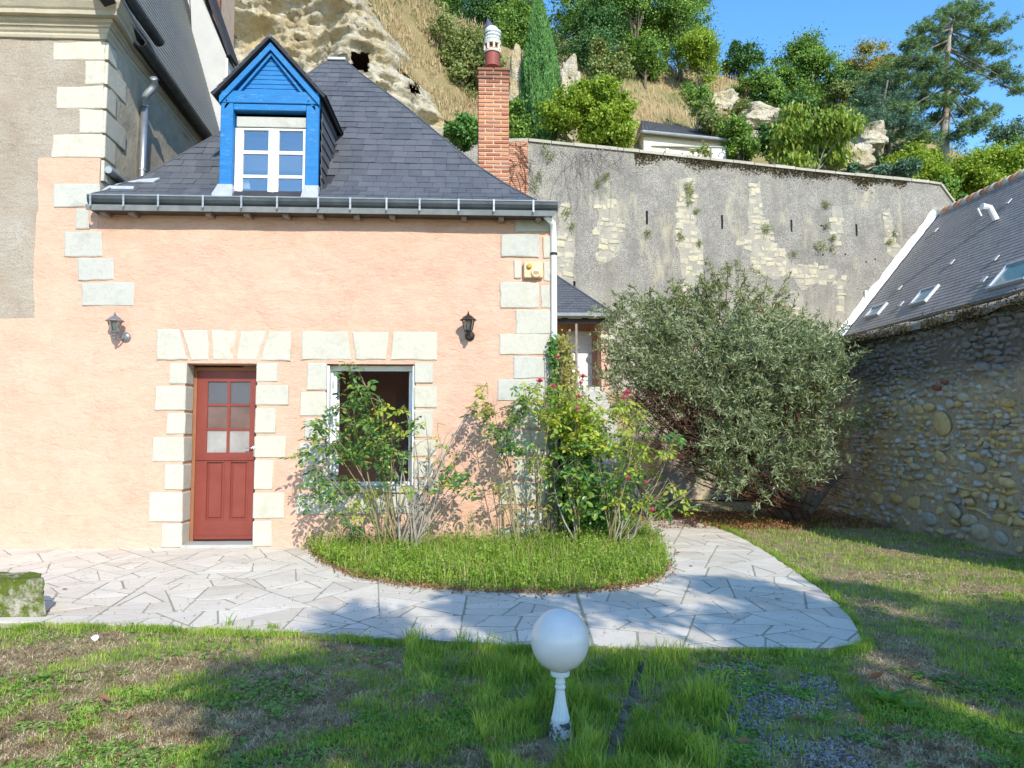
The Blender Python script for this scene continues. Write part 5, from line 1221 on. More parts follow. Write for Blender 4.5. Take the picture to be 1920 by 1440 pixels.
sR = top[-1][0]; outline = [(top[0][0] - 3, 2.0), (sR + 3.5, 2.0), (sR + 3.5, top[-1][1] - 3.4), (sR, top[-1][1])] + top[::-1][1:] + [(top[0][0] - 3, top[0][1])]
from mathutils.geometry import tessellate_polygon
slits = [(1213, 395, 421, 4), (1354, 403, 430, 4), (1484, 412, 435, 4), (1606, 420, 443, 4), (1219, 538, 570, 3), (1493, 543, 572, 3), (1077, 527, 547, 4)]
holes = []
for u, v0, v1, w_ in slits:
    a, b = onW(u - w_/2 - .2, v0), onW(u + w_/2 + .2, v1); holes.append([(sW(a), a.z), (sW(a), b.z), (sW(b), b.z), (sW(b), a.z)])
for (u, v, r) in ((1154, 571, 4), (1169, 578, 4), (1176, 587, 3.5), (1163, 617, 4), (1194, 558, 3), (1574, 457, 2.5), (1585, 477, 2.5), (1624, 491, 2.5), (1641, 486, 2.5), (1543, 478, 2.5), (1540, 423, 2.5)):
    p_ = onW(u, v); s_ = sW(p_); r = r * proj(p_)[2]/FPX; holes.append([(s_ + r*math.cos(k*math.pi/3), p_.z - r*.8*math.sin(k*math.pi/3)) for k in range(6)])
loops = [outline] + holes; flat = [p for l in loops for p in l]
tris = tessellate_polygon([[Vector((a, b, 0)) for a, b in l] for l in loops])
mb = MB(); mb.add([Wp(s, z) for s, z in flat], [tuple(t_) for t_ in tris])
for l in holes:
    n_ = len(l)
    for i in range(n_): a, b = l[i], l[(i+1) % n_]; mb.add([Wp(*a), Wp(*b), Wp(b[0], b[1], -.5), Wp(a[0], a[1], -.5)], [(0, 1, 2, 3)])
    mb.add([Wp(s, z, -.5) for s, z in l], [tuple(range(n_))])
n_ = len(outline); 
for i in range(n_): a, b = outline[i], outline[(i+1) % n_]; mb.add([Wp(*a), Wp(*b), Wp(b[0], b[1], -.7), Wp(a[0], a[1], -.7)], [(0, 1, 2, 3)])
mb.build('wall_face', M_RETAIN, rtw, recalc=False)
# coping slabs along the top
M_COPE = stone_mat('weathered_coping', (0.40, 0.37, 0.29), (0.30, 0.28, 0.22), (0.46, 0.43, 0.34), 0.8)
random.seed(21)
for i in range(len(top) - 1):
    (s0, z0), (s1, z1) = top[i], top[i+1]; L_ = math.hypot(s1-s0, z1-z0); n_ = max(1, int(L_/.75))
    for k in range(n_):
        f0, f1 = k/n_, (k+1)/n_; a = Wp(s0+(s1-s0)*f0 + .01, z0+(z1-z0)*f0, .07); b = Wp(s0+(s1-s0)*f1 - .01, z0+(z1-z0)*f1, .07); h = random.uniform(.10, .14)
        MB().add([a, b, b - wn*.9, a - wn*.9, a + Vector((0, 0, h*.8)), b + Vector((0, 0, h*.8)), b - wn*.9 + Vector((0, 0, h)), a - wn*.9 + Vector((0, 0, h))], [(0, 3, 2, 1), (4, 5, 6, 7), (0, 1, 5, 4), (1, 2, 6, 5), (2, 3, 7, 6), (3, 0, 4, 7)]).build('coping_slab', M_COPE, rtw, recalc=False)
# exposed masonry patches
M_moss = foliage('wall_moss', [(0.045, 0.035, 0.018), (0.08, 0.06, 0.025), (0.13, 0.11, 0.03)], 0.1, 0.9)
patches = [[(1118, 375), (1148, 372), (1162, 420), (1168, 455), (1146, 490), (1118, 492), (1122, 430)], [(1277, 335), (1300, 332), (1308, 420), (1318, 470), (1308, 545), (1284, 548), (1274, 470), (1268, 440)],
           [(1404, 345), (1424, 345), (1432, 405), (1446, 440), (1470, 478), (1490, 498), (1528, 500), (1570, 506), (1562, 524), (1530, 535), (1500, 545), (1488, 520), (1450, 520), (1408, 512), (1408, 470), (1385, 450), (1402, 440)],
           [(1048, 380), (1070, 385), (1078, 470), (1072, 545), (1044, 530), (1040, 450)], [(1655, 395), (1668, 392), (1680, 455), (1690, 470), (1678, 485), (1664, 478)], [(1562, 385), (1574, 385), (1580, 405), (1572, 460), (1562, 455)], [(1484, 545), (1504, 545), (1506, 590), (1486, 592)], [(1570, 520), (1586, 518), (1584, 590), (1568, 600)],
           [(1150, 572+0), (1170, 600), (1150, 660), (1130, 640)][:0] or [(1205, 575), (1232, 575), (1230, 583), (1208, 584)]]
pst = []; M_CORE = simple('bare_wall_core', (0.40, 0.37, 0.29), (0.30, 0.28, 0.225), 4, .95, .9, 20, .04)
for k, pz_ in enumerate(patches):
    P2 = [(sW(onW(u, v)), onW(u, v).z) for u, v in pz_]
    xs_ = [p[0] for p in P2]; ys_ = [p[1] for p in P2]; z = min(ys_)
    ring = []
    for a, b in zip(P2, P2[1:] + P2[:1]):
        for f in np.linspace(0, 1, 8)[:-1]: x_, z_ = a[0] + (b[0]-a[0])*f, a[1] + (b[1]-a[1])*f; ring.append((x_ + .16*mnoise.noise(Vector((x_*2.5, z_*2.5, k))), z_ + .16*mnoise.noise(Vector((x_*2.5, z_*2.5, k+50)))))
    if len(P2) > 3:
        tr_ = tessellate_polygon([[Vector((a, b, 0)) for a, b in ring]]); bp = MB(); bp.add([Wp(a, b, .008) for a, b in ring], [tuple(t_) for t_ in tr_]); bp.build('bare_core', M_CORE, rtw, recalc=False)
    while z < max(ys_):
        h = random.uniform(.13, .24); s = min(xs_) - random.uniform(0, .2)
        while s < max(xs_):
            w_ = random.uniform(.14, .40); dz = random.gauss(0, .02); hh = h*random.uniform(.7, 1.12); cx_, cz_ = s + w_/2, z + h/2; j = lambda: random.gauss(0, .02)
            wob_ = .2*mnoise.noise(Vector((cx_*1.7, cz_*1.7, 3)))
            if inpoly(np.array([cx_ + wob_]), np.array([cz_ + wob_]), P2)[0] and random.random() < .86: pst.append([(s + .01 + j(), z + dz + .01 + j()), (s + w_/2, z + dz + .004 + j()*.5), (s + w_ - .01 + j(), z + dz + .01 + j()), (s + w_ - .004 + j()*.5, z + dz + hh/2), (s + w_ - .01 + j(), z + dz + hh - .01 + j()), (s + .01 + j(), z + dz + hh - .01 + j())])
            s += w_
        z += h
pst.sort(key=lambda q_: -abs(area(q_))); prest = MB()
for i, q_ in enumerate(pst):
    tgt = MB() if i < 295 else prest
    tgt.slab([Wp(*p) for p in (q_ if area(q_) > 0 else q_[::-1])], wn, random.uniform(.0, .035), .02, .022, .014, 2)
    if i < 295: tgt.build('stone', M_PATCH, rtw)
prest.build('stone_rest', M_PATCH, rtw, 'stuff')
print('patch stones', len(pst))
# brick pier at the left end
a0, a1 = sW(onW(953, 300)), sW(onW(989, 300)); zt = onW(970, 264).z; z = zt - .065; bz = onW(970, 380).z; r = 0; MB().prism([Wp(a0, bz, .0), Wp(a1, bz, .0), Wp(a1, zt, .0), Wp(a0, zt, .0)], wn*.05).build('brick_pier', M_OLDBRICK, rtw)
pier = [o for o in COL.objects if o.name.startswith('brick_pier')][-1]; mb = MB()
while z > bz:
    s = a0 - (.12 if r % 2 else 0)
    while s < a1:
        x0_, x1_ = max(a0, s) + .008, min(a1, s + .24) - .004; s += .245
        if x1_ - x0_ < .03: continue
        mb.slab([Wp(x0_, z + .006, .05), Wp(x1_, z + .006, .05), Wp(x1_, z + .058, .05), Wp(x0_, z + .058, .05)], wn, random.uniform(.012, .024), .01, .005)
    z -= .065; r += 1
mb.build('thin_brick', M_OLDBRICK, pier, 'stuff')
# moss under the coping, tufts on the face, hanging stems
P = []
for i in range(7000):
    s = random.uniform(sW(onW(1190, 290)), sW(onW(1700, 340))); zt_ = np.interp(s, [p[0] for p in top], [p[1] for p in top])
    u_ = mnoise.noise(Vector((s*.9, 0, 0)))
    dd = abs(random.gauss(0, .12)) * (1.0 + u_*1.4)
    if random.random() < .45 + u_ * .9: P.append(Wp(s, zt_ - .02 - dd, .02))
P = np.array([tuple(p) for p in P]); leaves_obj('moss_line', P, .06, .05, M_moss, rtw, 'stuff')
def tuft(u, v, n, L_, mat_, spread=.12):
    p_ = onW(u, v, .03); Q = np.array([tuple(p_)]*n) + RNG.normal(0, spread*.35, (n, 3)); D = unit_rows(n)*.8 + np.array([wn.x*.8, wn.y*.8, -.1]); return Q, D
Q = []; D = []
for (u, v, n_, sp) in ((1290, 350, 90, .2), (1291, 362, 70, .2), (1292, 380, 40, .1), (1435, 430, 120, .25), (1548, 385, 80, .2), (1535, 462, 160, .35), (1547, 425, 40, .1), (1214, 437, 60, .15), (1120, 345, 60, .15), (1135, 330, 50, .15), (1305, 395, 40, .1), (1675, 437, 50, .15), (1668, 453, 50, .15), (1030, 295, 80, .25), (1010, 330, 60, .2), (1060, 400, 70, .2), (1070, 425, 50, .15), (1560, 447, 60, .15), (1275, 445, 70, .2), (1365, 500, 60, .2), (1485, 475, 60, .2), (1560, 465, 50, .2), (1020, 280, 50, .2), (1310, 455, 50, .15), (1000, 350, 60, .2), (1380, 492, 40, .2)):
    a, b = tuft(u, v, n_, .1, None, sp); Q.append(a); D.append(b)
leaves_obj('wall_tufts', np.concatenate(Q), .16, .022, M_T['olive'], rtw, 'stuff', D=np.concatenate(D))
# ------------------------------------------------------------------ neighbour house on the right
ne = thing('neighbour_house', (15, 22, 0), 'long slate roofed house with three skylights beyond the garden wall', 'house')
A0 = onW(1580, 632, .05); yE = A0.y; XEv = A0.x; ZEv = A0.z
def eave(y): return Vector((XEv, y, ZEv))
rdg = onW(1750, 408, .05); XR2, ZR2 = rdg.x + .25, rdg.z + .15
slope = Vector((XR2-XEv, 0, ZR2-ZEv)); sl = slope.normalized(); sn2 = Vector((-sl.z, 0, sl.x)); Ls = slope.length
yN = 8.0
def yfar(f): # where the slope meets the retaining wall
    p_ = Vector((XEv, 0, 0)) + slope*f; s_ = (p_.x - WA.x)/wdir.x; return WA.y + wdir.y*s_ - .03
mb = MB(); mb.prism([Vector((XEv, yfar(0), ZEv)), Vector((XEv, yN, ZEv)), Vector((XR2, yN, ZR2)), Vector((XR2, yfar(1), ZR2))], -sn2*.15); nro = mb.build('roof', M_UNDER, ne)
MB().prism([Vector((XR2, yfar(1), ZR2)), Vector((XR2, yN, ZR2)), Vector((2*XR2-XEv, yN, ZEv)), Vector((2*XR2-XEv, yfar(1), ZEv))], Vector((-.1, 0, -.1))).build('far_slope', M_UNDER, ne)
MB().box((XEv + .35, yN, 0), (2*XR2 - XEv - .3, yfar(0) - .4, ZEv - .02)).build('wall', M_CREAM, ne)
SVl = []; Hs = []; cr = .155; nrow = int(Ls/cr)
for r in range(nrow):
    f0 = r*cr; f1 = min(Ls, f0 + cr*1.6); y = yfar(f0/Ls) - (.11 if r % 2 else 0)
    while y > 13.5:
        a, b = min(y - .003, yfar(f0/Ls)), y - .217; y -= .22
        o = Vector((XEv, 0, ZEv)); P = [o + sl*f0 + Vector((0, a, 0)) + sn2*.022, o + sl*f0 + Vector((0, b, 0)) + sn2*.022, o + sl*f1 + Vector((0, b, 0)) + sn2*.006, o + sl*f1 + Vector((0, min(a, yfar(f1/Ls)), 0)) + sn2*.006]
        SVl.append(P + [p_ - sn2*.007 for p_ in P]); Hs.append(o + sl*f0 + Vector((0, (a+b)/2, 0)) + sn2*.026)
mb = MB(); [mb.add(P, FS) for P in SVl]; mb.build('roof_slate', M_SLATE_N, nro, 'stuff', recalc=False); print('neighbour slates', len(SVl))
mb = MB()
for c in Hs: mb.add([c - Vector((0, .006, 0)), c + Vector((0, .006, 0)), c + Vector((0, .006, 0)) + sl*.03, c - Vector((0, .006, 0)) + sl*.03], [(0, 1, 2, 3)])
mb.build('slate_hook', M_WHITE, nro, 'stuff', recalc=False)
# ridge tiles
yy = yfar(1); k = 0
while yy > 13.5:
    MB().tube([(XR2, yy, ZR2 + .0), (XR2, yy - .36, ZR2 + .02)], [.13, .145], 10).build('ridge_tile', M_OLDBRICK if k % 2 else M_TUFA, nro, smooth=True); yy -= .35; k += 1
# mortar flashing along the wall
mb = MB(); n_ = 26; vs = []
for i in range(n_ + 1):
    f = i/n_ * 1.0; base_ = Vector((XEv, yfar(f), ZEv)) + slope*f; w0 = .16 + .10*mnoise.noise(Vector((i*.7, 0, 0))); up_ = .20 + .06*mnoise.noise(Vector((i*.5, 3, 0)))
    vs += [base_ + Vector((0, -w0, 0)) + sn2*.05, base_ + sn2*.12 + Vector((-.03, -.04, .0)), base_ + Vector((-sl.z*up_*1.4, -.03, sl.x*up_*1.4)), base_ + Vector((-sl.z*up_*1.4, .02, sl.x*up_*1.4))]
fs = [(4*i+k, 4*i+4+k, 4*i+5+k, 4*i+1+k) for i in range(n_) for k in range(3)]
mb.add(vs, fs).build('mortar_flashing', M_WHITE, ne, recalc=False)
a = onW(1620, 545, .02); b = onW(1622, 595, .02); MB().prism([a, b, b + wdir*.12, a + wdir*.1], wn*.05).build('mortar_patch', M_WHITE, ne)
# skylights
plo = Vector((XEv, 0, ZEv)) + sn2*.03
def onR(u, v): return atP(u, v, plo, sn2)
for (quad, lab) in (([(1640, 576), (1667, 570), (1645, 592), (1622, 598)], None), ([(1728, 546), (1764, 536), (1735, 568), (1710, 574)], None), ([(1890, 498), (1960, 478), (1925, 530), (1857, 541)], 'large skylight')):
    P = [onR(*q_) for q_ in quad]; y0_ = min(p_.y for p_ in P); y1_ = max(p_.y for p_ in P); ys_ = sorted(p_.y for p_ in P)
    s_ = [(p_ - plo).dot(sl) for p_ in P]; s0 = (s_[2] + s_[3])/2; s1 = (s_[0] + s_[1])/2; ya = (P[1].y + P[2].y)/2; yb_ = (P[0].y + P[3].y)/2
    def pt(s, y, h): return Vector((plo.x, y, plo.z)) + sl*s + sn2*h
    fr = MB(); w_ = .08
    for (sa, sb, yc, yd) in ((s0, s0 + w_, ya, yb_), (s1 - w_, s1, ya, yb_), (s0 + w_, s1 - w_, ya, ya + w_), (s0 + w_, s1 - w_, yb_ - w_, yb_)): fr.prism([pt(sa, yc, .0), pt(sb, yc, .0), pt(sb, yd, .0), pt(sa, yd, .0)], sn2*.09)
    so_ = fr.build('skylight', M_LEAD, ne, label=lab); MB().prism([pt(s0 + w_, ya + w_, .03), pt(s1 - w_, ya + w_, .03), pt(s1 - w_, yb_ - w_, .03), pt(s0 + w_, yb_ - w_, .03)], sn2*.02).build('skylight_pane', glass_mat('skylight_glass_' + str(int(ya)), (0.10, 0.2, 0.25), .06, 0.0, (0.16, 0.30, 0.34)), so_)
for (u, v) in ((1892, 383), (1755, 436), (1785, 497), (1868, 490), (1687, 545), (1690, 575), (1846, 530)): c = onR(u, v); MB().prism([c + sn2*.03, c + sn2*.03 + Vector((0, .16, 0)), c + sn2*.03 + Vector((0, .16, 0)) + sl*.2, c + sn2*.03 + sl*.2], sn2*.03).build('lead_saddle', M_LEAD, nro)
c = onR(1868, 412); MB().tube([c, c + sn2*.25 + Vector((0, 0, .2)), c + sn2*.45 + Vector((-.1, 0, .1))], [.09, .09, .11], 10).build('vent_pipe', M_WHITE, nro)
c = onR(1840, 405); MB().tube([c, c + sn2*.15 + Vector((0, 0, .15))], .03, 8).build('small_vent', M_WHITE, nro)
MB().sweep([(-.09, 0), (-.08, -.08), (0, -.12), (.07, -.08), (.08, 0)], [(XEv - .05, yfar(0) - .02, ZEv), (XEv - .05, yN, ZEv)], [((1, 0, 0), (0, 0, 1))]*2).build('eaves_gutter', M_ZINCD, ne)
k = yfar(0) - .3
while k > 14: MB().box((XEv - .1, k, ZEv - .24), (XEv + .4, k + .09, ZEv - .13)).build('rafter_end', M_DARKWOOD, ne); k -= .55
MB().box((XEv + .1, 13.5, ZEv - .6), (XEv + .34, yfar(0) - .3, ZEv - .25)).build('eaves_band', M_PINK, ne)
# ------------------------------------------------------------------ white house on top of the wall
YW_ = 29.5; q = lambda u, v, y=YW_: atY(u, v, y)
wh = thing('white_house', tuple(q(1290, 300)), 'small cream house with grey slate roof perched above the retaining wall', 'house')
bz = q(1290, 325).z; tz0, tz1 = q(1207, 252).z, q(1373, 268).z; x0, x1 = q(1207, 280).x, q(1373, 280).x
mb = MB(); mb.add([(x0, YW_, bz), (x1, YW_ + .3, bz), (x1, YW_ + .3, tz1), (x0, YW_, tz0), (x0 - .1, YW_ + 4, bz), (x1, YW_ + 4, bz), (x1, YW_ + 4, tz1), (x0 - .1, YW_ + 4, tz0)], [(0, 1, 2, 3), (1, 5, 6, 2), (4, 0, 3, 7), (5, 4, 7, 6), (3, 2, 6, 7)]); mb.build('wall', M_CREAM if False else simple('white_house_render', (0.66, 0.62, 0.50), (0.58, 0.54, 0.43), 2, .9, .2), wh)
for k, (o_, h0, h1) in enumerate(((.06, -.03, .05), (.12, .05, .12))): mb = MB(); mb.add([(x0 - o_, YW_ - o_, tz0 + h0), (x1 + o_, YW_ + .3 - o_, tz1 + h0), (x1 + o_, YW_ + .3 - o_, tz1 + h1), (x0 - o_, YW_ - o_, tz0 + h1), (x0 - o_, YW_ + 1, tz0 + h0), (x1 + o_, YW_ + 1, tz1 + h0), (x1 + o_, YW_ + 1, tz1 + h1), (x0 - o_, YW_ + 1, tz0 + h1)], [(0, 1, 2, 3), (1, 5, 6, 2), (4, 0, 3, 7), (0, 4, 5, 1), (3, 2, 6, 7)]); mb.build('cornice', M_TUFA, wh)
ra, rb = q(1203, 247, YW_ - .2), q(1376, 264, YW_ + .1); rc, rd = q(1326, 246, YW_ + 2.2), q(1203, 226, YW_ + 2.2)
MB().add([ra, rb, rc, rd, Vector((ra.x, YW_ + 4.6, ra.z)), Vector((rb.x, YW_ + 4.6, rb.z))], [(0, 1, 2, 3), (1, 5, 2), (5, 4, 3, 2), (4, 0, 3)]).build('roof', M_SLATE, wh)
wr = [o for o in COL.objects if o.name.startswith('roof')][-1]; mb = MB()
for r in range(10):
    f0, f1 = r/10, (r+1.4)/10
    for k in range(24):
        g0, g1 = k/24 + .002, (k+1)/24 - .002; P = [ra.lerp(rb, g0).lerp(rd.lerp(rc, g0), f0), ra.lerp(rb, g1).lerp(rd.lerp(rc, g1), f0), ra.lerp(rb, g1).lerp(rd.lerp(rc, g1), min(1, f1)), ra.lerp(rb, g0).lerp(rd.lerp(rc, g0), min(1, f1))]
        nn = Vector((0, -.6, .8)); P = [P[0] + nn*.05, P[1] + nn*.05, P[2] + nn*.02, P[3] + nn*.02]; mb.add(P + [p_ - nn*.02 for p_ in P], FS)
mb.build('roof_slate', M_SLATE, wr, 'stuff', recalc=False)
MB().tube([ra + Vector((0, -.08, -.02)), rb + Vector((0, -.08, -.02))], .07, 8).build('gutter', M_ZINCM, wh)
c = q(1317, 245, YW_ + 2); MB().cbox((c.x - .22, YW_ + 1.8, c.z - .3), (c.x + .22, YW_ + 2.2, c.z + .25), .02).build('chimney', M_TUFA, wh); MB().lathe([(.1, 0), (.09, .25), (.11, .28)], (c.x, YW_ + 2, c.z + .25), 10).build('chimney_pot', M_TERRACOTTA, wh)
a, b = q(1222, 272, YW_), q(1358, 286, YW_); MB().box((a.x, YW_ - .035, a.z - .05), (b.x, YW_ + .1, a.z - .01)).build('string_course', M_TUFA_G, wh)
c = q(1250, 284); MB().box((c.x - .06, YW_ - .12, c.z - .12), (c.x + .06, YW_ + .02, c.z + .08)).build('wall_lamp', M_LEAD, wh)
a, b = q(1335, 275), q(1362, 312); MB().box((a.x, YW_ + .03, b.z), (b.x, YW_ + .3, a.z)).build('shutter', M_WHITE, wh)
# ------------------------------------------------------------------ garden wall (right)
gw = thing('garden_wall', (XW, 12, 0), 'old rubble stone garden wall with dark lichen along its top on the right', 'wall')
t = NT('wall_mortar'); n = t.noise(1.3, 6, 0.65); z = t.node('ShaderNodeSeparateXYZ', i_0=t.pos()).outputs[2]
c = t.mix(t.ramp(n, [(0.3, 0), (0.7, 1)]), (0.62, 0.50, 0.33), (0.53, 0.43, 0.29)); c = t.mix(t.ramp(t.noise(24, 5, 0.75), [(0.45, 0), (0.7, 0.8)]), c, (0.30, 0.24, 0.16))
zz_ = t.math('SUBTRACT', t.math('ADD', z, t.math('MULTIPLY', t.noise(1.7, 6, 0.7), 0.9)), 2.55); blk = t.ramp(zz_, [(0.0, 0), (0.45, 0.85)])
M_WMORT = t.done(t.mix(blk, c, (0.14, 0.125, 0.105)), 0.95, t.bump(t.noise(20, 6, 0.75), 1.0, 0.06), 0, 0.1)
def wstone(name, c1, c2):
    t = NT(name); z = t.node('ShaderNodeSeparateXYZ', i_0=t.pos()).outputs[2]; r = t.rnd()
    c = t.mix(r, c1, c2); c = t.mix(t.ramp(t.noise(9, 6, 0.7), [(0.45, 0), (0.7, 0.7)]), c, (c1[0]*.5, c1[1]*.5, c1[2]*.5)); c = t.mix(t.ramp(t.noise(30, 5, 0.7), [(0.6, 0), (0.7, 0.5)]), c, (0.6, 0.58, 0.5))
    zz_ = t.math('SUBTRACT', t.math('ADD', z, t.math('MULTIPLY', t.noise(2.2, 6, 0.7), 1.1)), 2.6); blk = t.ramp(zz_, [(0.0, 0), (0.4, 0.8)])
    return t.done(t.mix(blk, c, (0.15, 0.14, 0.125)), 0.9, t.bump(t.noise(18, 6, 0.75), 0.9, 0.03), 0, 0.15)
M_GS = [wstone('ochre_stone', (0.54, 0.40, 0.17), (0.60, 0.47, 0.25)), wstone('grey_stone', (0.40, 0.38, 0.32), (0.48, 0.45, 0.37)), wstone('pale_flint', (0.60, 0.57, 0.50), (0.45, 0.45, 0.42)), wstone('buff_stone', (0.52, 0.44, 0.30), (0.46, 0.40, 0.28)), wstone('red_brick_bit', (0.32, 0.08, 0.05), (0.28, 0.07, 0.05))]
WT = 3.10; gy0, gy1 = 5.5, 17.0
ny, nz = 210, 60; vs = []; fs = []
for j in range(nz + 1):
    for i in range(ny + 1):
        y = gy0 + (gy1-gy0)*i/ny; z = -.15 + (WT + .15)*j/nz; top_ = 0.04*mnoise.noise(Vector((y*1.3, 0, 0)))
        vs.append((XW + .05*mnoise.noise(Vector((3, y*1.1, z*1.1))) + .025*mnoise.noise(Vector((1, y*6, z*6))) - .06*(1 - z/WT), y, z + top_*j/nz))
for j in range(nz):
    for i in range(ny): fs.append((j*(ny+1)+i+1, j*(ny+1)+i, (j+1)*(ny+1)+i, (j+1)*(ny+1)+i+1))
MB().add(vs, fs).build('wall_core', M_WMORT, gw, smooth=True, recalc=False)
MB().box((XW + .12, gy0, -.1), (XW + .5, gy1, WT - .03)).build('wall_back', M_WMORT, gw)
random.seed(31); items = []
z = .04; 
def addst(y, z, w_, h, mi, push=.0, vi=None):
    dep = random.uniform(.04, .065) * (w_/.16)**.3
    M = Matrix.Translation((XW - .012 - push - .05*(1 - z/WT), y, z)) @ Matrix.Rotation(random.gauss(0, .14), 4, 'X') @ Matrix.Rotation(random.gauss(0, .12), 4, 'Z') @ Matrix.Diagonal((dep, w_*.5, h*.5, 1))
    pr = proj((XW, y, z)); wt = w_*h/(pr[2]**2) if pr and -50 < pr[0] < 1990 and y < 13.2 else 0
    items.append((random.randrange(14) if vi is None else vi, M, wt, mi))
big = [(1775, 795, 40, 50, 0), (1815, 745, 25, 20, 3), (1788, 757, 20, 20, 1), (1750, 763, 25, 18, 0), (1852, 998, 54, 36, 3), (1725, 875, 22, 16, 3), (1755, 973, 30, 28, 1), (1728, 943, 34, 28, 0), (1655, 935, 28, 26, 0), (1773, 858, 28, 26, 0), (1850, 688, 30, 20, 2), (1882, 690, 26, 16, 2), (1764, 728, 18, 10, 4), (1778, 717, 16, 9, 4), (1900, 755, 28, 22, 0), (1846, 878, 22, 22, 1), (1800, 960, 40, 30, 3), (1890, 1010, 24, 30, 1), (1900, 905, 34, 22, 0), (1690, 935, 36, 24, 0), (1714, 768, 18, 20, 0), (1731, 768, 18, 20, 0), (1690, 800, 30, 14, 3), (1830, 975, 36, 24, 3)]
occ = []
for u, v, w_, h_, mi in big:
    p_ = atX(u, v, XW); mp = proj(p_)[2]/FPX; W_ = min(w_*mp*1.35, .40); H_ = h_*mp*.9
    addst(p_.y, p_.z, W_, H_, mi, .01, 0); occ.append((p_.y, p_.z, W_/2, H_/2))
z = 0.03
while z < WT + .02:
    h = random.uniform(.06, .115) * (1.15 if z < .5 else 1.0) * (.85 if z > 1.9 else 1); y = gy0 + random.uniform(0, .1)
    while y < gy1:
        w_ = random.uniform(.07, .21) * (1.2 if z < .6 else 1.0); yy = y + w_/2; y += w_ + random.uniform(0, .02)
        zc2 = z + random.gauss(h/2, .014)
        if any(abs(yy - a) < c + w_*.3 and abs(zc2 - b) < d + h*.3 for a, b, c, d in occ): continue
        if random.random() < .12: continue
        r = random.random(); hi = z > 1.9
        mi = (0 if r < .38 else 1 if r < .6 else 2 if r < .75 else 3) if not hi else (2 if r < .25 else 1 if r < .8 else 3)
        addst(yy, zc2, w_*random.uniform(1.0, 1.3), h*random.uniform(.95, 1.35), mi, random.uniform(-.034, .008))
    z += h*.97
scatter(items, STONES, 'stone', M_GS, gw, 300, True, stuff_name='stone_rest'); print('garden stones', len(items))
# mortar capping with moss
vs = []; fs = []; n_ = 150; prf_ = [(-.10, -.04), (-.11, .02), (-.03, .10), (.12, .13), (.35, .08), (.55, -.02)]
for i in range(n_ + 1):
    y = gy0 + (gy1-gy0)*i/n_
    for k, (a, b) in enumerate(prf_): vs.append((XW + a + .05*mnoise.noise(Vector((y*2.3, k*2.1, 0))), y, WT + b + .05*mnoise.noise(Vector((y*1.5, k*1.3, 5)))))
m_ = len(prf_); fs = [(i*m_+k+1, i*m_+k, (i+1)*m_+k, (i+1)*m_+k+1) for i in range(n_) for k in range(m_-1)]
M_CAP = simple('capping_mortar', (0.44, 0.36, 0.27), (0.28, 0.25, 0.20), 5, .95, .9, 22, .04, detail=8)
MB().add(vs, fs).build('capping', M_CAP, gw, smooth=True, recalc=False)
P = []; 
for i in range(9000):
    y = random.uniform(7, gy1); d_ = mnoise.noise(Vector((y*1.7, 0, 0)))
    if random.random() < .5 + d_: P.append((XW - .12 + random.gauss(0, .05), y, WT + random.gauss(-.03, .06) + .02))
leaves_obj('wall_moss', np.array(P), .035, .03, M_moss, gw, 'stuff')
# ------------------------------------------------------------------ hillside terrain behind the retaining wall
def sdist(x, y): return (Vector((x, y, 0)) - Vector((WA.x, WA.y, 0))).dot(-wn)
def sm(a, b, x): t = min(1, max(0, (x-a)/(b-a))); return t*t*(3-2*t)
def hill(x, y):
    s = sdist(x, y); n = mnoise.noise(Vector((x*.13, y*.13, 0)))*1.3 + mnoise.noise(Vector((x*.4, y*.4, 5)))*.45 + mnoise.noise(Vector((x*1.2, y*1.2, 9)))*.12
    z = 10.9 - .055*max(0, x) + 10.2*sm(1.5, 14, s) + 4.0*sm(14, 50, s) + n*sm(1, 5, s)
    z += 1.0*math.exp(-((x-11)**2 + (y-40)**2)/30.0)
    z -= 3.6*sm(15, 30, x)*sm(6, 25, s)
    z += 3.0*sm(2, -14, x)*sm(4, 14, s)
    return z
hx = np.arange(-34, 62, .55); hy = np.arange(22.5, 78, .55); vs = []; idx = {}
V = np.array([(x, y, hill(x, y) if sdist(x, y) > .45 else 9.0) for y in hy for x in hx]); nx = len(hx); keep = []
for j in range(len(hy)-1):
    for i in range(nx-1):
        if all(sdist(hx[a], hy[b]) > .45 for a in (i, i+1) for b in (j, j+1)): keep.append((j*nx+i, j*nx+i+1, (j+1)*nx+i+1, (j+1)*nx+i))
np_mesh('hillside', V, np.array(keep), M_HILL, None, 'structure', smooth=True)
def on_hill(u, v, d0=25.0):
    d = d0
    while d < 76:
        p = atD(u, v, d)
        if sdist(p.x, p.y) > .5 and p.z <= hill(p.x, p.y): return p
        d += .1
    return atD(u, v, 60)
# ------------------------------------------------------------------ limestone cliff
YC0 = 22.0
def ledge(x, z, seed):
    v = Vector((x, z, seed)); a = mnoise.noise(v*.22)*2.0 + mnoise.noise(v*.6)*.8
    r = mnoise.ridged_multi_fractal(Vector((x*.55, z*1.0, seed)), .9, 2.1, 6, 1.0, 2.0)
    strat = abs(mnoise.noise(Vector((x*.35, z*2.3, seed+4)))); c = mnoise.cell(Vector((x*1.1 + mnoise.noise(v*1.2)*1.5, z*1.7 + mnoise.noise(v*1.5)*1.2, seed)))
    return a - .42*(r - 1.2) + .8*min(strat*2.2, .5) + .22*c + mnoise.noise(v*6)*.10 + mnoise.noise(v*13)*.06
edge_px = [(905, 420), (908, 330), (915, 270), (912, 240), (905, 226), (880, 205), (855, 170), (835, 145), (805, 120), (790, 92), (775, 60), (755, 36), (735, 8), (725, -10), (705, -60)]
edge = sorted([(atY(u, v, YC0 + 1.2).z, atY(u, v, YC0 + 1.2).x) for u, v in edge_px])
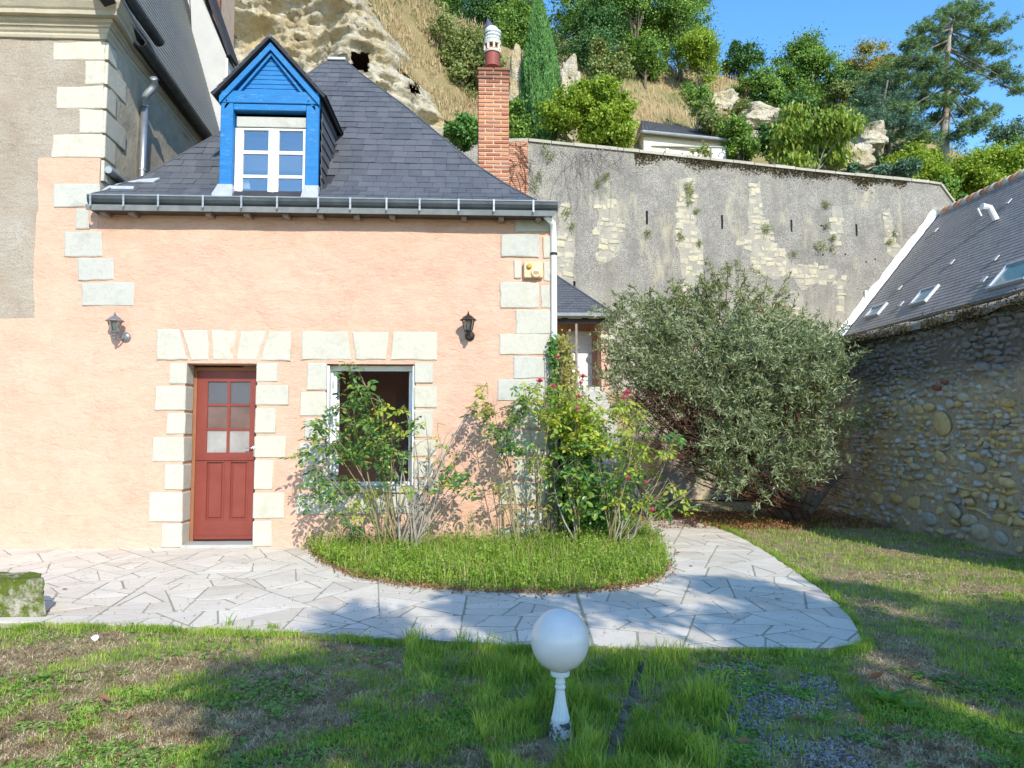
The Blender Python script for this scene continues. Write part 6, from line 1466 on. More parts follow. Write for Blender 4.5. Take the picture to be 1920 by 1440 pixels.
ez_ = [a for a, b in edge]; ex_ = [b for a, b in edge]
zmax = 17.6; nzc, nxc = 190, 250; vs = []; z_lo = 6.5
caves = [(659, 98, 692, 134), (768, 158, 786, 176)]
cvw = [(atY(a, b, YC0).x, atY(c, d, YC0).x, atY(a, d, YC0).z, atY(a, b, YC0).z) for a, b, c, d in caves]
zs = np.linspace(z_lo, zmax, nzc)
for z in zs:
    xe = np.interp(z, ez_, ex_) + .35*mnoise.noise(Vector((0, 0, z*1.1))) + .15*mnoise.noise(Vector((0, 3, z*3.5)))
    for i in range(nxc):
        f = i/(nxc-1); x = -19 + (xe + 19)*f; back = 0
        bend = max(0, (x - (xe - 1.6))/1.6); back = bend**2.2*3.5
        y = YC0 + .35 + ledge(x, z, 3)*(1 - bend*.3)*.75 + back + .10*(z - 9)
        y += sm(zmax-1.0, zmax, z)*4
        vs.append((x, y, z))
fs = []; gone = {0: [], 1: []}
for j in range(nzc-1):
    for i in range(nxc-1):
        k = j*nxc+i; c = (np.array(vs[k]) + np.array(vs[k+nxc+1]))/2
        pj = proj(c); hit = [n_ for n_, (a, b, c_, d_) in enumerate(caves) if a < pj[0] < c_ and b < pj[1] < d_]
        if hit: gone[hit[0]].append(c); continue
        fs.append((k, k+1, k+nxc+1, k+nxc))
cl = np_mesh('cliff', np.array(vs), np.array(fs), M_CLIFF, None, 'structure', smooth=False)
for g_ in gone.values():
    g_ = np.array(g_); a, b, z0, z1 = g_[:, 0].min() - .05, g_[:, 0].max() + .05, g_[:, 2].min() - .05, g_[:, 2].max() + .05; mb = MB(); y = float(g_[:, 1].max()) + .12
    mb.add([(a - .12, y, z0 - .1), (b + .12, y, z0 - .1), (b + .12, y, z1 + .1), (a - .12, y, z1 + .1), (a - .12, y + 4, z0 - .1), (b + .12, y + 4, z0 - .1), (b + .12, y + 4, z1 + .1), (a - .12, y + 4, z1 + .1)], [(0, 4, 5, 1), (1, 5, 6, 2), (2, 6, 7, 3), (3, 7, 4, 0), (4, 7, 6, 5)])
    mb.build('cave_hollow', M_CAVE, cl, recalc=False)
def rock(name, pts, depth, label, seed, disp=.25):
    """boulder or outcrop from a pixel outline, given real thickness"""
    P = [atD(u, v, depth) for u, v in pts]; c = sum(P, Vector())/len(P); xs_ = [p.x for p in P]; zs_ = [p.z for p in P]; W_, H_ = (max(xs_)-min(xs_))/2, (max(zs_)-min(zs_))/2
    V, F = ICO2; bm = bmesh.new(); bmesh.ops.create_icosphere(bm, subdivisions=4, radius=1)
    for v_ in bm.verts:
        d = v_.co.copy(); s = Vector((math.copysign(abs(d.x)**.65, d.x), math.copysign(abs(d.y)**.65, d.y), math.copysign(abs(d.z)**.65, d.z)))
        n = mnoise.noise(s*1.3 + Vector((seed, 0, 0)))*disp*1.8 + mnoise.noise(Vector((s.x*2, s.y*2, s.z*5 + seed)))*disp + mnoise.noise(s*8)*disp*.3
        v_.co = c + Vector((s.x*W_, s.y*min(W_, H_)*1.1, s.z*H_))*(1 + n)
    me = bpy.data.meshes.new(name); bm.to_mesh(me); bm.free(); me.materials.append(M_CLIFF); o = link_mesh(name, me); tag(o, label, 'rock'); return o
rock('rock_pillar', [(952, 92), (990, 100), (986, 275), (955, 275)], 27.0, 'tall pale rock pillar between the brick chimney and the cypress', 1, .16)
rock('rock_outcrop', [(1046, 110), (1085, 130), (1090, 250), (1046, 250)], 29.5, 'pale rock face showing right behind the cypress', 2)
rock('rock_outcrop', [(1392, 200), (1466, 205), (1470, 240), (1395, 236)], 36, 'white boulder outcrop on the slope right of the dry grass dome', 3)
rock('rock_outcrop', [(1320, 175), (1372, 190), (1378, 225), (1330, 215)], 37, 'creamy eroded rock ledge just under the dry grass dome', 4)
rock('rock_outcrop', [(1555, 285), (1625, 275), (1632, 322), (1560, 328)], 29.5, 'yellowish rock ledge above the wall, below the dark cedar', 5)
rock('rock_outcrop', [(1600, 235), (1650, 240), (1655, 280), (1605, 285)], 31, 'creamy rock patch behind the cedar branches', 6)
rock('rock_outcrop', [(1396, 248), (1425, 250), (1425, 280), (1398, 285)], 33, 'small yellow rock beside the dark shrub right of the white house', 7)
# scrubby undergrowth covering the hill between the trees
PP = []; NQ = []
for i in range(6500):
    y = random.uniform(27, 60); x = random.uniform(-14, 34)
    if sdist(x, y) < 1.0 or mnoise.noise(Vector((x*.28, y*.28, 11))) < -.06 + (.5 if 6 < x < 16 and y > 30 else 0) + random.gauss(0, .06): continue
    h = random.uniform(.2, .8); m = 16; d = RNG.normal(0, 1, (m, 3)); PP.append(np.array([x, y, hill(x, y) + h*.4]) + d*np.array([.3, .3, h*.4]))
P = np.concatenate(PP); leaves_obj('hill_undergrowth', P, RNG.uniform(.09, .17, len(P)), .09, M_T['olive'], None, 'stuff')
# dry grass on the slope
P = []; 
for i in range(60000):
    y = random.uniform(27, 56); x = random.uniform(-12, 26)
    if sdist(x, y) < 1.2: continue
    if mnoise.noise(Vector((x*.35, y*.35, 2))) > -.12 + random.gauss(0, .12): P.append((x, y, hill(x, y) - .03))
    if len(P) > 26000: break
P = np.array(P); Vb, Fb = blades_arrays(P, RNG.uniform(.25, .65, len(P)), .045, .5); np_mesh('hill_dry_grass', Vb, Fb, M_DRYGRASS, None, 'stuff')
# grass on the cliff shoulder
P = []
for i in range(14000):
    f = random.random(); k = random.uniform(10.2, 17.0); xe = np.interp(k, ez_, ex_); off = abs(random.gauss(0, 1.2)); x = xe + off + .1; z = k - off*.12
    P.append((x, YC0 + 1.4 + .1*(k-9) + off*1.0 + random.gauss(0, .25), z))
# ------------------------------------------------------------------ shoulder slope between cliff and hill
vs = []; n1, n2 = 90, 40
for j in range(n1):
    z = 9.0 + (17.5-9.0)*j/(n1-1); xe = np.interp(z, ez_, ex_)
    for i in range(n2):
        g_ = i/(n2-1); x = xe - .9 + g_*7.5; y = YC0 + 1.6 + .1*(z-9) + g_*7.0; zz2 = z - .5*g_ + .35*mnoise.noise(Vector((x*.6, y*.6, z*.5))) + .1*mnoise.noise(Vector((x*2, y*2, z*2)))
        vs.append((x, y, zz2))
fs = [(j*n2+i, j*n2+i+1, (j+1)*n2+i+1, (j+1)*n2+i) for j in range(n1-1) for i in range(n2-1)]
np_mesh('hill_shoulder', np.array(vs), np.array(fs), M_HILL, None, 'structure', smooth=True)
SH = np.array(vs); k_ = RNG.integers(0, len(SH), 30000); P = SH[k_] + RNG.normal(0, .09, (30000, 3)); msk = np.array([mnoise.noise(Vector((float(p[0])*.7, float(p[1])*.7, float(p[2])*.7))) > -.15 for p in P]); P = P[msk]
Vb, Fb = blades_arrays(P, RNG.uniform(.12, .38, len(P)), .03, .5); np_mesh('shoulder_dry_grass', Vb, Fb, M_DRYGRASS, None, 'stuff')

# ------------------------------------------------------------------ trees
def crown_pts(c, R, nclump, nleaf, rc, seed, hollow=.55, flat=1.0, low=-0.75):
    rs_ = np.random.default_rng(seed); c = np.array(c); R = np.array(R); out = []; cents = []
    k = 0; nl_ = max(4, nclump//9); lob = []
    for _ in range(nl_):
        d = rs_.normal(size=3); d /= np.linalg.norm(d); lob.append((d*rs_.uniform(.35, .78), rs_.uniform(.25, .5)))
    while len(cents) < nclump and k < nclump*30:
        k += 1; lc, lr = lob[k % nl_]; d = rs_.normal(size=3); d /= np.linalg.norm(d); q = lc + d*lr*rs_.uniform(.3, 1.0)
        if k % 5 == 0: q = d*rs_.uniform(.1, .8)
        if q[2] < low: continue
        cents.append(c + q*R*1.12)
    for q in cents:
        m = int(nleaf*rs_.uniform(.6, 1.4)); g_ = rs_.normal(size=(m, 3)); g_ /= np.linalg.norm(g_, axis=1)[:, None]; rr = np.abs(rs_.normal(.55, .42, m))[:, None]
        out.append(q + g_*rr*rc*rs_.uniform(.6, 1.3)*np.array([1, 1, .75*flat]))
    return np.concatenate(out), np.array(cents)
def limbs(mb, base, cents, r0, rs_, trunk_top=None, nl=12, seg=6, wob=.15):
    base = Vector(base); cc = Vector(cents.mean(0).tolist()); top_ = trunk_top or base.lerp(cc, .8)
    pts = [base.lerp(top_, k/5) + Vector((mnoise.noise(Vector((k*.9, base.x, 1)))*wob, mnoise.noise(Vector((k*.9, base.x, 7)))*wob, 0))*(k > 0) for k in range(6)]
    mb.tube(pts, [r0*(1-.13*k) for k in range(6)], 8)
    for q in cents[rs_.permutation(len(cents))[:nl]]:
        q = Vector(q.tolist()); f = rs_.uniform(.35, 1.0); s = base.lerp(top_, f); i_ = min(4, int(f*5)); s = pts[i_].lerp(pts[i_+1], f*5-i_) if f < 1 else pts[5]
        m = s.lerp(q, .5) + Vector((0, 0, (q-s).length*.10)); rr = r0*.38; mb.tube([s, s.lerp(m, .5) + Vector((rs_.normal()*.05, 0, .03)), m, m.lerp(q, .55), q], [rr, rr*.75, rr*.5, rr*.32, rr*.12], seg)
def tree(name, kind, u, v, ru, rv, depth, label, cat='tree', ncl=60, nlf=110, leaf=.13, base_v=None, group=None, seed=0, bark=None, rc=.34, hollow=.5, base_u=None, r0=None, deep=.9, low=-.75, nl=12):
    ru *= 1.12; rv *= 1.15; c = atD(u, v, depth); s = depth/FPX; R = (ru*s, ru*s*deep, rv*s); rc_ = rc*min(R[0], R[2])
    P, ce = crown_pts(c, R, ncl, nlf, rc_, seed, hollow, low=low)
    b = atD(base_u or u, base_v or (v + rv*1.1), depth)
    gzv = b.z
    if sdist(b.x, b.y) > .5: gzv = min(b.z, hill(b.x, b.y) + .0)
    base = Vector((b.x, b.y, gzv - .1)); t_ = thing(name, tuple(base), label, cat, group); rs_ = np.random.default_rng(seed + 77)
    mb = MB(); limbs(mb, base, ce, r0 or max(.05, R[0]*.07), rs_, nl=nl); mb.build('trunk', bark or M_BARK, t_, smooth=True)
    N = (P - np.array(c)); N = N/(np.linalg.norm(N, axis=1)[:, None]+1e-6) + RNG.normal(0, .7, P.shape)
    L_ = RNG.uniform(.7, 1.3, len(P))*leaf; leaves_obj('crown', P, L_, L_*.62, M_T[kind], t_, 'stuff' if False else None, N=N)
    return t_
gH = 'trees along the hilltop'; gS = 'shrubs on the slope'
TREES = [
 ('broadleaf_tree', 'dark', 745, 5, 62, 48, 42, 'dark tree at the top left above the cliff edge', 'tree', dict(base_v=75)),
 ('broadleaf_tree', 'oak', 822, 8, 60, 52, 38, 'green hilltop tree directly above the olive shrub and the dry grass', 'tree', dict(base_v=90, ncl=80)),
 ('broadleaf_tree', 'dark', 905, 22, 52, 62, 37, 'dark hilltop tree rising behind the chimney cowl', 'tree', dict(base_v=120, ncl=80)),
 ('broadleaf_tree', 'oak', 965, 62, 50, 62, 35, 'mid green tree between the chimney pot and the cypress', 'tree', dict(base_v=150, ncl=80)),
 ('broadleaf_tree', 'dark', 950, 0, 66, 42, 45, 'dark treetop above the chimney at the top edge', 'tree', dict(base_v=120)),
 ('broadleaf_tree', 'dark', 1095, 95, 70, 92, 36, 'tall dark tree with visible trunks right of the cypress', 'tree', dict(base_v=225, ncl=110, r0=.18)),
 ('broadleaf_tree', 'oak', 1080, 8, 72, 52, 39, 'leafy green treetop right of the cypress tip', 'tree', dict(base_v=180, ncl=90)),
 ('broadleaf_tree', 'dark', 1190, 60, 78, 92, 41, 'large shadowy tree behind the small pale tree', 'tree', dict(base_v=200, ncl=120, r0=.18)),
 ('broadleaf_tree', 'oak', 1190, 10, 85, 58, 37, 'light green spreading crown at the top middle of the picture', 'tree', dict(base_v=170, ncl=90)),
 ('broadleaf_tree', 'oak', 1275, 35, 68, 75, 38, 'tall airy green tree at the edge of the blue sky', 'tree', dict(base_v=150, ncl=100)),
 ('broadleaf_tree', 'lime', 1318, 95, 46, 55, 36, 'yellow green tree bordering the sky above the dry grass dome', 'tree', dict(base_v=160, ncl=80)),
 ('broadleaf_tree', 'oak', 1210, 92, 44, 44, 36, 'rounded green tree standing behind the top of the dry slope', 'tree', dict(base_v=165)),
 ('young_tree', 'olive', 1120, 125, 27, 48, 31, 'small pale green sapling above the big yellow green bush', 'tree', dict(base_v=200, ncl=40)),
 ('young_tree', 'olive', 1165, 130, 26, 40, 32, 'thin young tree left of the dry grass dome', 'tree', dict(base_v=180, ncl=30)),
 ('shrub', 'dark', 1395, 108, 42, 32, 41, 'dark evergreen shrub on the skyline right of the yellow tree', 'shrub', dict(base_v=150)),
 ('shrub', 'oak', 1440, 158, 48, 40, 38, 'rounded green bush on the ridge right of the dark skyline shrub', 'shrub', dict(base_v=200)),
 ('young_tree', 'oak', 1510, 140, 52, 62, 38, 'pointed green tree alone against the sky in the middle of the ridge', 'tree', dict(base_v=210, ncl=110)),
 ('young_tree', 'olive', 1508, 100, 30, 32, 39, 'thin pale treetop sticking up on the ridge', 'tree', dict(base_v=180, ncl=34, nlf=60)),
 ('shrub', 'dark', 1575, 165, 48, 36, 39, 'dark round bush left of the pines on the ridge', 'shrub', dict(base_v=200)),
 ('shrub', 'autumn', 1640, 125, 52, 42, 41, 'tree with reddish yellow autumn leaves behind the pines', 'tree', dict(base_v=190, ncl=80)),
 ('shrub', 'oak', 1300, 190, 36, 34, 33, 'green bush rooted in the rock under the dry grass dome', 'shrub', dict(base_v=225, ncl=26, nlf=80)),
 ('shrub', 'olive', 1345, 235, 38, 30, 31.5, 'grey green scrub just above the white house roof end', 'shrub', dict(base_v=262)),
 ('shrub', 'oak', 1390, 262, 32, 38, 30.5, 'dense green shrub touching the right end of the white house', 'shrub', dict(base_v=300, ncl=60)),
 ('shrub', 'dark', 1450, 262, 36, 26, 31, 'dark rounded shrub left of the walnut tree', 'shrub', dict(base_v=290)),
 ('shrub', 'dark', 1500, 215, 40, 30, 35, 'dark shrub up the slope behind the walnut tree', 'shrub', dict(base_v=240)),
 ('shrub', 'olive', 862, 125, 62, 82, 27.0, 'tall olive green shrub on the slope left of the chimney', 'shrub', dict(base_v=215, ncl=110, rc=.28)),
 ('shrub', 'olive', 800, 62, 44, 40, 29, 'olive scrub on the shoulder above the cliff', 'shrub', dict(base_v=100)),
 ('shrub', 'ivy', 862, 248, 44, 24, 21.0, 'fresh green shrub just above the slate roof beside the chimney', 'shrub', dict(base_v=272, ncl=60)),
 ('shrub', 'oak', 968, 230, 24, 40, 25.5, 'ivy covered shrub between the chimney and the cypress', 'shrub', dict(base_v=268)),
 ('large_bush', 'lime', 1105, 215, 72, 58, 25.6, 'bright yellow green bush spilling over the wall top right of the cypress', 'bush', dict(base_v=280, ncl=150, rc=.25)),
 ('large_bush', 'lime', 1160, 245, 45, 38, 25.8, 'yellow green bush between the biggest bush and the white house', 'bush', dict(base_v=285, ncl=80)),
 ('shrub', 'olive', 1310, 292, 26, 22, 27.4, 'thin leafy shoots rising over the wall in front of the white house', 'shrub', dict(base_v=306, ncl=14, nlf=30, leaf=.10)),
 ('shrub', 'cedar', 1648, 325, 55, 28, 29, 'dark bluish bush at the wall top under the pines', 'shrub', dict(base_v=345, ncl=70)),
 ('shrub', 'lime', 1720, 318, 62, 38, 31, 'light green bush below the pine trunk', 'shrub', dict(base_v=350, ncl=90)),
 ('shrub', 'lime', 1840, 330, 85, 52, 31, 'bright green bank of bushes above the neighbour roof ridge', 'shrub', dict(base_v=385, ncl=150)),
 ('shrub', 'oak', 1765, 370, 45, 28, 29.5, 'green bush behind the slanted end of the grey wall', 'shrub', dict(base_v=400, ncl=60)),
 ('shrub', 'lime', 1925, 320, 60, 45, 33, 'yellowish bush at the far right edge above the roof', 'shrub', dict(base_v=370, ncl=80)),
 ('young_tree', 'cedar', 1885, 268, 62, 38, 36, 'loose dark branched tree at the right edge beyond the pine', 'tree', dict(base_v=330, ncl=60, nlf=70)),
 ('shrub', 'oak', 1600, 210, 42, 26, 37, 'green scrub on the ridge behind the cedar', 'shrub', dict(base_v=240)),
]
for k in range(16):
    u = 705 + k*36 + random.uniform(-12, 12); TREES.append(('broadleaf_tree', ('dark', 'oak', 'olive')[k % 3], u, 75 + random.uniform(-35, 30), 40, 48, 43 + random.uniform(-2, 3), 'dark crown half hidden in the unbroken wood along the hilltop', 'tree', dict(base_v=190, group='half hidden trees of the hilltop wood', ncl=50)))
for k in range(9):
    u = 1375 + k*30 + random.uniform(-10, 10); TREES.append(('shrub', ('oak', 'olive', 'dark')[k % 3], u, 190 + random.uniform(-12, 16), 34, 26, 38 + random.uniform(-2, 3), 'low bush merging into the thicket along the ridge under the open sky', 'shrub', dict(base_v=225, group='low bushes of the ridge thicket', ncl=40)))
for i, (nm, kd, u, v, ru, rv, dep, lab, cat, kw) in enumerate(TREES):
    kw.setdefault('nlf', 170); kw.setdefault('leaf', .115); tree(nm, kd, u, v, ru, rv, dep, lab, cat, seed=200 + i*7, **kw)
# cypress
def cypress():
    dep = 26.2; b = atD(1018, 272, dep); tp = atD(1013, -12, dep); base = Vector((b.x, b.y, b.z - .4)); H_ = tp.z - base.z
    t_ = thing('cypress', tuple(base), 'tall slim light green cypress standing behind the top of the grey wall', 'tree')
    MB().tube([base, base + Vector((0, 0, H_*.9))], [.12, .03], 8).build('trunk', M_BARK, t_)
    n = 42000; h = RNG.uniform(0, 1, n)**.85; an = RNG.uniform(0, 2*np.pi, n); rad = .62*np.minimum(1, (1.02-h)*2.1)**.75*(.62 + .38*np.minimum(1, h*4)) 
    ripple = np.array([mnoise.noise(Vector((math.cos(a)*2.6, math.sin(a)*2.6, float(q)*2.0))) + .5*mnoise.noise(Vector((math.cos(a)*7, math.sin(a)*7, float(q)*5.0))) for a, q in zip(an, h)])
    r = rad*(.90 + .34*ripple)*RNG.uniform(.72, 1.0, n)**.5
    P = np.stack([base.x + r*np.cos(an) - .15*h, base.y + r*np.sin(an), base.z + h*H_], 1); D = np.stack([np.cos(an)*.3, np.sin(an)*.3, np.ones(n)*1.2], 1) + RNG.normal(0, .25, (n, 3))
    leaves_obj('crown', P, RNG.uniform(.08, .17, n), .05, M_T['cypress'], t_, D=D)
cypress()
# pines: whorls of flat needle pads
def pine(tp, base_px, dep, pads, label, kind, r0, npad=900, needle=.20, bark=M_BARKL):
    b = atD(*base_px, dep); base = Vector((b.x, b.y, b.z - .8)); T_ = [base] + [atD(u, v, dep) for u, v in tp]
    t_ = thing('pine_tree', tuple(base), label, 'tree'); mb = MB(); n = len(T_); mb.tube(T_, [r0*(1 - .85*k/(n-1)) for k in range(n)], 10); tk = mb.build('trunk', bark, t_, smooth=True); mb = MB()
    PP = []; DD = []
    for (u, v, ru, rv, att) in pads:
        dd = random.uniform(-1.6, 1.6); c = atD(u, v, dep + dd); s = dep/FPX; at_ = T_[1].lerp(T_[-1], att) if n == 2 else None
        f = att*(n-1); i_ = min(n-2, int(f)); st = T_[i_].lerp(T_[i_+1], f-i_); mid = st.lerp(c, .5) + Vector((0, 0, random.uniform(-.1, .25)))
        mb.tube([st, st.lerp(mid, .5), mid, mid.lerp(c, .5) + Vector((0, 0, .05)), c], [r0*.22, r0*.18, r0*.14, r0*.1, r0*.04], 6)
        nt_ = max(12, int(ru*rv/13))
        for k in range(nt_):
            q = np.array(c) + np.array([random.gauss(0, .45)*ru*s, random.gauss(0, .4)*ru*s, random.gauss(0, .42)*rv*s + .05])
            if k % 3 == 0: mb.tube([mid.lerp(c, .6), Vector(q.tolist())], [r0*.09, r0*.03], 4)
            m = 46; d = RNG.normal(size=(m, 3)); d /= np.linalg.norm(d, axis=1)[:, None]; d[:, 2] = d[:, 2]*.6 + .25; PP.append(q + d*.05); DD.append(d)
    mb.build('boughs', M_BARK, t_, smooth=True); P = np.concatenate(PP); D = np.concatenate(DD)
    leaves_obj('needles', P, RNG.uniform(.7, 1.2, len(P))*needle, .028, M_T[kind], t_, D=D)
random.seed(41)
pine([(1771, 250), (1778, 180), (1776, 120), (1780, 70), (1790, 30)], (1768, 300), 33.5,
     [(1828, 28, 34, 14, 1.0), (1805, 14, 26, 12, 1.0), (1775, 28, 26, 12, .97), (1640, 150, 34, 18, .7), (1780, 150, 34, 18, .7), (1770, 190, 30, 16, .55), (1790, 45, 40, 18, .98), (1740, 55, 38, 16, .95), (1850, 60, 42, 18, .92), (1712, 85, 34, 18, .88), (1765, 85, 40, 18, .86), (1820, 95, 44, 18, .84), (1872, 95, 28, 14, .86), (1700, 120, 40, 20, .78), (1748, 122, 38, 18, .76), (1812, 128, 36, 16, .74),
      (1868, 135, 34, 14, .72), (1895, 155, 26, 14, .70), (1690, 155, 44, 20, .66), (1738, 160, 34, 18, .64), (1815, 165, 30, 14, .6), (1672, 185, 40, 20, .55), (1730, 195, 36, 18, .52), (1820, 205, 30, 16, .5), (1690, 215, 40, 20, .45), (1745, 228, 30, 16, .4), (1835, 235, 36, 18, .4), (1800, 255, 30, 14, .34), (1735, 262, 34, 16, .3), (1860, 215, 24, 12, .45), (1905, 175, 18, 10, .66)],
     'tall windswept pine with a pale bare trunk against the blue sky', 'pine', .24)
pine([(1668, 300), (1662, 240), (1655, 200), (1665, 150)], (1668, 345), 32.0,
     [(1660, 160, 36, 20, .98), (1630, 190, 36, 20, .85), (1685, 195, 40, 22, .82), (1610, 225, 34, 18, .7), (1650, 228, 38, 20, .68), (1700, 240, 36, 20, .6), (1600, 262, 34, 18, .5), (1640, 270, 38, 18, .45), (1695, 280, 38, 18, .4), (1612, 300, 34, 14, .3), (1660, 305, 40, 16, .28), (1710, 310, 34, 14, .2)],
     'shorter dark pine with drooping boughs left of the tall pine', 'cedar', .16, needle=.18, bark=M_BARK)
# walnut tree with hanging leaves
def walnut():
    dep = 28.0; c = atD(1528, 262, dep); b = atD(1525, 335, dep); base = Vector((b.x, b.y, b.z - .6)); t_ = thing('walnut_tree', tuple(base), 'broad young tree with long drooping yellow green leaves at the middle of the wall top', 'tree')
    cl = [(1490, 210, 24, 18), (1478, 245, 26, 22), (1500, 275, 30, 22), (1465, 280, 24, 20), (1540, 240, 28, 22), (1575, 225, 30, 22), (1600, 235, 18, 18), (1560, 262, 30, 22), (1525, 290, 34, 18), (1570, 292, 28, 16), (1495, 300, 30, 14), (1545, 215, 18, 12), (1515, 250, 22, 18)]
    P = []; ce = []
    for u, v, a, b2 in cl:
        q = np.array(atD(u, v, dep + random.uniform(-.8, .8))); ce.append(q); s = dep/FPX; m = int(a*b2*.75); P.append(q + RNG.normal(0, .5, (m, 3))*np.array([a*s, a*s, b2*s]))
    ce = np.array(ce); mb = MB(); limbs(mb, base, ce, .09, np.random.default_rng(4), nl=13, trunk_top=base + Vector((0, 0, .9))); mb.build('trunk', M_BARKL, t_, smooth=True)
    P = np.concatenate(P); D = RNG.normal(0, .4, P.shape) + np.array([0, -.15, -1.0]); leaves_obj('crown', P, RNG.uniform(.16, .30, len(P)), .085, M_T['walnut'], t_, D=D)
walnut()
# bare creeper hanging over the wall under the yellow bush
mb = MB()
for i in range(34):
    u = random.gauss(1110, 26); a = onW(u, 276 + random.uniform(0, 12), .08); n_ = random.randint(4, 9); P = [a]; d = Vector((random.gauss(0, .10), 0, -.16))
    for k in range(n_): d = d*.8 + Vector((random.gauss(0, .08), 0, random.gauss(-.05, .05))); q = P[-1] + d; P.append(Wp(sW(q), q.z, .05 + random.uniform(0, .05)))
    mb.tube(P, [.010*(1 - k/len(P)*.7) for k in range(len(P))], 4)
o = mb.build('bare_creeper', M_GREYWOOD); tag(o, 'bare dark creeper stems hanging over the top of the grey wall', 'creeper')
mb = MB()
for i in range(26):
    a = onW(random.uniform(955, 990), random.uniform(265, 330), .1); P = [a]; d = Vector((random.gauss(0, .1), 0, random.gauss(-.1, .08)))
    for k in range(6): d = d*.7 + Vector((random.gauss(0, .06), 0, random.gauss(-.03, .05))); q = P[-1] + d; P.append(Wp(sW(q), q.z, .09))
    mb.tube(P, .008, 4)
o = mb.build('bare_creeper', M_TWIG); tag(o, 'thin bare twigs clinging to the thin brick pier', 'creeper')
# ------------------------------------------------------------------ big grey green shrub
def bigbush():
    base = atZ(1478, 968, 0); base = Vector((base.x, 12.9, -.05)); t_ = thing('butterfly_bush', tuple(base), 'huge spreading grey green shrub in front of the garden wall', 'shrub')
    Cn = atY(1372, 735, 12.4); s = 12.4/FPX
    lobes = [(1372, 745, 170, 125, 12.5), (1235, 700, 95, 100, 12.5), (1200, 640, 60, 70, 12.9), (1320, 665, 115, 80, 12.6), (1450, 700, 120, 95, 12.2), (1485, 780, 90, 92, 11.9), (1440, 855, 110, 72, 11.6), (1300, 780, 120, 110, 12.3), (1510, 705, 50, 55, 12.4), (1480, 665, 60, 40, 12.8), (1260, 615, 50, 42, 12.9), (1330, 595, 45, 34, 12.9)]
    cents = []; rs_ = np.random.default_rng(12)
    for u, v, a, b, y in lobes:
        n = int(a*b/150)
        for _ in range(n):
            d = rs_.normal(size=3); d /= np.linalg.norm(d); r = rs_.uniform(.72, 1.05); c = np.array(atY(u, v, y)); sc3 = np.array([a, a*.75, b])*y/FPX
            q = c + d*sc3*r; cents.append(q)
    cents = np.array(cents)
    # hollow lower-left side is bare brown twigs: sort clumps
    keep = []; twigc = []
    for q in cents:
        p = proj(q)
        if p[1] > 925: continue
        dl = (p[0] < 1345 and p[1] > 770 + (1345 - p[0])*-.0) or (p[1] > 735 and p[0] < 1290)
        if dl and q[1] < 13.5: twigc.append(q)
        else: keep.append(q)
    keep = np.array(keep); PP = []; DD = []
    b = np.array([base.x - .25, base.y, .35])
    for q in keep:
        d0 = q - b; d0 /= np.linalg.norm(d0); m = rs_.integers(3, 7)
        for _ in range(m):                                # each clump is a few leafy sprays
            d = d0 + rs_.normal(0, .45, 3) + np.array([0, 0, .12]); d /= np.linalg.norm(d); L_ = rs_.uniform(.25, .55); nl = int(L_*62); st = q + rs_.normal(0, .12, 3)
            tt = np.linspace(0, 1, nl)[:, None]; P = st + d*L_*tt + np.array([0, 0, -.10])*tt**2; PP.append(P); sd_ = rs_.normal(size=(nl, 3)); DD.append(sd_ + d*.8)
    P = np.concatenate(PP); D = np.concatenate(DD); print('bush leaves', len(P))
    leaves_obj('leaves', P, RNG.uniform(.06, .115, len(P)), .021, M_T['bush'], t_, D=D)
    if len(twigc):
        TP = []; TD_ = []
        for q in twigc:
            m = 26; P = q + rs_.normal(0, .14, (m, 3)); TP.append(P); TD_.append(rs_.normal(size=(m, 3)))
        P = np.concatenate(TP); leaves_obj('withered_leaves', P, .07, .02, M_T['bushdark'], t_, D=np.concatenate(TD_))
    # stems fanning out of a few trunks
    mb = MB(); trunks = []
    for k, (dx, dz, dy_) in enumerate(((-.9, 1.1, -.3), (-.5, 1.3, .2), (-.1, 1.2, -.5), (.45, 1.0, -.2), (.9, .8, .1), (-1.5, 1.0, 0))):
        p1 = base + Vector((dx*.4, dy_*.4, dz*.35)); p2 = base + Vector((dx, dy_, dz)); mb.tube([base + Vector((dx*.08, dy_*.1, 0)), p1, p1.lerp(p2, .5) + Vector((0, 0, .05)), p2], [.10, .075, .055, .04], 8); trunks.append(p2)
    mb.build('trunk', M_BARK, t_, smooth=True); mb = MB()
    allc = np.concatenate([keep, np.array(twigc)]) if len(twigc) else keep
    for q in allc[rs_.permutation(len(allc))[:520]]:
        q = Vector(q.tolist()); s0 = min(trunks, key=lambda t__: (t__-q).length); m = s0.lerp(q, .5) + Vector((rs_.normal()*.08, rs_.normal()*.08, -.06)); mb.tube([s0, m, q], [.016, .010, .003], 4)
    for q in twigc:
        q = Vector(q.tolist())
        for _ in range(9):
            d = Vector(rs_.normal(0, 1, 3).tolist()).normalized()*.34 + (q - base).normalized()*.2; mb.tube([q, q + d*.5 + Vector((0, 0, .02)), q + d], [.005, .004, .002], 3)
    mb.build('twigs', M_TWIG, t_, 'stuff')
    # bare twigs poking out of the underside
    mb = MB()
    for i in range(70):
        u = random.uniform(1390, 1570); v = random.uniform(880, 915); q = atY(u, v, random.uniform(11.5, 12.3)); d = Vector((random.gauss(.3, .5), random.gauss(-.3, .3), random.gauss(-.25, .25)))*.5; mb.tube([q, q + d*.5 + Vector((0, 0, .03)), q + d], [.008, .006, .003], 4)
    for i in range(50):                                   # fan of thin stems in the hollow under the crown
        u = random.uniform(1190, 1480); v = random.uniform(830, 930) - (1480-u)*.12; q = atY(u, v, random.uniform(11.9, 12.9)); s0 = base + Vector((random.gauss(0, .15), random.gauss(0, .15), random.uniform(0, .3))); mb.tube([s0, s0.lerp(q, .5) + Vector((0, 0, -.05)), q], [.018, .012, .004], 4)
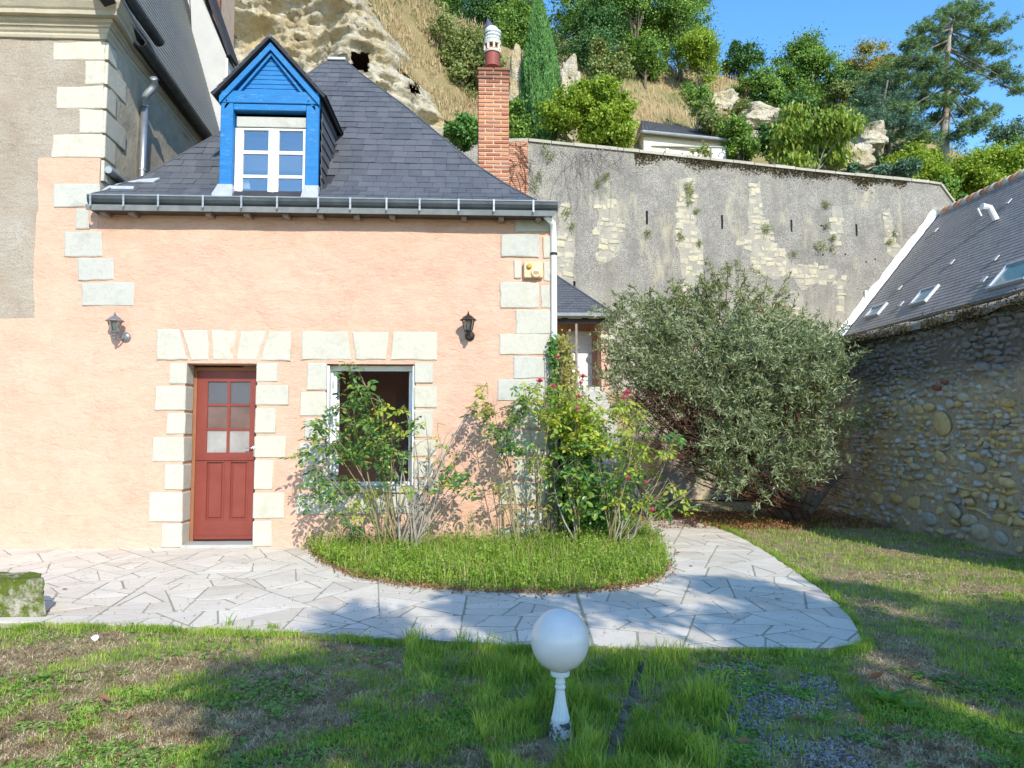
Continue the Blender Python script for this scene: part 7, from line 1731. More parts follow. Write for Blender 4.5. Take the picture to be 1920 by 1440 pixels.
    mb.build('bare_stems', M_TWIG, t_)
    # airy flowering shoots at the top
    PP = []; DD = []; mb = MB()
    for (u0, v0, u1, v1) in ((1425, 660, 1380, 525), (1420, 640, 1440, 515), (1425, 640, 1475, 520), (1430, 640, 1480, 570), (1350, 610, 1300, 540), (1340, 600, 1255, 545), (1350, 600, 1345, 512), (1300, 600, 1250, 570), (1480, 640, 1510, 590), (1270, 600, 1200, 570), (1520, 640, 1560, 640), (1390, 620, 1400, 540), (1330, 590, 1320, 530), (1450, 640, 1470, 610), (1360, 600, 1365, 515), (1440, 620, 1420, 560)):
        a, b2 = atY(u0, v0, 12.6), atY(u1, v1, 12.5 + random.gauss(0, .25)); m = a.lerp(b2, .5) + Vector((0, 0, .08)); mb.tube([a, m, b2], [.012, .008, .003], 5)
        for k in range(9):
            f = k/9; s0 = a.lerp(b2, .25 + .75*f); d = (b2-a).normalized()*.5 + Vector(RNG.normal(0, .8, 3).tolist()); d.normalize(); L_ = random.uniform(.18, .42); e = s0 + d*L_ + Vector((0, 0, .03)); mb.tube([s0, e], [.005, .002], 3)
            nl = int(L_*85); tt = np.linspace(.1, 1, nl)[:, None]; PP.append(np.array(s0) + np.array(e-s0)*tt); DD.append(RNG.normal(size=(nl, 3)) + np.array(d)*.6 + np.array([0, 0, -.3]))
    mb.build('shoot_stems', M_TWIG, t_); leaves_obj('shoot_leaves', np.concatenate(PP), .10, .018, M_T['olive'], t_, D=np.concatenate(DD))
bigbush()
# ------------------------------------------------------------------ compound rose leaf, shared by every leaf object
def rose_leaf(seed, s=1.0):
    r = np.random.default_rng(seed); P = []; D = []; L_ = []
    for k, (x, y, a) in enumerate(((1.0, 0, 0), (.62, .0, 1.1), (.62, 0, -1.1), (.25, 0, 1.25), (.25, 0, -1.25))):
        P.append((x*.07*s, 0, -.01*x*x*s)); D.append((math.cos(a), math.sin(a), -.25 + r.normal()*.18)); L_.append((.055 if k == 0 else .045 if k < 3 else .036)*s*r.uniform(.85, 1.15))
    P = np.array(P); D = np.array(D); N = np.tile([0, 0, 1.0], (5, 1)) + r.normal(0, .25, (5, 3)); L_ = np.array(L_)
    Dn = D/np.linalg.norm(D, axis=1)[:, None]; S_ = np.cross(Dn, N); S_ /= np.linalg.norm(S_, axis=1)[:, None]; NN = np.cross(S_, Dn); V = []; F = []
    for p, d, sd_, nn, l in zip(P, Dn, S_, NN, L_):
        b = len(V); w_ = l*.62
        V += [p, p + d*l*.3 + sd_*w_*.42 + nn*l*.06, p + d*l*.7 + sd_*w_*.38 + nn*l*.05, p + d*l - nn*l*.08, p + d*l*.7 - sd_*w_*.38 + nn*l*.05, p + d*l*.3 - sd_*w_*.42 + nn*l*.06, p + d*l*.5 - nn*l*.02]
        F += [(b, b+1, b+6), (b+1, b+2, b+6), (b+2, b+3, b+6), (b+3, b+4, b+6), (b+4, b+5, b+6), (b+5, b, b+6)]
    b = len(V); V += [np.array((-.02*s, -.001, 0)), np.array((.07*s, -.001, -.01*s)), np.array((.07*s, .001, -.01*s)), np.array((-.02*s, .001, 0))]; F += [(b, b+1, b+2), (b, b+2, b+3)]
    return np.array(V), np.array(F)
RL = [rose_leaf(i, 1.7) for i in range(6)]
def leaf_matrix(p, d, s):
    d = Vector(d).normalized(); z = Vector((0, 0, 1)) + Vector((random.gauss(0, .35), random.gauss(-.25, .35), 0)); y = z.cross(d); y = y.normalized() if y.length > .1 else d.orthogonal(); z = d.cross(y)
    M = Matrix((d, y, z)).transposed().to_4x4(); return Matrix.Translation(p) @ M @ Matrix.Scale(s, 4)
def bloom(p, r, parent, seed):
    rs_ = random.Random(seed); mb = MB()
    for ring, (n_, rad, up) in enumerate(((5, 1.0, .25), (5, .72, .5), (4, .45, .75), (3, .22, .9))):
        for k in range(n_):
            a = 2*math.pi*k/n_ + ring*.6 + rs_.uniform(-.2, .2); w_ = 1.15*math.pi/n_; c = Vector(p)
            def pt(an, rr, h): return c + Vector((math.cos(an)*rr*r, math.sin(an)*rr*r, h*r))
            mb.add([pt(a, .05, -.2), pt(a - w_*.7, rad*.6, up*.4), pt(a - w_*.45, rad, up), pt(a, rad*1.12, up*1.0 + .05), pt(a + w_*.45, rad, up), pt(a + w_*.7, rad*.6, up*.4)], [(0, 1, 2), (0, 2, 3), (0, 3, 4), (0, 4, 5)])
    mb.build('bloom', M_BLOOM, parent, recalc=False)
def cane(mb, a, b, r, bow=.12, n=6, rs_=random):
    P = []; side = Vector((rs_.gauss(0, 1), rs_.gauss(0, 1), 0))*bow*(b-a).length*.5
    for k in range(n+1):
        f = k/n; P.append(a.lerp(b, f) + side*math.sin(f*math.pi) + Vector((0, 0, bow*.5*(b-a).length*math.sin(f*math.pi))) + Vector((rs_.gauss(0, .008), rs_.gauss(0, .008), 0)))
    mb.tube(P, [max(.0025, r*(1 - .75*k/n)) for k in range(n+1)], 6); return P
def rosebush(base_uvs, y0, canes, leafy, label, kindmats, bare, blooms, seed, nleaf, scale=1.0, name='rose_bush', partn=300):
    random.seed(seed); b0 = atY(*base_uvs[0], y0); t_ = thing(name, (b0.x, y0, 0), label, 'rose bush'); green = MB(); grey = MB(); P_all = []
    for (bi, u, v, dy_, r, isgrey) in canes:
        bu, bv = base_uvs[bi]; a = atY(bu, bv, y0); a = Vector((a.x + random.gauss(0, .03), y0 + random.gauss(0, .05), .0)); b = atY(u, v, y0 + dy_); mb = grey if isgrey else green; P = cane(mb, a, b, r, .10); P_all.append((P, r))
        for k in range(random.randint(2, 5)):            # side shoots
            i = random.randint(2, len(P)-2); d = (P[-1]-P[0]).normalized() + Vector((random.gauss(0, .8), random.gauss(0, .5), random.gauss(.3, .4))); e = P[i] + d.normalized()*random.uniform(.12, .35); Q = cane(mb, P[i], e, r*.45, .12, 4); P_all.append((Q, r*.45))
    green.build('canes', M_CANE, t_, smooth=True); grey.build('old_canes', M_CANEG, t_, smooth=True)
    items = []; tw = MB()
    tot = sum(w_ for *_, w_ in leafy)
    for (u, v, ru, rv, mi, w_) in leafy:
        for k in range(int(nleaf*w_/tot)):
            uu, vv = random.gauss(u, ru*.5), random.gauss(v, rv*.5); yy = y0 + random.gauss(0, .20); p = atY(uu, vv, yy)
            if p.z < .15 or (yy > YH - .09 and p.x < XE + .1): continue
            an = random.uniform(0, 6.283); d = Vector((math.cos(an), math.sin(an) - .4, random.gauss(-.25, .3))); s_ = random.uniform(.6, 1.15)*scale
            items.append((random.randrange(6), leaf_matrix(p, d, s_), s_/(yy*yy), mi))
            if k % 3 == 0:                                # a twig that carries it
                Pn = min(((q-p).length, q) for P, r in P_all for q in P[1:])[1] if P_all else p
                Pn = Vector(Pn)
                if (Pn-p).length < .5: tw.tube([Pn, Pn.lerp(p, .5) + Vector((0, 0, .02)), p], [.004, .003, .002], 3)
    scatter(items, RL, 'leaf', kindmats, t_, partn, False, stuff_name='leaf_rest'); tw.build('twigs', M_CANE, t_, 'stuff')
    for i, (u, v, r) in enumerate(blooms):
        p = atY(u, v, y0 - .42 + random.uniform(-.1, .1)); bloom(p, r*1.2, t_, i + seed)
        s2 = MB(); Pn = min(((q-p).length, tuple(q)) for P, rr in P_all for q in P[1:])[1]; s2.tube([Vector(Pn), Vector(Pn).lerp(p, .5) + Vector((.01, 0, .03)), p - Vector((0, 0, r*.2))], .004, 4); s2.build('bloom_stalk', M_CANE, t_)
    return t_
mR, mY, mV = M_T['rose'], M_T['roseY'], M_T['vine']
def pxs(x, y): return 540 + x/3.2, 660 + y/3.2
def q1(*a): return [(*pxs(x, y), rx/3.2, ry/3.2, mi, w_) for x, y, rx, ry, mi, w_ in a]
c1 = []
for (x, y, g_, dy_, r) in ((390, 60, 0, -.1, .010), (180, 400, 0, -.2, .010), (60, 620, 0, -.3, .009), (350, 350, 0, -.1, .012), (480, 380, 0, 0, .012), (560, 300, 0, -.1, .010), (620, 450, 0, .1, .011), (260, 560, 0, -.2, .010), (90, 860, 0, -.3, .008), (700, 330, 0, 0, .010),
                     (820, 380, 1, .1, .016), (850, 540, 1, .0, .018), (905, 470, 1, .15, .014), (1010, 470, 1, .1, .014), (980, 540, 1, .0, .012), (700, 600, 1, -.1, .018), (780, 660, 1, 0, .020), (1060, 720, 1, -.1, .012), (1110, 760, 1, -.2, .010), (1210, 560, 1, .1, .013), (1150, 250, 1, .35, .012), (1130, 420, 1, .3, .012),
                     (590, 480, 1, .1, .014), (640, 700, 1, .0, .017), (240, 700, 0, -.1, .010), (450, 600, 0, 0, .012), (540, 560, 0, .1, .012), (660, 540, 0, .1, .012), (830, 700, 1, .2, .012), (930, 640, 1, .1, .010)):
    u, v = pxs(x, y); c1.append((random.randrange(0, 3) if not g_ else random.randrange(2, 5), u, v, dy_, r, g_))
b1 = [pxs(560, 1180), pxs(610, 1200), pxs(665, 1220), pxs(730, 1180), pxs(760, 1190)]
rosebush(b1, 9.35, c1, q1((350, 110, 50, 50, 0, 10), (430, 200, 75, 50, 0, 16), (400, 290, 70, 50, 0, 14), (480, 270, 60, 45, 0, 12), (200, 440, 70, 60, 0, 20), (250, 540, 110, 80, 0, 34), (110, 620, 70, 60, 0, 16), (180, 740, 80, 80, 0, 22), (90, 880, 50, 50, 0, 7),
    (400, 420, 110, 70, 0, 40), (520, 480, 110, 90, 0, 44), (580, 600, 110, 90, 0, 36), (400, 600, 120, 110, 0, 44), (360, 780, 90, 70, 0, 22), (600, 720, 80, 70, 0, 18), (560, 340, 50, 40, 1, 8), (680, 340, 50, 30, 1, 6), (640, 470, 60, 60, 1, 10), (430, 940, 80, 60, 1, 12), (520, 850, 70, 50, 1, 8), (750, 440, 50, 60, 0, 8), (220, 860, 70, 60, 0, 12),
    (1000, 740, 60, 60, 0, 18), (1060, 790, 60, 60, 0, 16), (960, 760, 50, 50, 1, 7), (880, 480, 80, 70, 1, 5), (740, 810, 50, 40, 1, 5), (300, 960, 80, 50, 0, 8), (390, 1050, 30, 50, 0, 6), (940, 640, 120, 90, 2, 8), (280, 340, 40, 40, 0, 5)),
    'rose bush with dark green leaves and bare grey canes in front of the open window', [mR, mY, mV], None, [], 51, 540)
def pq(x, y): return 860 + x/3.13, 660 + y/3.13
def q2(*a): return [(*pq(x, y), rx/3.13, ry/3.13, mi, w_) for x, y, rx, ry, mi, w_ in a]
c2 = []
for (x, y, g_, dy_, r, b_) in ((130, 220, 0, .15, .010, 0), (90, 300, 0, .2, .009, 0), (190, 250, 0, .1, .009, 0), (385, 200, 0, .2, .010, 1), (240, 450, 0, .1, .010, 0), (170, 740, 0, .1, .008, 0), (460, 180, 0, -.1, .011, 1), (560, 210, 0, -.1, .011, 1), (700, 270, 0, -.1, .012, 2), (730, 150, 0, 0, .010, 2), (690, 340, 0, .0, .010, 2),
                     (980, 250, 0, -.2, .010, 3), (1060, 330, 0, -.2, .010, 3), (1100, 420, 0, -.1, .010, 3), (1160, 470, 0, -.1, .008, 3), (1270, 500, 0, -.2, .010, 4), (1240, 580, 0, -.2, .009, 4), (1350, 830, 0, -.3, .012, 4), (1300, 780, 0, -.3, .009, 4), (1230, 740, 0, -.3, .008, 4), (1180, 760, 1, -.2, .010, 4), (1140, 960, 1, -.2, .020, 4), (1050, 1020, 1, -.2, .026, 4),
                     (600, 600, 1, 0, .016, 2), (640, 700, 1, 0, .016, 2), (560, 700, 1, .1, .014, 2), (850, 500, 0, .1, .012, 3), (860, 720, 1, .1, .012, 3), (1000, 800, 1, 0, .014, 4), (800, 600, 0, .0, .012, 3), (330, 760, 1, .25, .008, 1), (370, 680, 0, .2, .008, 1), (480, 640, 0, .2, .008, 1), (440, 560, 0, .2, .009, 1), (300, 600, 0, .2, .009, 0), (930, 560, 0, 0, .010, 3), (770, 420, 0, .1, .010, 3)):
    u, v = pq(x, y); c2.append((b_, u, v, dy_, r, g_))
b2 = [pq(345, 1120), pq(470, 1120), pq(700, 1110), pq(890, 1130), pq(930, 1140)]
rosebush(b2, 9.45, c2, q2((140, 250, 50, 60, 1, 7), (190, 330, 50, 60, 2, 7), (100, 340, 45, 50, 0, 7), (180, 420, 60, 60, 0, 9), (370, 280, 55, 80, 0, 16), (330, 370, 60, 60, 0, 12), (270, 510, 90, 60, 0, 16), (330, 560, 80, 60, 0, 12), (200, 780, 70, 70, 2, 5), (300, 860, 80, 90, 2, 5), (450, 210, 50, 50, 1, 10), (470, 330, 80, 80, 1, 18), (560, 240, 60, 60, 1, 12), (560, 400, 70, 70, 1, 16),
    (480, 640, 80, 80, 1, 12), (650, 330, 110, 90, 1, 30), (740, 330, 100, 80, 1, 28), (830, 420, 90, 80, 1, 26), (700, 470, 120, 90, 1, 34), (640, 560, 100, 90, 0, 22), (800, 540, 120, 80, 1, 26), (930, 540, 90, 70, 1, 18), (700, 700, 110, 100, 0, 26), (620, 800, 90, 90, 0, 18), (760, 850, 130, 110, 0, 30), (880, 760, 110, 110, 0, 24), (1000, 640, 90, 90, 1, 20), (1030, 740, 90, 90, 0, 20), (960, 860, 100, 80, 1, 14),
    (980, 330, 70, 60, 1, 14), (1030, 350, 60, 60, 1, 12), (1000, 430, 60, 50, 1, 6), (1080, 430, 60, 70, 0, 8), (1060, 540, 70, 50, 1, 9), (1260, 510, 50, 40, 0, 9), (1220, 590, 60, 50, 1, 9), (1200, 900, 60, 50, 0, 10), (1290, 790, 50, 30, 1, 4), (1310, 900, 60, 60, 1, 4), (1110, 860, 70, 70, 1, 8), (720, 930, 130, 60, 0, 14), (480, 880, 80, 90, 2, 5)),
    'tall yellow green rose bush with pink blooms at the cottage corner', [mR, mY, mV], None,
    [(1012, 716, .045), (1038, 726, .042), (1086, 745, .040), (1082, 768, .036), (1176, 738, .052), (1170, 748, .040), (1093, 707, .042), (1089, 719, .030), (1045, 671, .034), (1178, 898, .036), (1211, 906, .030), (1223, 958, .040)], 52, 980, 1.0)
# ivy mass and browning climber on the corner behind the roses
def leafmass(name, label, cat, lobes, y0, mat_, n, leaf, seed, stem=True, dyr=.25):
    random.seed(seed); b = atY(lobes[0][0], 1000, y0); t_ = thing(name, (b.x, y0, 0), label, cat); P = []
    for u, v, ru, rv, w_ in lobes:
        m = int(n*w_); uu = RNG.normal(u, ru*.5, m); vv = RNG.normal(v, rv*.5, m); yy = y0 + RNG.normal(0, dyr, m); P += [tuple(atY(a, b_, c)) for a, b_, c in zip(uu, vv, yy)]
    P = np.array(P); P = P[P[:, 2] > .02]; leaves_obj('leaves', P, RNG.uniform(.7, 1.3, len(P))*leaf, leaf*.75, mat_, t_, N=RNG.normal(0, .6, P.shape) + np.array([0, -1, .5]))
    mb = MB()
    for k in range(14): u, v, *_ = random.choice(lobes); q = atY(u + random.gauss(0, 8), v, y0); mb.tube([Vector((b.x + random.gauss(0, .1), y0, 0)), Vector(((b.x+q.x)/2, y0, q.z*.5)), q], [.014, .01, .004], 5)
    mb.build('stems', M_BARK, t_)
leafmass('climbing_vine', 'climbing vine with browning leaves on the cottage corner in front of the porch', 'vine', [(1058, 690, 18, 50, .22), (1054, 655, 14, 22, .1), (1062, 745, 26, 50, .25), (1075, 800, 40, 60, .25), (1050, 720, 12, 80, .1)], 10.35, M_T['vine'], 4200, .05, 61)
leafmass('ivy_bush', 'dark ivy mass filling the space below the pink roses', 'ivy', [(1075, 900, 48, 90, .4), (1110, 960, 60, 50, .3), (1070, 830, 44, 60, .3)], 10.3, M_T['ivy'], 7500, .06, 62, dyr=.25)
leafmass('corner_ivy', 'narrow dark green ivy climbing the white downpipe', 'ivy', [(1037, 660, 7, 34, .5), (1040, 730, 8, 60, .5)], 9.93, M_T['ivy'], 500, .06, 63, dyr=.05)
# ------------------------------------------------------------------ planted bed
bx = np.array([p[0] for p in bed]); by = np.array([p[1] for p in bed])
MB().prism([(x, y, 0.02) for x, y in bed][::-1], (0, 0, -.08)).build('flower_bed_soil', M_SOIL, None, 'structure')
def sample_poly(poly, n, rng=RNG):
    xs_ = np.array([p[0] for p in poly]); ys_ = np.array([p[1] for p in poly]); out = np.zeros((0, 2))
    while len(out) < n:
        q = np.stack([rng.uniform(xs_.min(), xs_.max(), n*2), rng.uniform(ys_.min(), ys_.max(), n*2)], 1); q = q[inpoly(q[:, 0], q[:, 1], poly)]; out = np.concatenate([out, q])
    return out[:n]
Q = sample_poly(bed, 4200); cl = []; 
PP = []; NN_ = []
for x, y in Q:
    h = (.05 + .22*max(0, .4 + mnoise.noise(Vector((x*3.0, y*3.0, 0)))*1.2))*(1.0 + .6*mnoise.noise(Vector((x*1.1, y*1.1, 4)))); m = 10
    d = RNG.normal(0, 1, (m, 3)); PP.append(np.array([x, y, 0]) + d*np.array([.05, .05, .0]) + np.array([0, 0, 1])*RNG.uniform(.15, 1, (m, 1))*h)
P = np.concatenate(PP); ok = ~((P[:, 1] > YH - .03) & (P[:, 0] < XE)); P = P[ok]
leaves_obj('bed_weeds', P, RNG.uniform(.022, .042, len(P)), .022, M_WEED, None, 'stuff', N=RNG.normal(0, .5, P.shape) + np.array([0, 0, 1.0]))
Q = sample_poly(bed, 8500); Q = Q[~((Q[:, 1] > YH - .05) & (Q[:, 0] < XE))]; Vb, Fb = blades_arrays(np.c_[Q, np.zeros(len(Q))], RNG.uniform(.08, .36, len(Q)), .006, .45); np_mesh('bed_grass', Vb, Fb, M_GREENBLADE, None, 'stuff')
Q = sample_poly(bed, 1500); Q = Q[~((Q[:, 1] > YH - .05) & (Q[:, 0] < XE))]; Vb, Fb = blades_arrays(np.c_[Q, np.zeros(len(Q))], RNG.uniform(.12, .42, len(Q)), .004, .6); np_mesh('bed_dry_stalks', Vb, Fb, M_STRAW, None, 'stuff')
# airy weed stalks against the wall
mb = MB(); PP = []
for i in range(150):
    x = random.uniform(-1.9, 1.1); y = random.uniform(9.3, 9.85); h = random.uniform(.25, .55); a = Vector((x, y, 0)); b = a + Vector((random.gauss(0, .06), random.gauss(0, .04), h)); mb.tube([a, a.lerp(b, .5), b], [.003, .0025, .0015], 3)
    for k in range(9): q = a.lerp(b, random.uniform(.25, 1)); PP.append(tuple(q + Vector((random.gauss(0, .02), random.gauss(0, .02), 0))))
o = mb.build('weed_stalks', M_CANE, None, 'stuff'); leaves_obj('weed_stalk_leaves', np.array(PP), .028, .010, M_WEED, None, 'stuff')
# brown litter round the rim of the bed
edgeP = []
E_ = [Vector(G(*p)) for p in ((585, 1035), (604, 1054), (640, 1075), (690, 1090), (760, 1102), (850, 1110), (950, 1114), (1040, 1116), (1130, 1111), (1200, 1101), (1249, 1082), (1255, 1056))]
for i in range(1000):
    k = random.randrange(len(E_)-1); p = E_[k].lerp(E_[k+1], random.random()); edgeP.append((p.x + random.gauss(0, .05), p.y + random.gauss(.04, .07), .022 + random.uniform(0, .02)))
leaves_obj('bed_edge_litter', np.array(edgeP), .035, .02, M_DEADLEAF, None, 'stuff', N=RNG.normal(0, .35, (1000, 3)) + np.array([0, 0, 1]))
# ------------------------------------------------------------------ lawn
def lawn_pts(n, region_px=None, yr=(2.6, 14.5), dens=None):
    """ground points inside the view (plus margin), nearer ones denser"""
    u = RNG.uniform(-260, 2500, n); v = 835 + (1560 - 835)*RNG.uniform(0, 1, n)**.85
    y_ = HC/( (v-810)/FPX ); x_ = (u-894)/FPX*y_
    ok = (y_ > 1.9) & (y_ < 15.5) & (x_ < XW - .03) & ~near_terr(x_, y_) & ((x_-gb.x)**2 + ((y_-gb.y+.09)*.75)**2 > .0121) & ~inpoly(x_, y_, bed) & ~((y_ > YH - .1) & (x_ < XE + .9)) & ~((x_ > 1.9) & (x_ < 3.7) & (y_ > 14.4))
    return x_[ok], y_[ok]
def nz_arr(x, y, s, seed): return np.array([mnoise.noise(Vector((a*s, b*s, seed))) for a, b in zip(x.tolist(), y.tolist())])
def gzs(x, y): return np.array([gz(a, b) for a, b in zip(x.tolist(), y.tolist())])
longR = [[G(*p) for p in pl] for pl in ([(760, 1195), (1010, 1212), (1200, 1222), (1180, 1330), (1140, 1440), (1150, 1560), (960, 1560), (930, 1440), (880, 1320), (760, 1260)], [(1195, 1225), (1270, 1222), (1400, 1300), (1370, 1400), (1330, 1560), (1155, 1560), (1160, 1440), (1200, 1300)])]
brownR = [G(*p) for p in ((-200, 1195), (160, 1190), (420, 1210), (760, 1195), (760, 1280), (520, 1330), (300, 1420), (0, 1400), (-200, 1400))]
ed_ = sorted([G(1213 - f*105, 1232 + f*250)[::-1] for f in np.linspace(0, 1, 6)]); edY = [a for a, b in ed_]; edX = [b for a, b in ed_]
gravR = [G(*p) for p in ((1290, 1240), (1420, 1235), (1560, 1260), (1620, 1330), (1640, 1420), (1650, 1560), (1330, 1560), (1330, 1400), (1370, 1310))]
x_, y_ = lawn_pts(370000); n1 = nz_arr(x_, y_, 1.6, 1) + .5*nz_arr(x_, y_, 5, 2); edl = abs(x_ - np.interp(y_, edY, edX)) < .022; x_, y_, n1 = x_[~edl], y_[~edl], n1[~edl]; lng = inpoly(x_, y_, longR[0]) | inpoly(x_, y_, longR[1]); brn = inpoly(x_, y_, brownR); grv = inpoly(x_, y_, gravR)
green = n1 + np.where(brn, -.22, .05) + np.where(lng, .38, 0) + np.where(y_ > 6.5, .12, 0) + RNG.normal(0, .12, len(x_)) > 0
keep = np.where(grv, RNG.uniform(0, 1, len(x_)) < .30, True); 
gi = green & keep; X_, Y_ = x_[gi], y_[gi]; L_ = np.where(inpoly(X_, Y_, longR[0]) | inpoly(X_, Y_, longR[1]), 1.0, 0.0)*np.clip(nz_arr(X_, Y_, 3.2, 8)*2.6 + .45, .05, 1.2)
H_ = RNG.uniform(.020, .060, len(X_))*np.clip(Y_/7, 1, 1.5) + L_*RNG.uniform(.03, .15, len(X_)); Vb, Fb = blades_arrays(np.c_[X_, Y_, gzs(X_, Y_) - .004], H_, np.where(L_ > 0, .0055, .0048)*np.clip(Y_/5, 1, 2.4), .5); np_mesh('lawn_grass', Vb, Fb, M_GREENBLADE, None, 'stuff')
si = ~green & keep; X_, Y_ = x_[si], y_[si]; Vb, Fb = blades_arrays(np.c_[X_, Y_, gzs(X_, Y_) - .002], RNG.uniform(.010, .042, len(X_)), .0042*np.clip(Y_/5, 1, 2.4), 2.0); np_mesh('lawn_thatch', Vb, Fb, M_STRAW, None, 'stuff'); print('grass', gi.sum(), si.sum())
# low broad-leaved weeds
x_, y_ = lawn_pts(60000); n1 = nz_arr(x_, y_, 2.1, 21) + .6*nz_arr(x_, y_, 6, 22); inl = inpoly(x_, y_, longR[0]) | inpoly(x_, y_, longR[1]); grv = inpoly(x_, y_, gravR); k = (n1 > .10 + np.where(inl, .4, 0) + np.where(grv, .1, 0) + RNG.normal(0, .05, len(x_))) & (y_ < 9.5) & ((y_ < 4.9) | (RNG.uniform(0, 1, len(x_)) < .5))
x_, y_ = x_[k], y_[k]; m = 3; P = np.repeat(np.c_[x_, y_, gzs(x_, y_) + .008], m, 0); n = len(P); an = RNG.uniform(0, 6.283, n); D = np.stack([np.cos(an), np.sin(an), RNG.uniform(.05, .55, n)], 1)
leaves_obj('lawn_weeds', P, RNG.uniform(.018, .042, n), RNG.uniform(.012, .021, n), M_CLOVER, None, 'stuff', D=D, N=np.tile([0, 0, 1.0], (n, 1)) + RNG.normal(0, .3, (n, 3))); print('weeds', n)
# grass fringe creeping over the front edge of the terrace
fe = [G(*p) for p in ((40, 1172), (75, 1168), (200, 1172), (320, 1176), (480, 1184), (640, 1191), (800, 1202), (960, 1211), (1100, 1214), (1240, 1216), (1400, 1219), (1560, 1219), (1612, 1210), (1622, 1195), (1560, 1110), (1500, 1072), (1430, 1024), (1372, 994), (1335, 980))]
P = []
for i in range(15000):
    k = random.randrange(len(fe)-1); a, b = fe[k], fe[k+1]; f = random.random(); x = a[0] + (b[0]-a[0])*f; y = a[1] + (b[1]-a[1])*f; d = mnoise.noise(Vector((x*3, y*3, 0)))
    if d < -.15 and random.random() < .7: continue
    P.append((x + random.gauss(0, .03), y + random.gauss(-.02, .035), gz(x, y)))
P = np.array(P); Vb, Fb = blades_arrays(P, RNG.uniform(.03, .085, len(P)), .005, .6); np_mesh('edge_grass', Vb, Fb, M_GREENBLADE, None, 'stuff')
x_, y_ = lawn_pts(9000); k_ = nz_arr(x_, y_, 1.4, 71) + RNG.normal(0, .2, len(x_)) > .12; x_, y_ = x_[k_], y_[k_]; P = np.c_[x_, y_, gzs(x_, y_) + .012]
leaves_obj('lawn_litter', P, RNG.uniform(.012, .045, len(P)), .014, M_DEADLEAF, None, 'stuff', N=RNG.normal(0, .5, P.shape) + np.array([0, 0, 1]))
# tall tufts
def gtuft(u, v, n, h, label):
    p = atZ(u, v, -.03); Q = np.array([[p.x, p.y, gz(p.x, p.y)]]*n) + RNG.normal(0, .02, (n, 3))*np.array([1, 1, 0]); Vb, Fb = blades_arrays(Q, RNG.uniform(.5, 1.0, n)*h, .006, .9); o = np_mesh('grass_tuft', Vb, Fb, M_GREENBLADE); tag(o, label, 'grass tuft', 'grass tufts')
for a in ((428, 1182, 22, .22, 'spiky grass tuft in front of the terrace edge below the red door'), (245, 1178, 40, .10, 'small grass tuft at the terrace edge near the mossy block'), (510, 1186, 60, .12, 'low leafy tuft right of the spiky grass at the terrace edge'), (820, 1235, 120, .16, 'thick grass tuft in the middle of the lawn edge'),
          (965, 1235, 130, .17, 'thick grass tuft just left of the globe lamp'), (1900, 1130, 10, .30, 'lone tall grass blades at the right edge'), (1100, 1075, 26, .22, 'reddish grass tuft at the bed rim')): gtuft(*a)
def rosette(u, v, n, L_, label, dead=False):
    p = atZ(u, v, -.03); an = np.linspace(0, 6.283, n, endpoint=False) + RNG.normal(0, .15, n); D = np.stack([np.cos(an), np.sin(an), RNG.uniform(.25, .9, n)], 1); P = np.array([[p.x, p.y, gz(p.x, p.y) + .005]]*n)
    o = leaves_obj('dock_plant', P, RNG.uniform(.7, 1.1, n)*L_, L_*.26, M_CLOVER if not dead else M_DEADLEAF, D=D, N=np.tile([0, 0, 1.0], (n, 1))); tag(o, label, 'weed plant')
rosette(1662, 1318, 12, .17, 'larger dock plant with long leaves on the right of the gravel'); rosette(1700, 1330, 9, .13, 'second dock plant touching the larger one on the lawn'); rosette(1340, 1390, 8, .09, 'small dock plant in the gravel left of its middle'); rosette(1545, 1352, 10, .10, 'flat weed rosette among the slate gravel'); rosette(75, 1275, 10, .09, 'small rosette weed on the left lawn below the mossy block'); rosette(1130, 1262, 9, .12, 'leafy weed right behind the globe lamp post')
# slate gravel
Q = sample_poly(gravR, 5200); dn = nz_arr(Q[:, 0], Q[:, 1], 2.6, 33); Q = Q[dn + RNG.normal(0, .12, len(Q)) > .0]; Vs = []; Fs = []; b = 0
for x, y in Q:
    V, F = PEBBLES[random.randrange(6)]; s = random.uniform(.007, .015); a = random.uniform(0, 6.28); c_, s_ = math.cos(a), math.sin(a); W_ = V*np.array([s*1.2, s*.9, s*.5]); W_ = np.stack([W_[:, 0]*c_ - W_[:, 1]*s_, W_[:, 0]*s_ + W_[:, 1]*c_, W_[:, 2]], 1) + np.array([x, y, gz(x, y) + .004]); Vs.append(W_); Fs.append(F + b); b += len(V)
np_mesh('slate_gravel', np.concatenate(Vs), np.concatenate(Fs), M_GRAVEL, None, 'stuff')
# half buried edging stones running towards the viewer
random.seed(77); M_EDG = simple('edging_rock', (0.20, 0.17, 0.12), (0.09, 0.08, 0.05), 12, .95, .8, 30, .02); eg = thing('stone_edging', tuple(atZ(1180, 1300, -.03)), 'line of half buried weathered edging stones in the lawn right of the globe lamp', 'edging')
for i in range(13):
    f = i/12; u = 1213 - f*105 + (f > .5)*0; v = 1232 + f*250; p = atZ(u, v, -.03)
    V, F = STONES[i % 14]; M = np.array([.05, .13, .026])*random.uniform(.8, 1.2); W_ = V*M + np.array([p.x + random.gauss(0, .012), p.y, gz(p.x, p.y) - .006]); np_mesh('edging_stone', W_, F, M_EDG, eg, smooth=True)
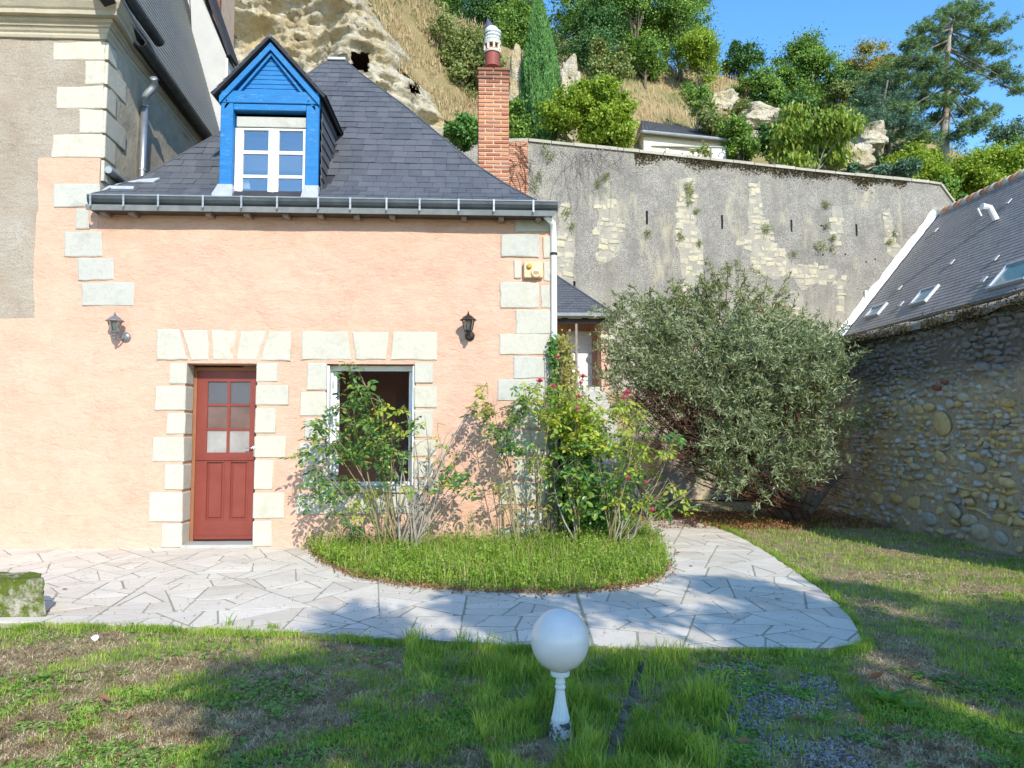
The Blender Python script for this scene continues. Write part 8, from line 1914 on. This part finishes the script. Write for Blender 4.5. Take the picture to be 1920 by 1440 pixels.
# fallen leaves, each one its own
random.seed(78); V, F = [], []
lv = [np.array([(0, 0, 0), (.35, .22, .10), (.75, .18, .05), (1, 0, .12), (.75, -.2, .08), (.35, -.22, .06), (.5, 0, -.02)]), np.array([[0, 1, 6], [1, 2, 6], [2, 3, 6], [3, 4, 6], [4, 5, 6], [5, 0, 6]])]
lm = bpy.data.meshes.new('fallen_leaf'); lm.from_pydata(lv[0].tolist(), [], lv[1].tolist()); lm.materials.append(M_DEADLEAF)
FLV = [(417, 1263, .07, 'curled dead leaf lying on the lit lawn edge of the tree shade'), (206, 1322, .06, 'small dark dead leaf on the left lawn'), (728, 1246, .06, 'reddish dead leaf on the bare brown lawn patch'), (424, 1087, .05, 'brown leaf alone on the paving in front of the door'), (700, 1079, .07, 'reddish leaf on the paving by the bed rim'), (126, 1107, .05, 'dark leaf on the paving right of the mossy block'),
       (1265, 1039, .07, 'dry red leaf on the path beyond the bed'), (1292, 1062, .05, 'small red leaf on the curve of the path'), (1453, 1126, .06, 'dark leaf on the shaded path'), (1377, 1345, .05, 'rusty leaf in the slate gravel'), (1482, 1352, .06, 'orange leaf upright in the gravel'), (1608, 1350, .06, 'brown leaf at the right rim of the gravel'), (1628, 1280, .07, 'pale brown leaf standing in the grass right of the gravel'),
       (910, 1392, .05, 'dark reddish leaf in the lower middle lawn'), (1413, 1402, .06, 'rusty leaf near the bottom of the gravel'), (460, 1376, .05, 'rust coloured leaf in the shaded lower left lawn'), (985, 1242, .05, 'small reddish leaf left of the globe')]
for u, v, s, lab in FLV:
    on = near_terr([G(u, v)[0]], [G(u, v)[1]])[0]; p = atZ(u, v, 0.0 if on else -.03); o = bpy.data.objects.new('fallen_leaf', lm); COL.objects.link(o); o.location = (p.x, p.y, .016 if on else gz(p.x, p.y) + .03); o.scale = (s*1.4, s*1.4, s*1.4); o.rotation_euler = (random.gauss(0, .3), random.gauss(0, .3), random.uniform(0, 6.28)); tag(o, lab, 'dead leaf', 'dead leaves on the ground')
# crumbs and twigs on the paving
P = []; 
for i in range(520):
    u = random.uniform(60, 1500); v = random.uniform(1030, 1200); x, y = G(u, v)
    if near_terr([x], [y])[0]: P.append((x, y, .018))
P = np.array(P); leaves_obj('paving_litter', P, RNG.uniform(.008, .03, len(P)), .008, M_DEADLEAF, None, 'stuff', N=np.tile([0, 0, 1.0], (len(P), 1)) + RNG.normal(0, .2, P.shape))
# dark litter under the big shrub
P = np.c_[RNG.uniform(2.6, 6.6, 5000), RNG.uniform(11.6, 14.2, 5000), RNG.uniform(-.02, .01, 5000)]; leaves_obj('shrub_litter', P, .05, .03, M_DEADLEAF, None, 'stuff', N=RNG.normal(0, .35, P.shape) + np.array([0, 0, 1]))
p = atZ(178, 1200, -.03); V, F = STONES[2]; o = np_mesh('white_pebble', V*.03 + np.array([p.x, p.y, -.02]), F, M_WHITE, smooth=True); tag(o, 'white pebble lying on the brown lawn left of centre', 'pebble')
# ------------------------------------------------------------------ the two trees behind the viewer that shade the lawn
SHD = [G(*p) for p in ((350, 1500), (330, 1400), (410, 1300), (500, 1240), (600, 1200), (690, 1140), (700, 1120), (820, 1120), (950, 1135), (1100, 1125), (1230, 1105), (1330, 1090), (1450, 1095), (1560, 1100), (1650, 1095), (1800, 1110), (2050, 1140), (2300, 1200), (2300, 1700), (350, 1700))]
kx, ky = SUN.x/SUN.z, SUN.y/SUN.z
Q = sample_poly(SHD, 760, np.random.default_rng(99)); Q = Q[nz_arr(Q[:, 0], Q[:, 1], 1.3, 55) + np.where(Q[:, 1] < 5.0, .25, 0) > .21]; rs_ = np.random.default_rng(5); Zc = rs_.uniform(4.8, 8.2, len(Q)); Cc = np.stack([Q[:, 0] + kx*Zc, Q[:, 1] + ky*Zc, Zc], 1)
xm = 4.2
for side, lab in ((Cc[:, 0] < xm, 'leafy garden tree behind the viewer whose crown shades the globe lamp'), (Cc[:, 0] >= xm, 'leafy garden tree behind the viewer whose crown shades the right of the lawn')):
    c = Cc[side]; P = []
    for q in c:
        m = 130; d = rs_.normal(size=(m, 3)); d /= np.linalg.norm(d, axis=1)[:, None]; P.append(q + d*rs_.uniform(.1, .42, (m, 1)))
    P = np.concatenate(P); base = Vector((float(c[:, 0].mean()), float(c[:, 1].mean()) - .3, -.05)); t_ = thing('garden_tree', tuple(base), lab, 'tree', 'garden trees behind the viewer'); mb = MB(); limbs(mb, base, c, .2, rs_, nl=40, wob=.1); mb.build('trunk', M_BARK, t_, smooth=True); leaves_obj('crown', P, .13, .085, M_T['oak'], t_)
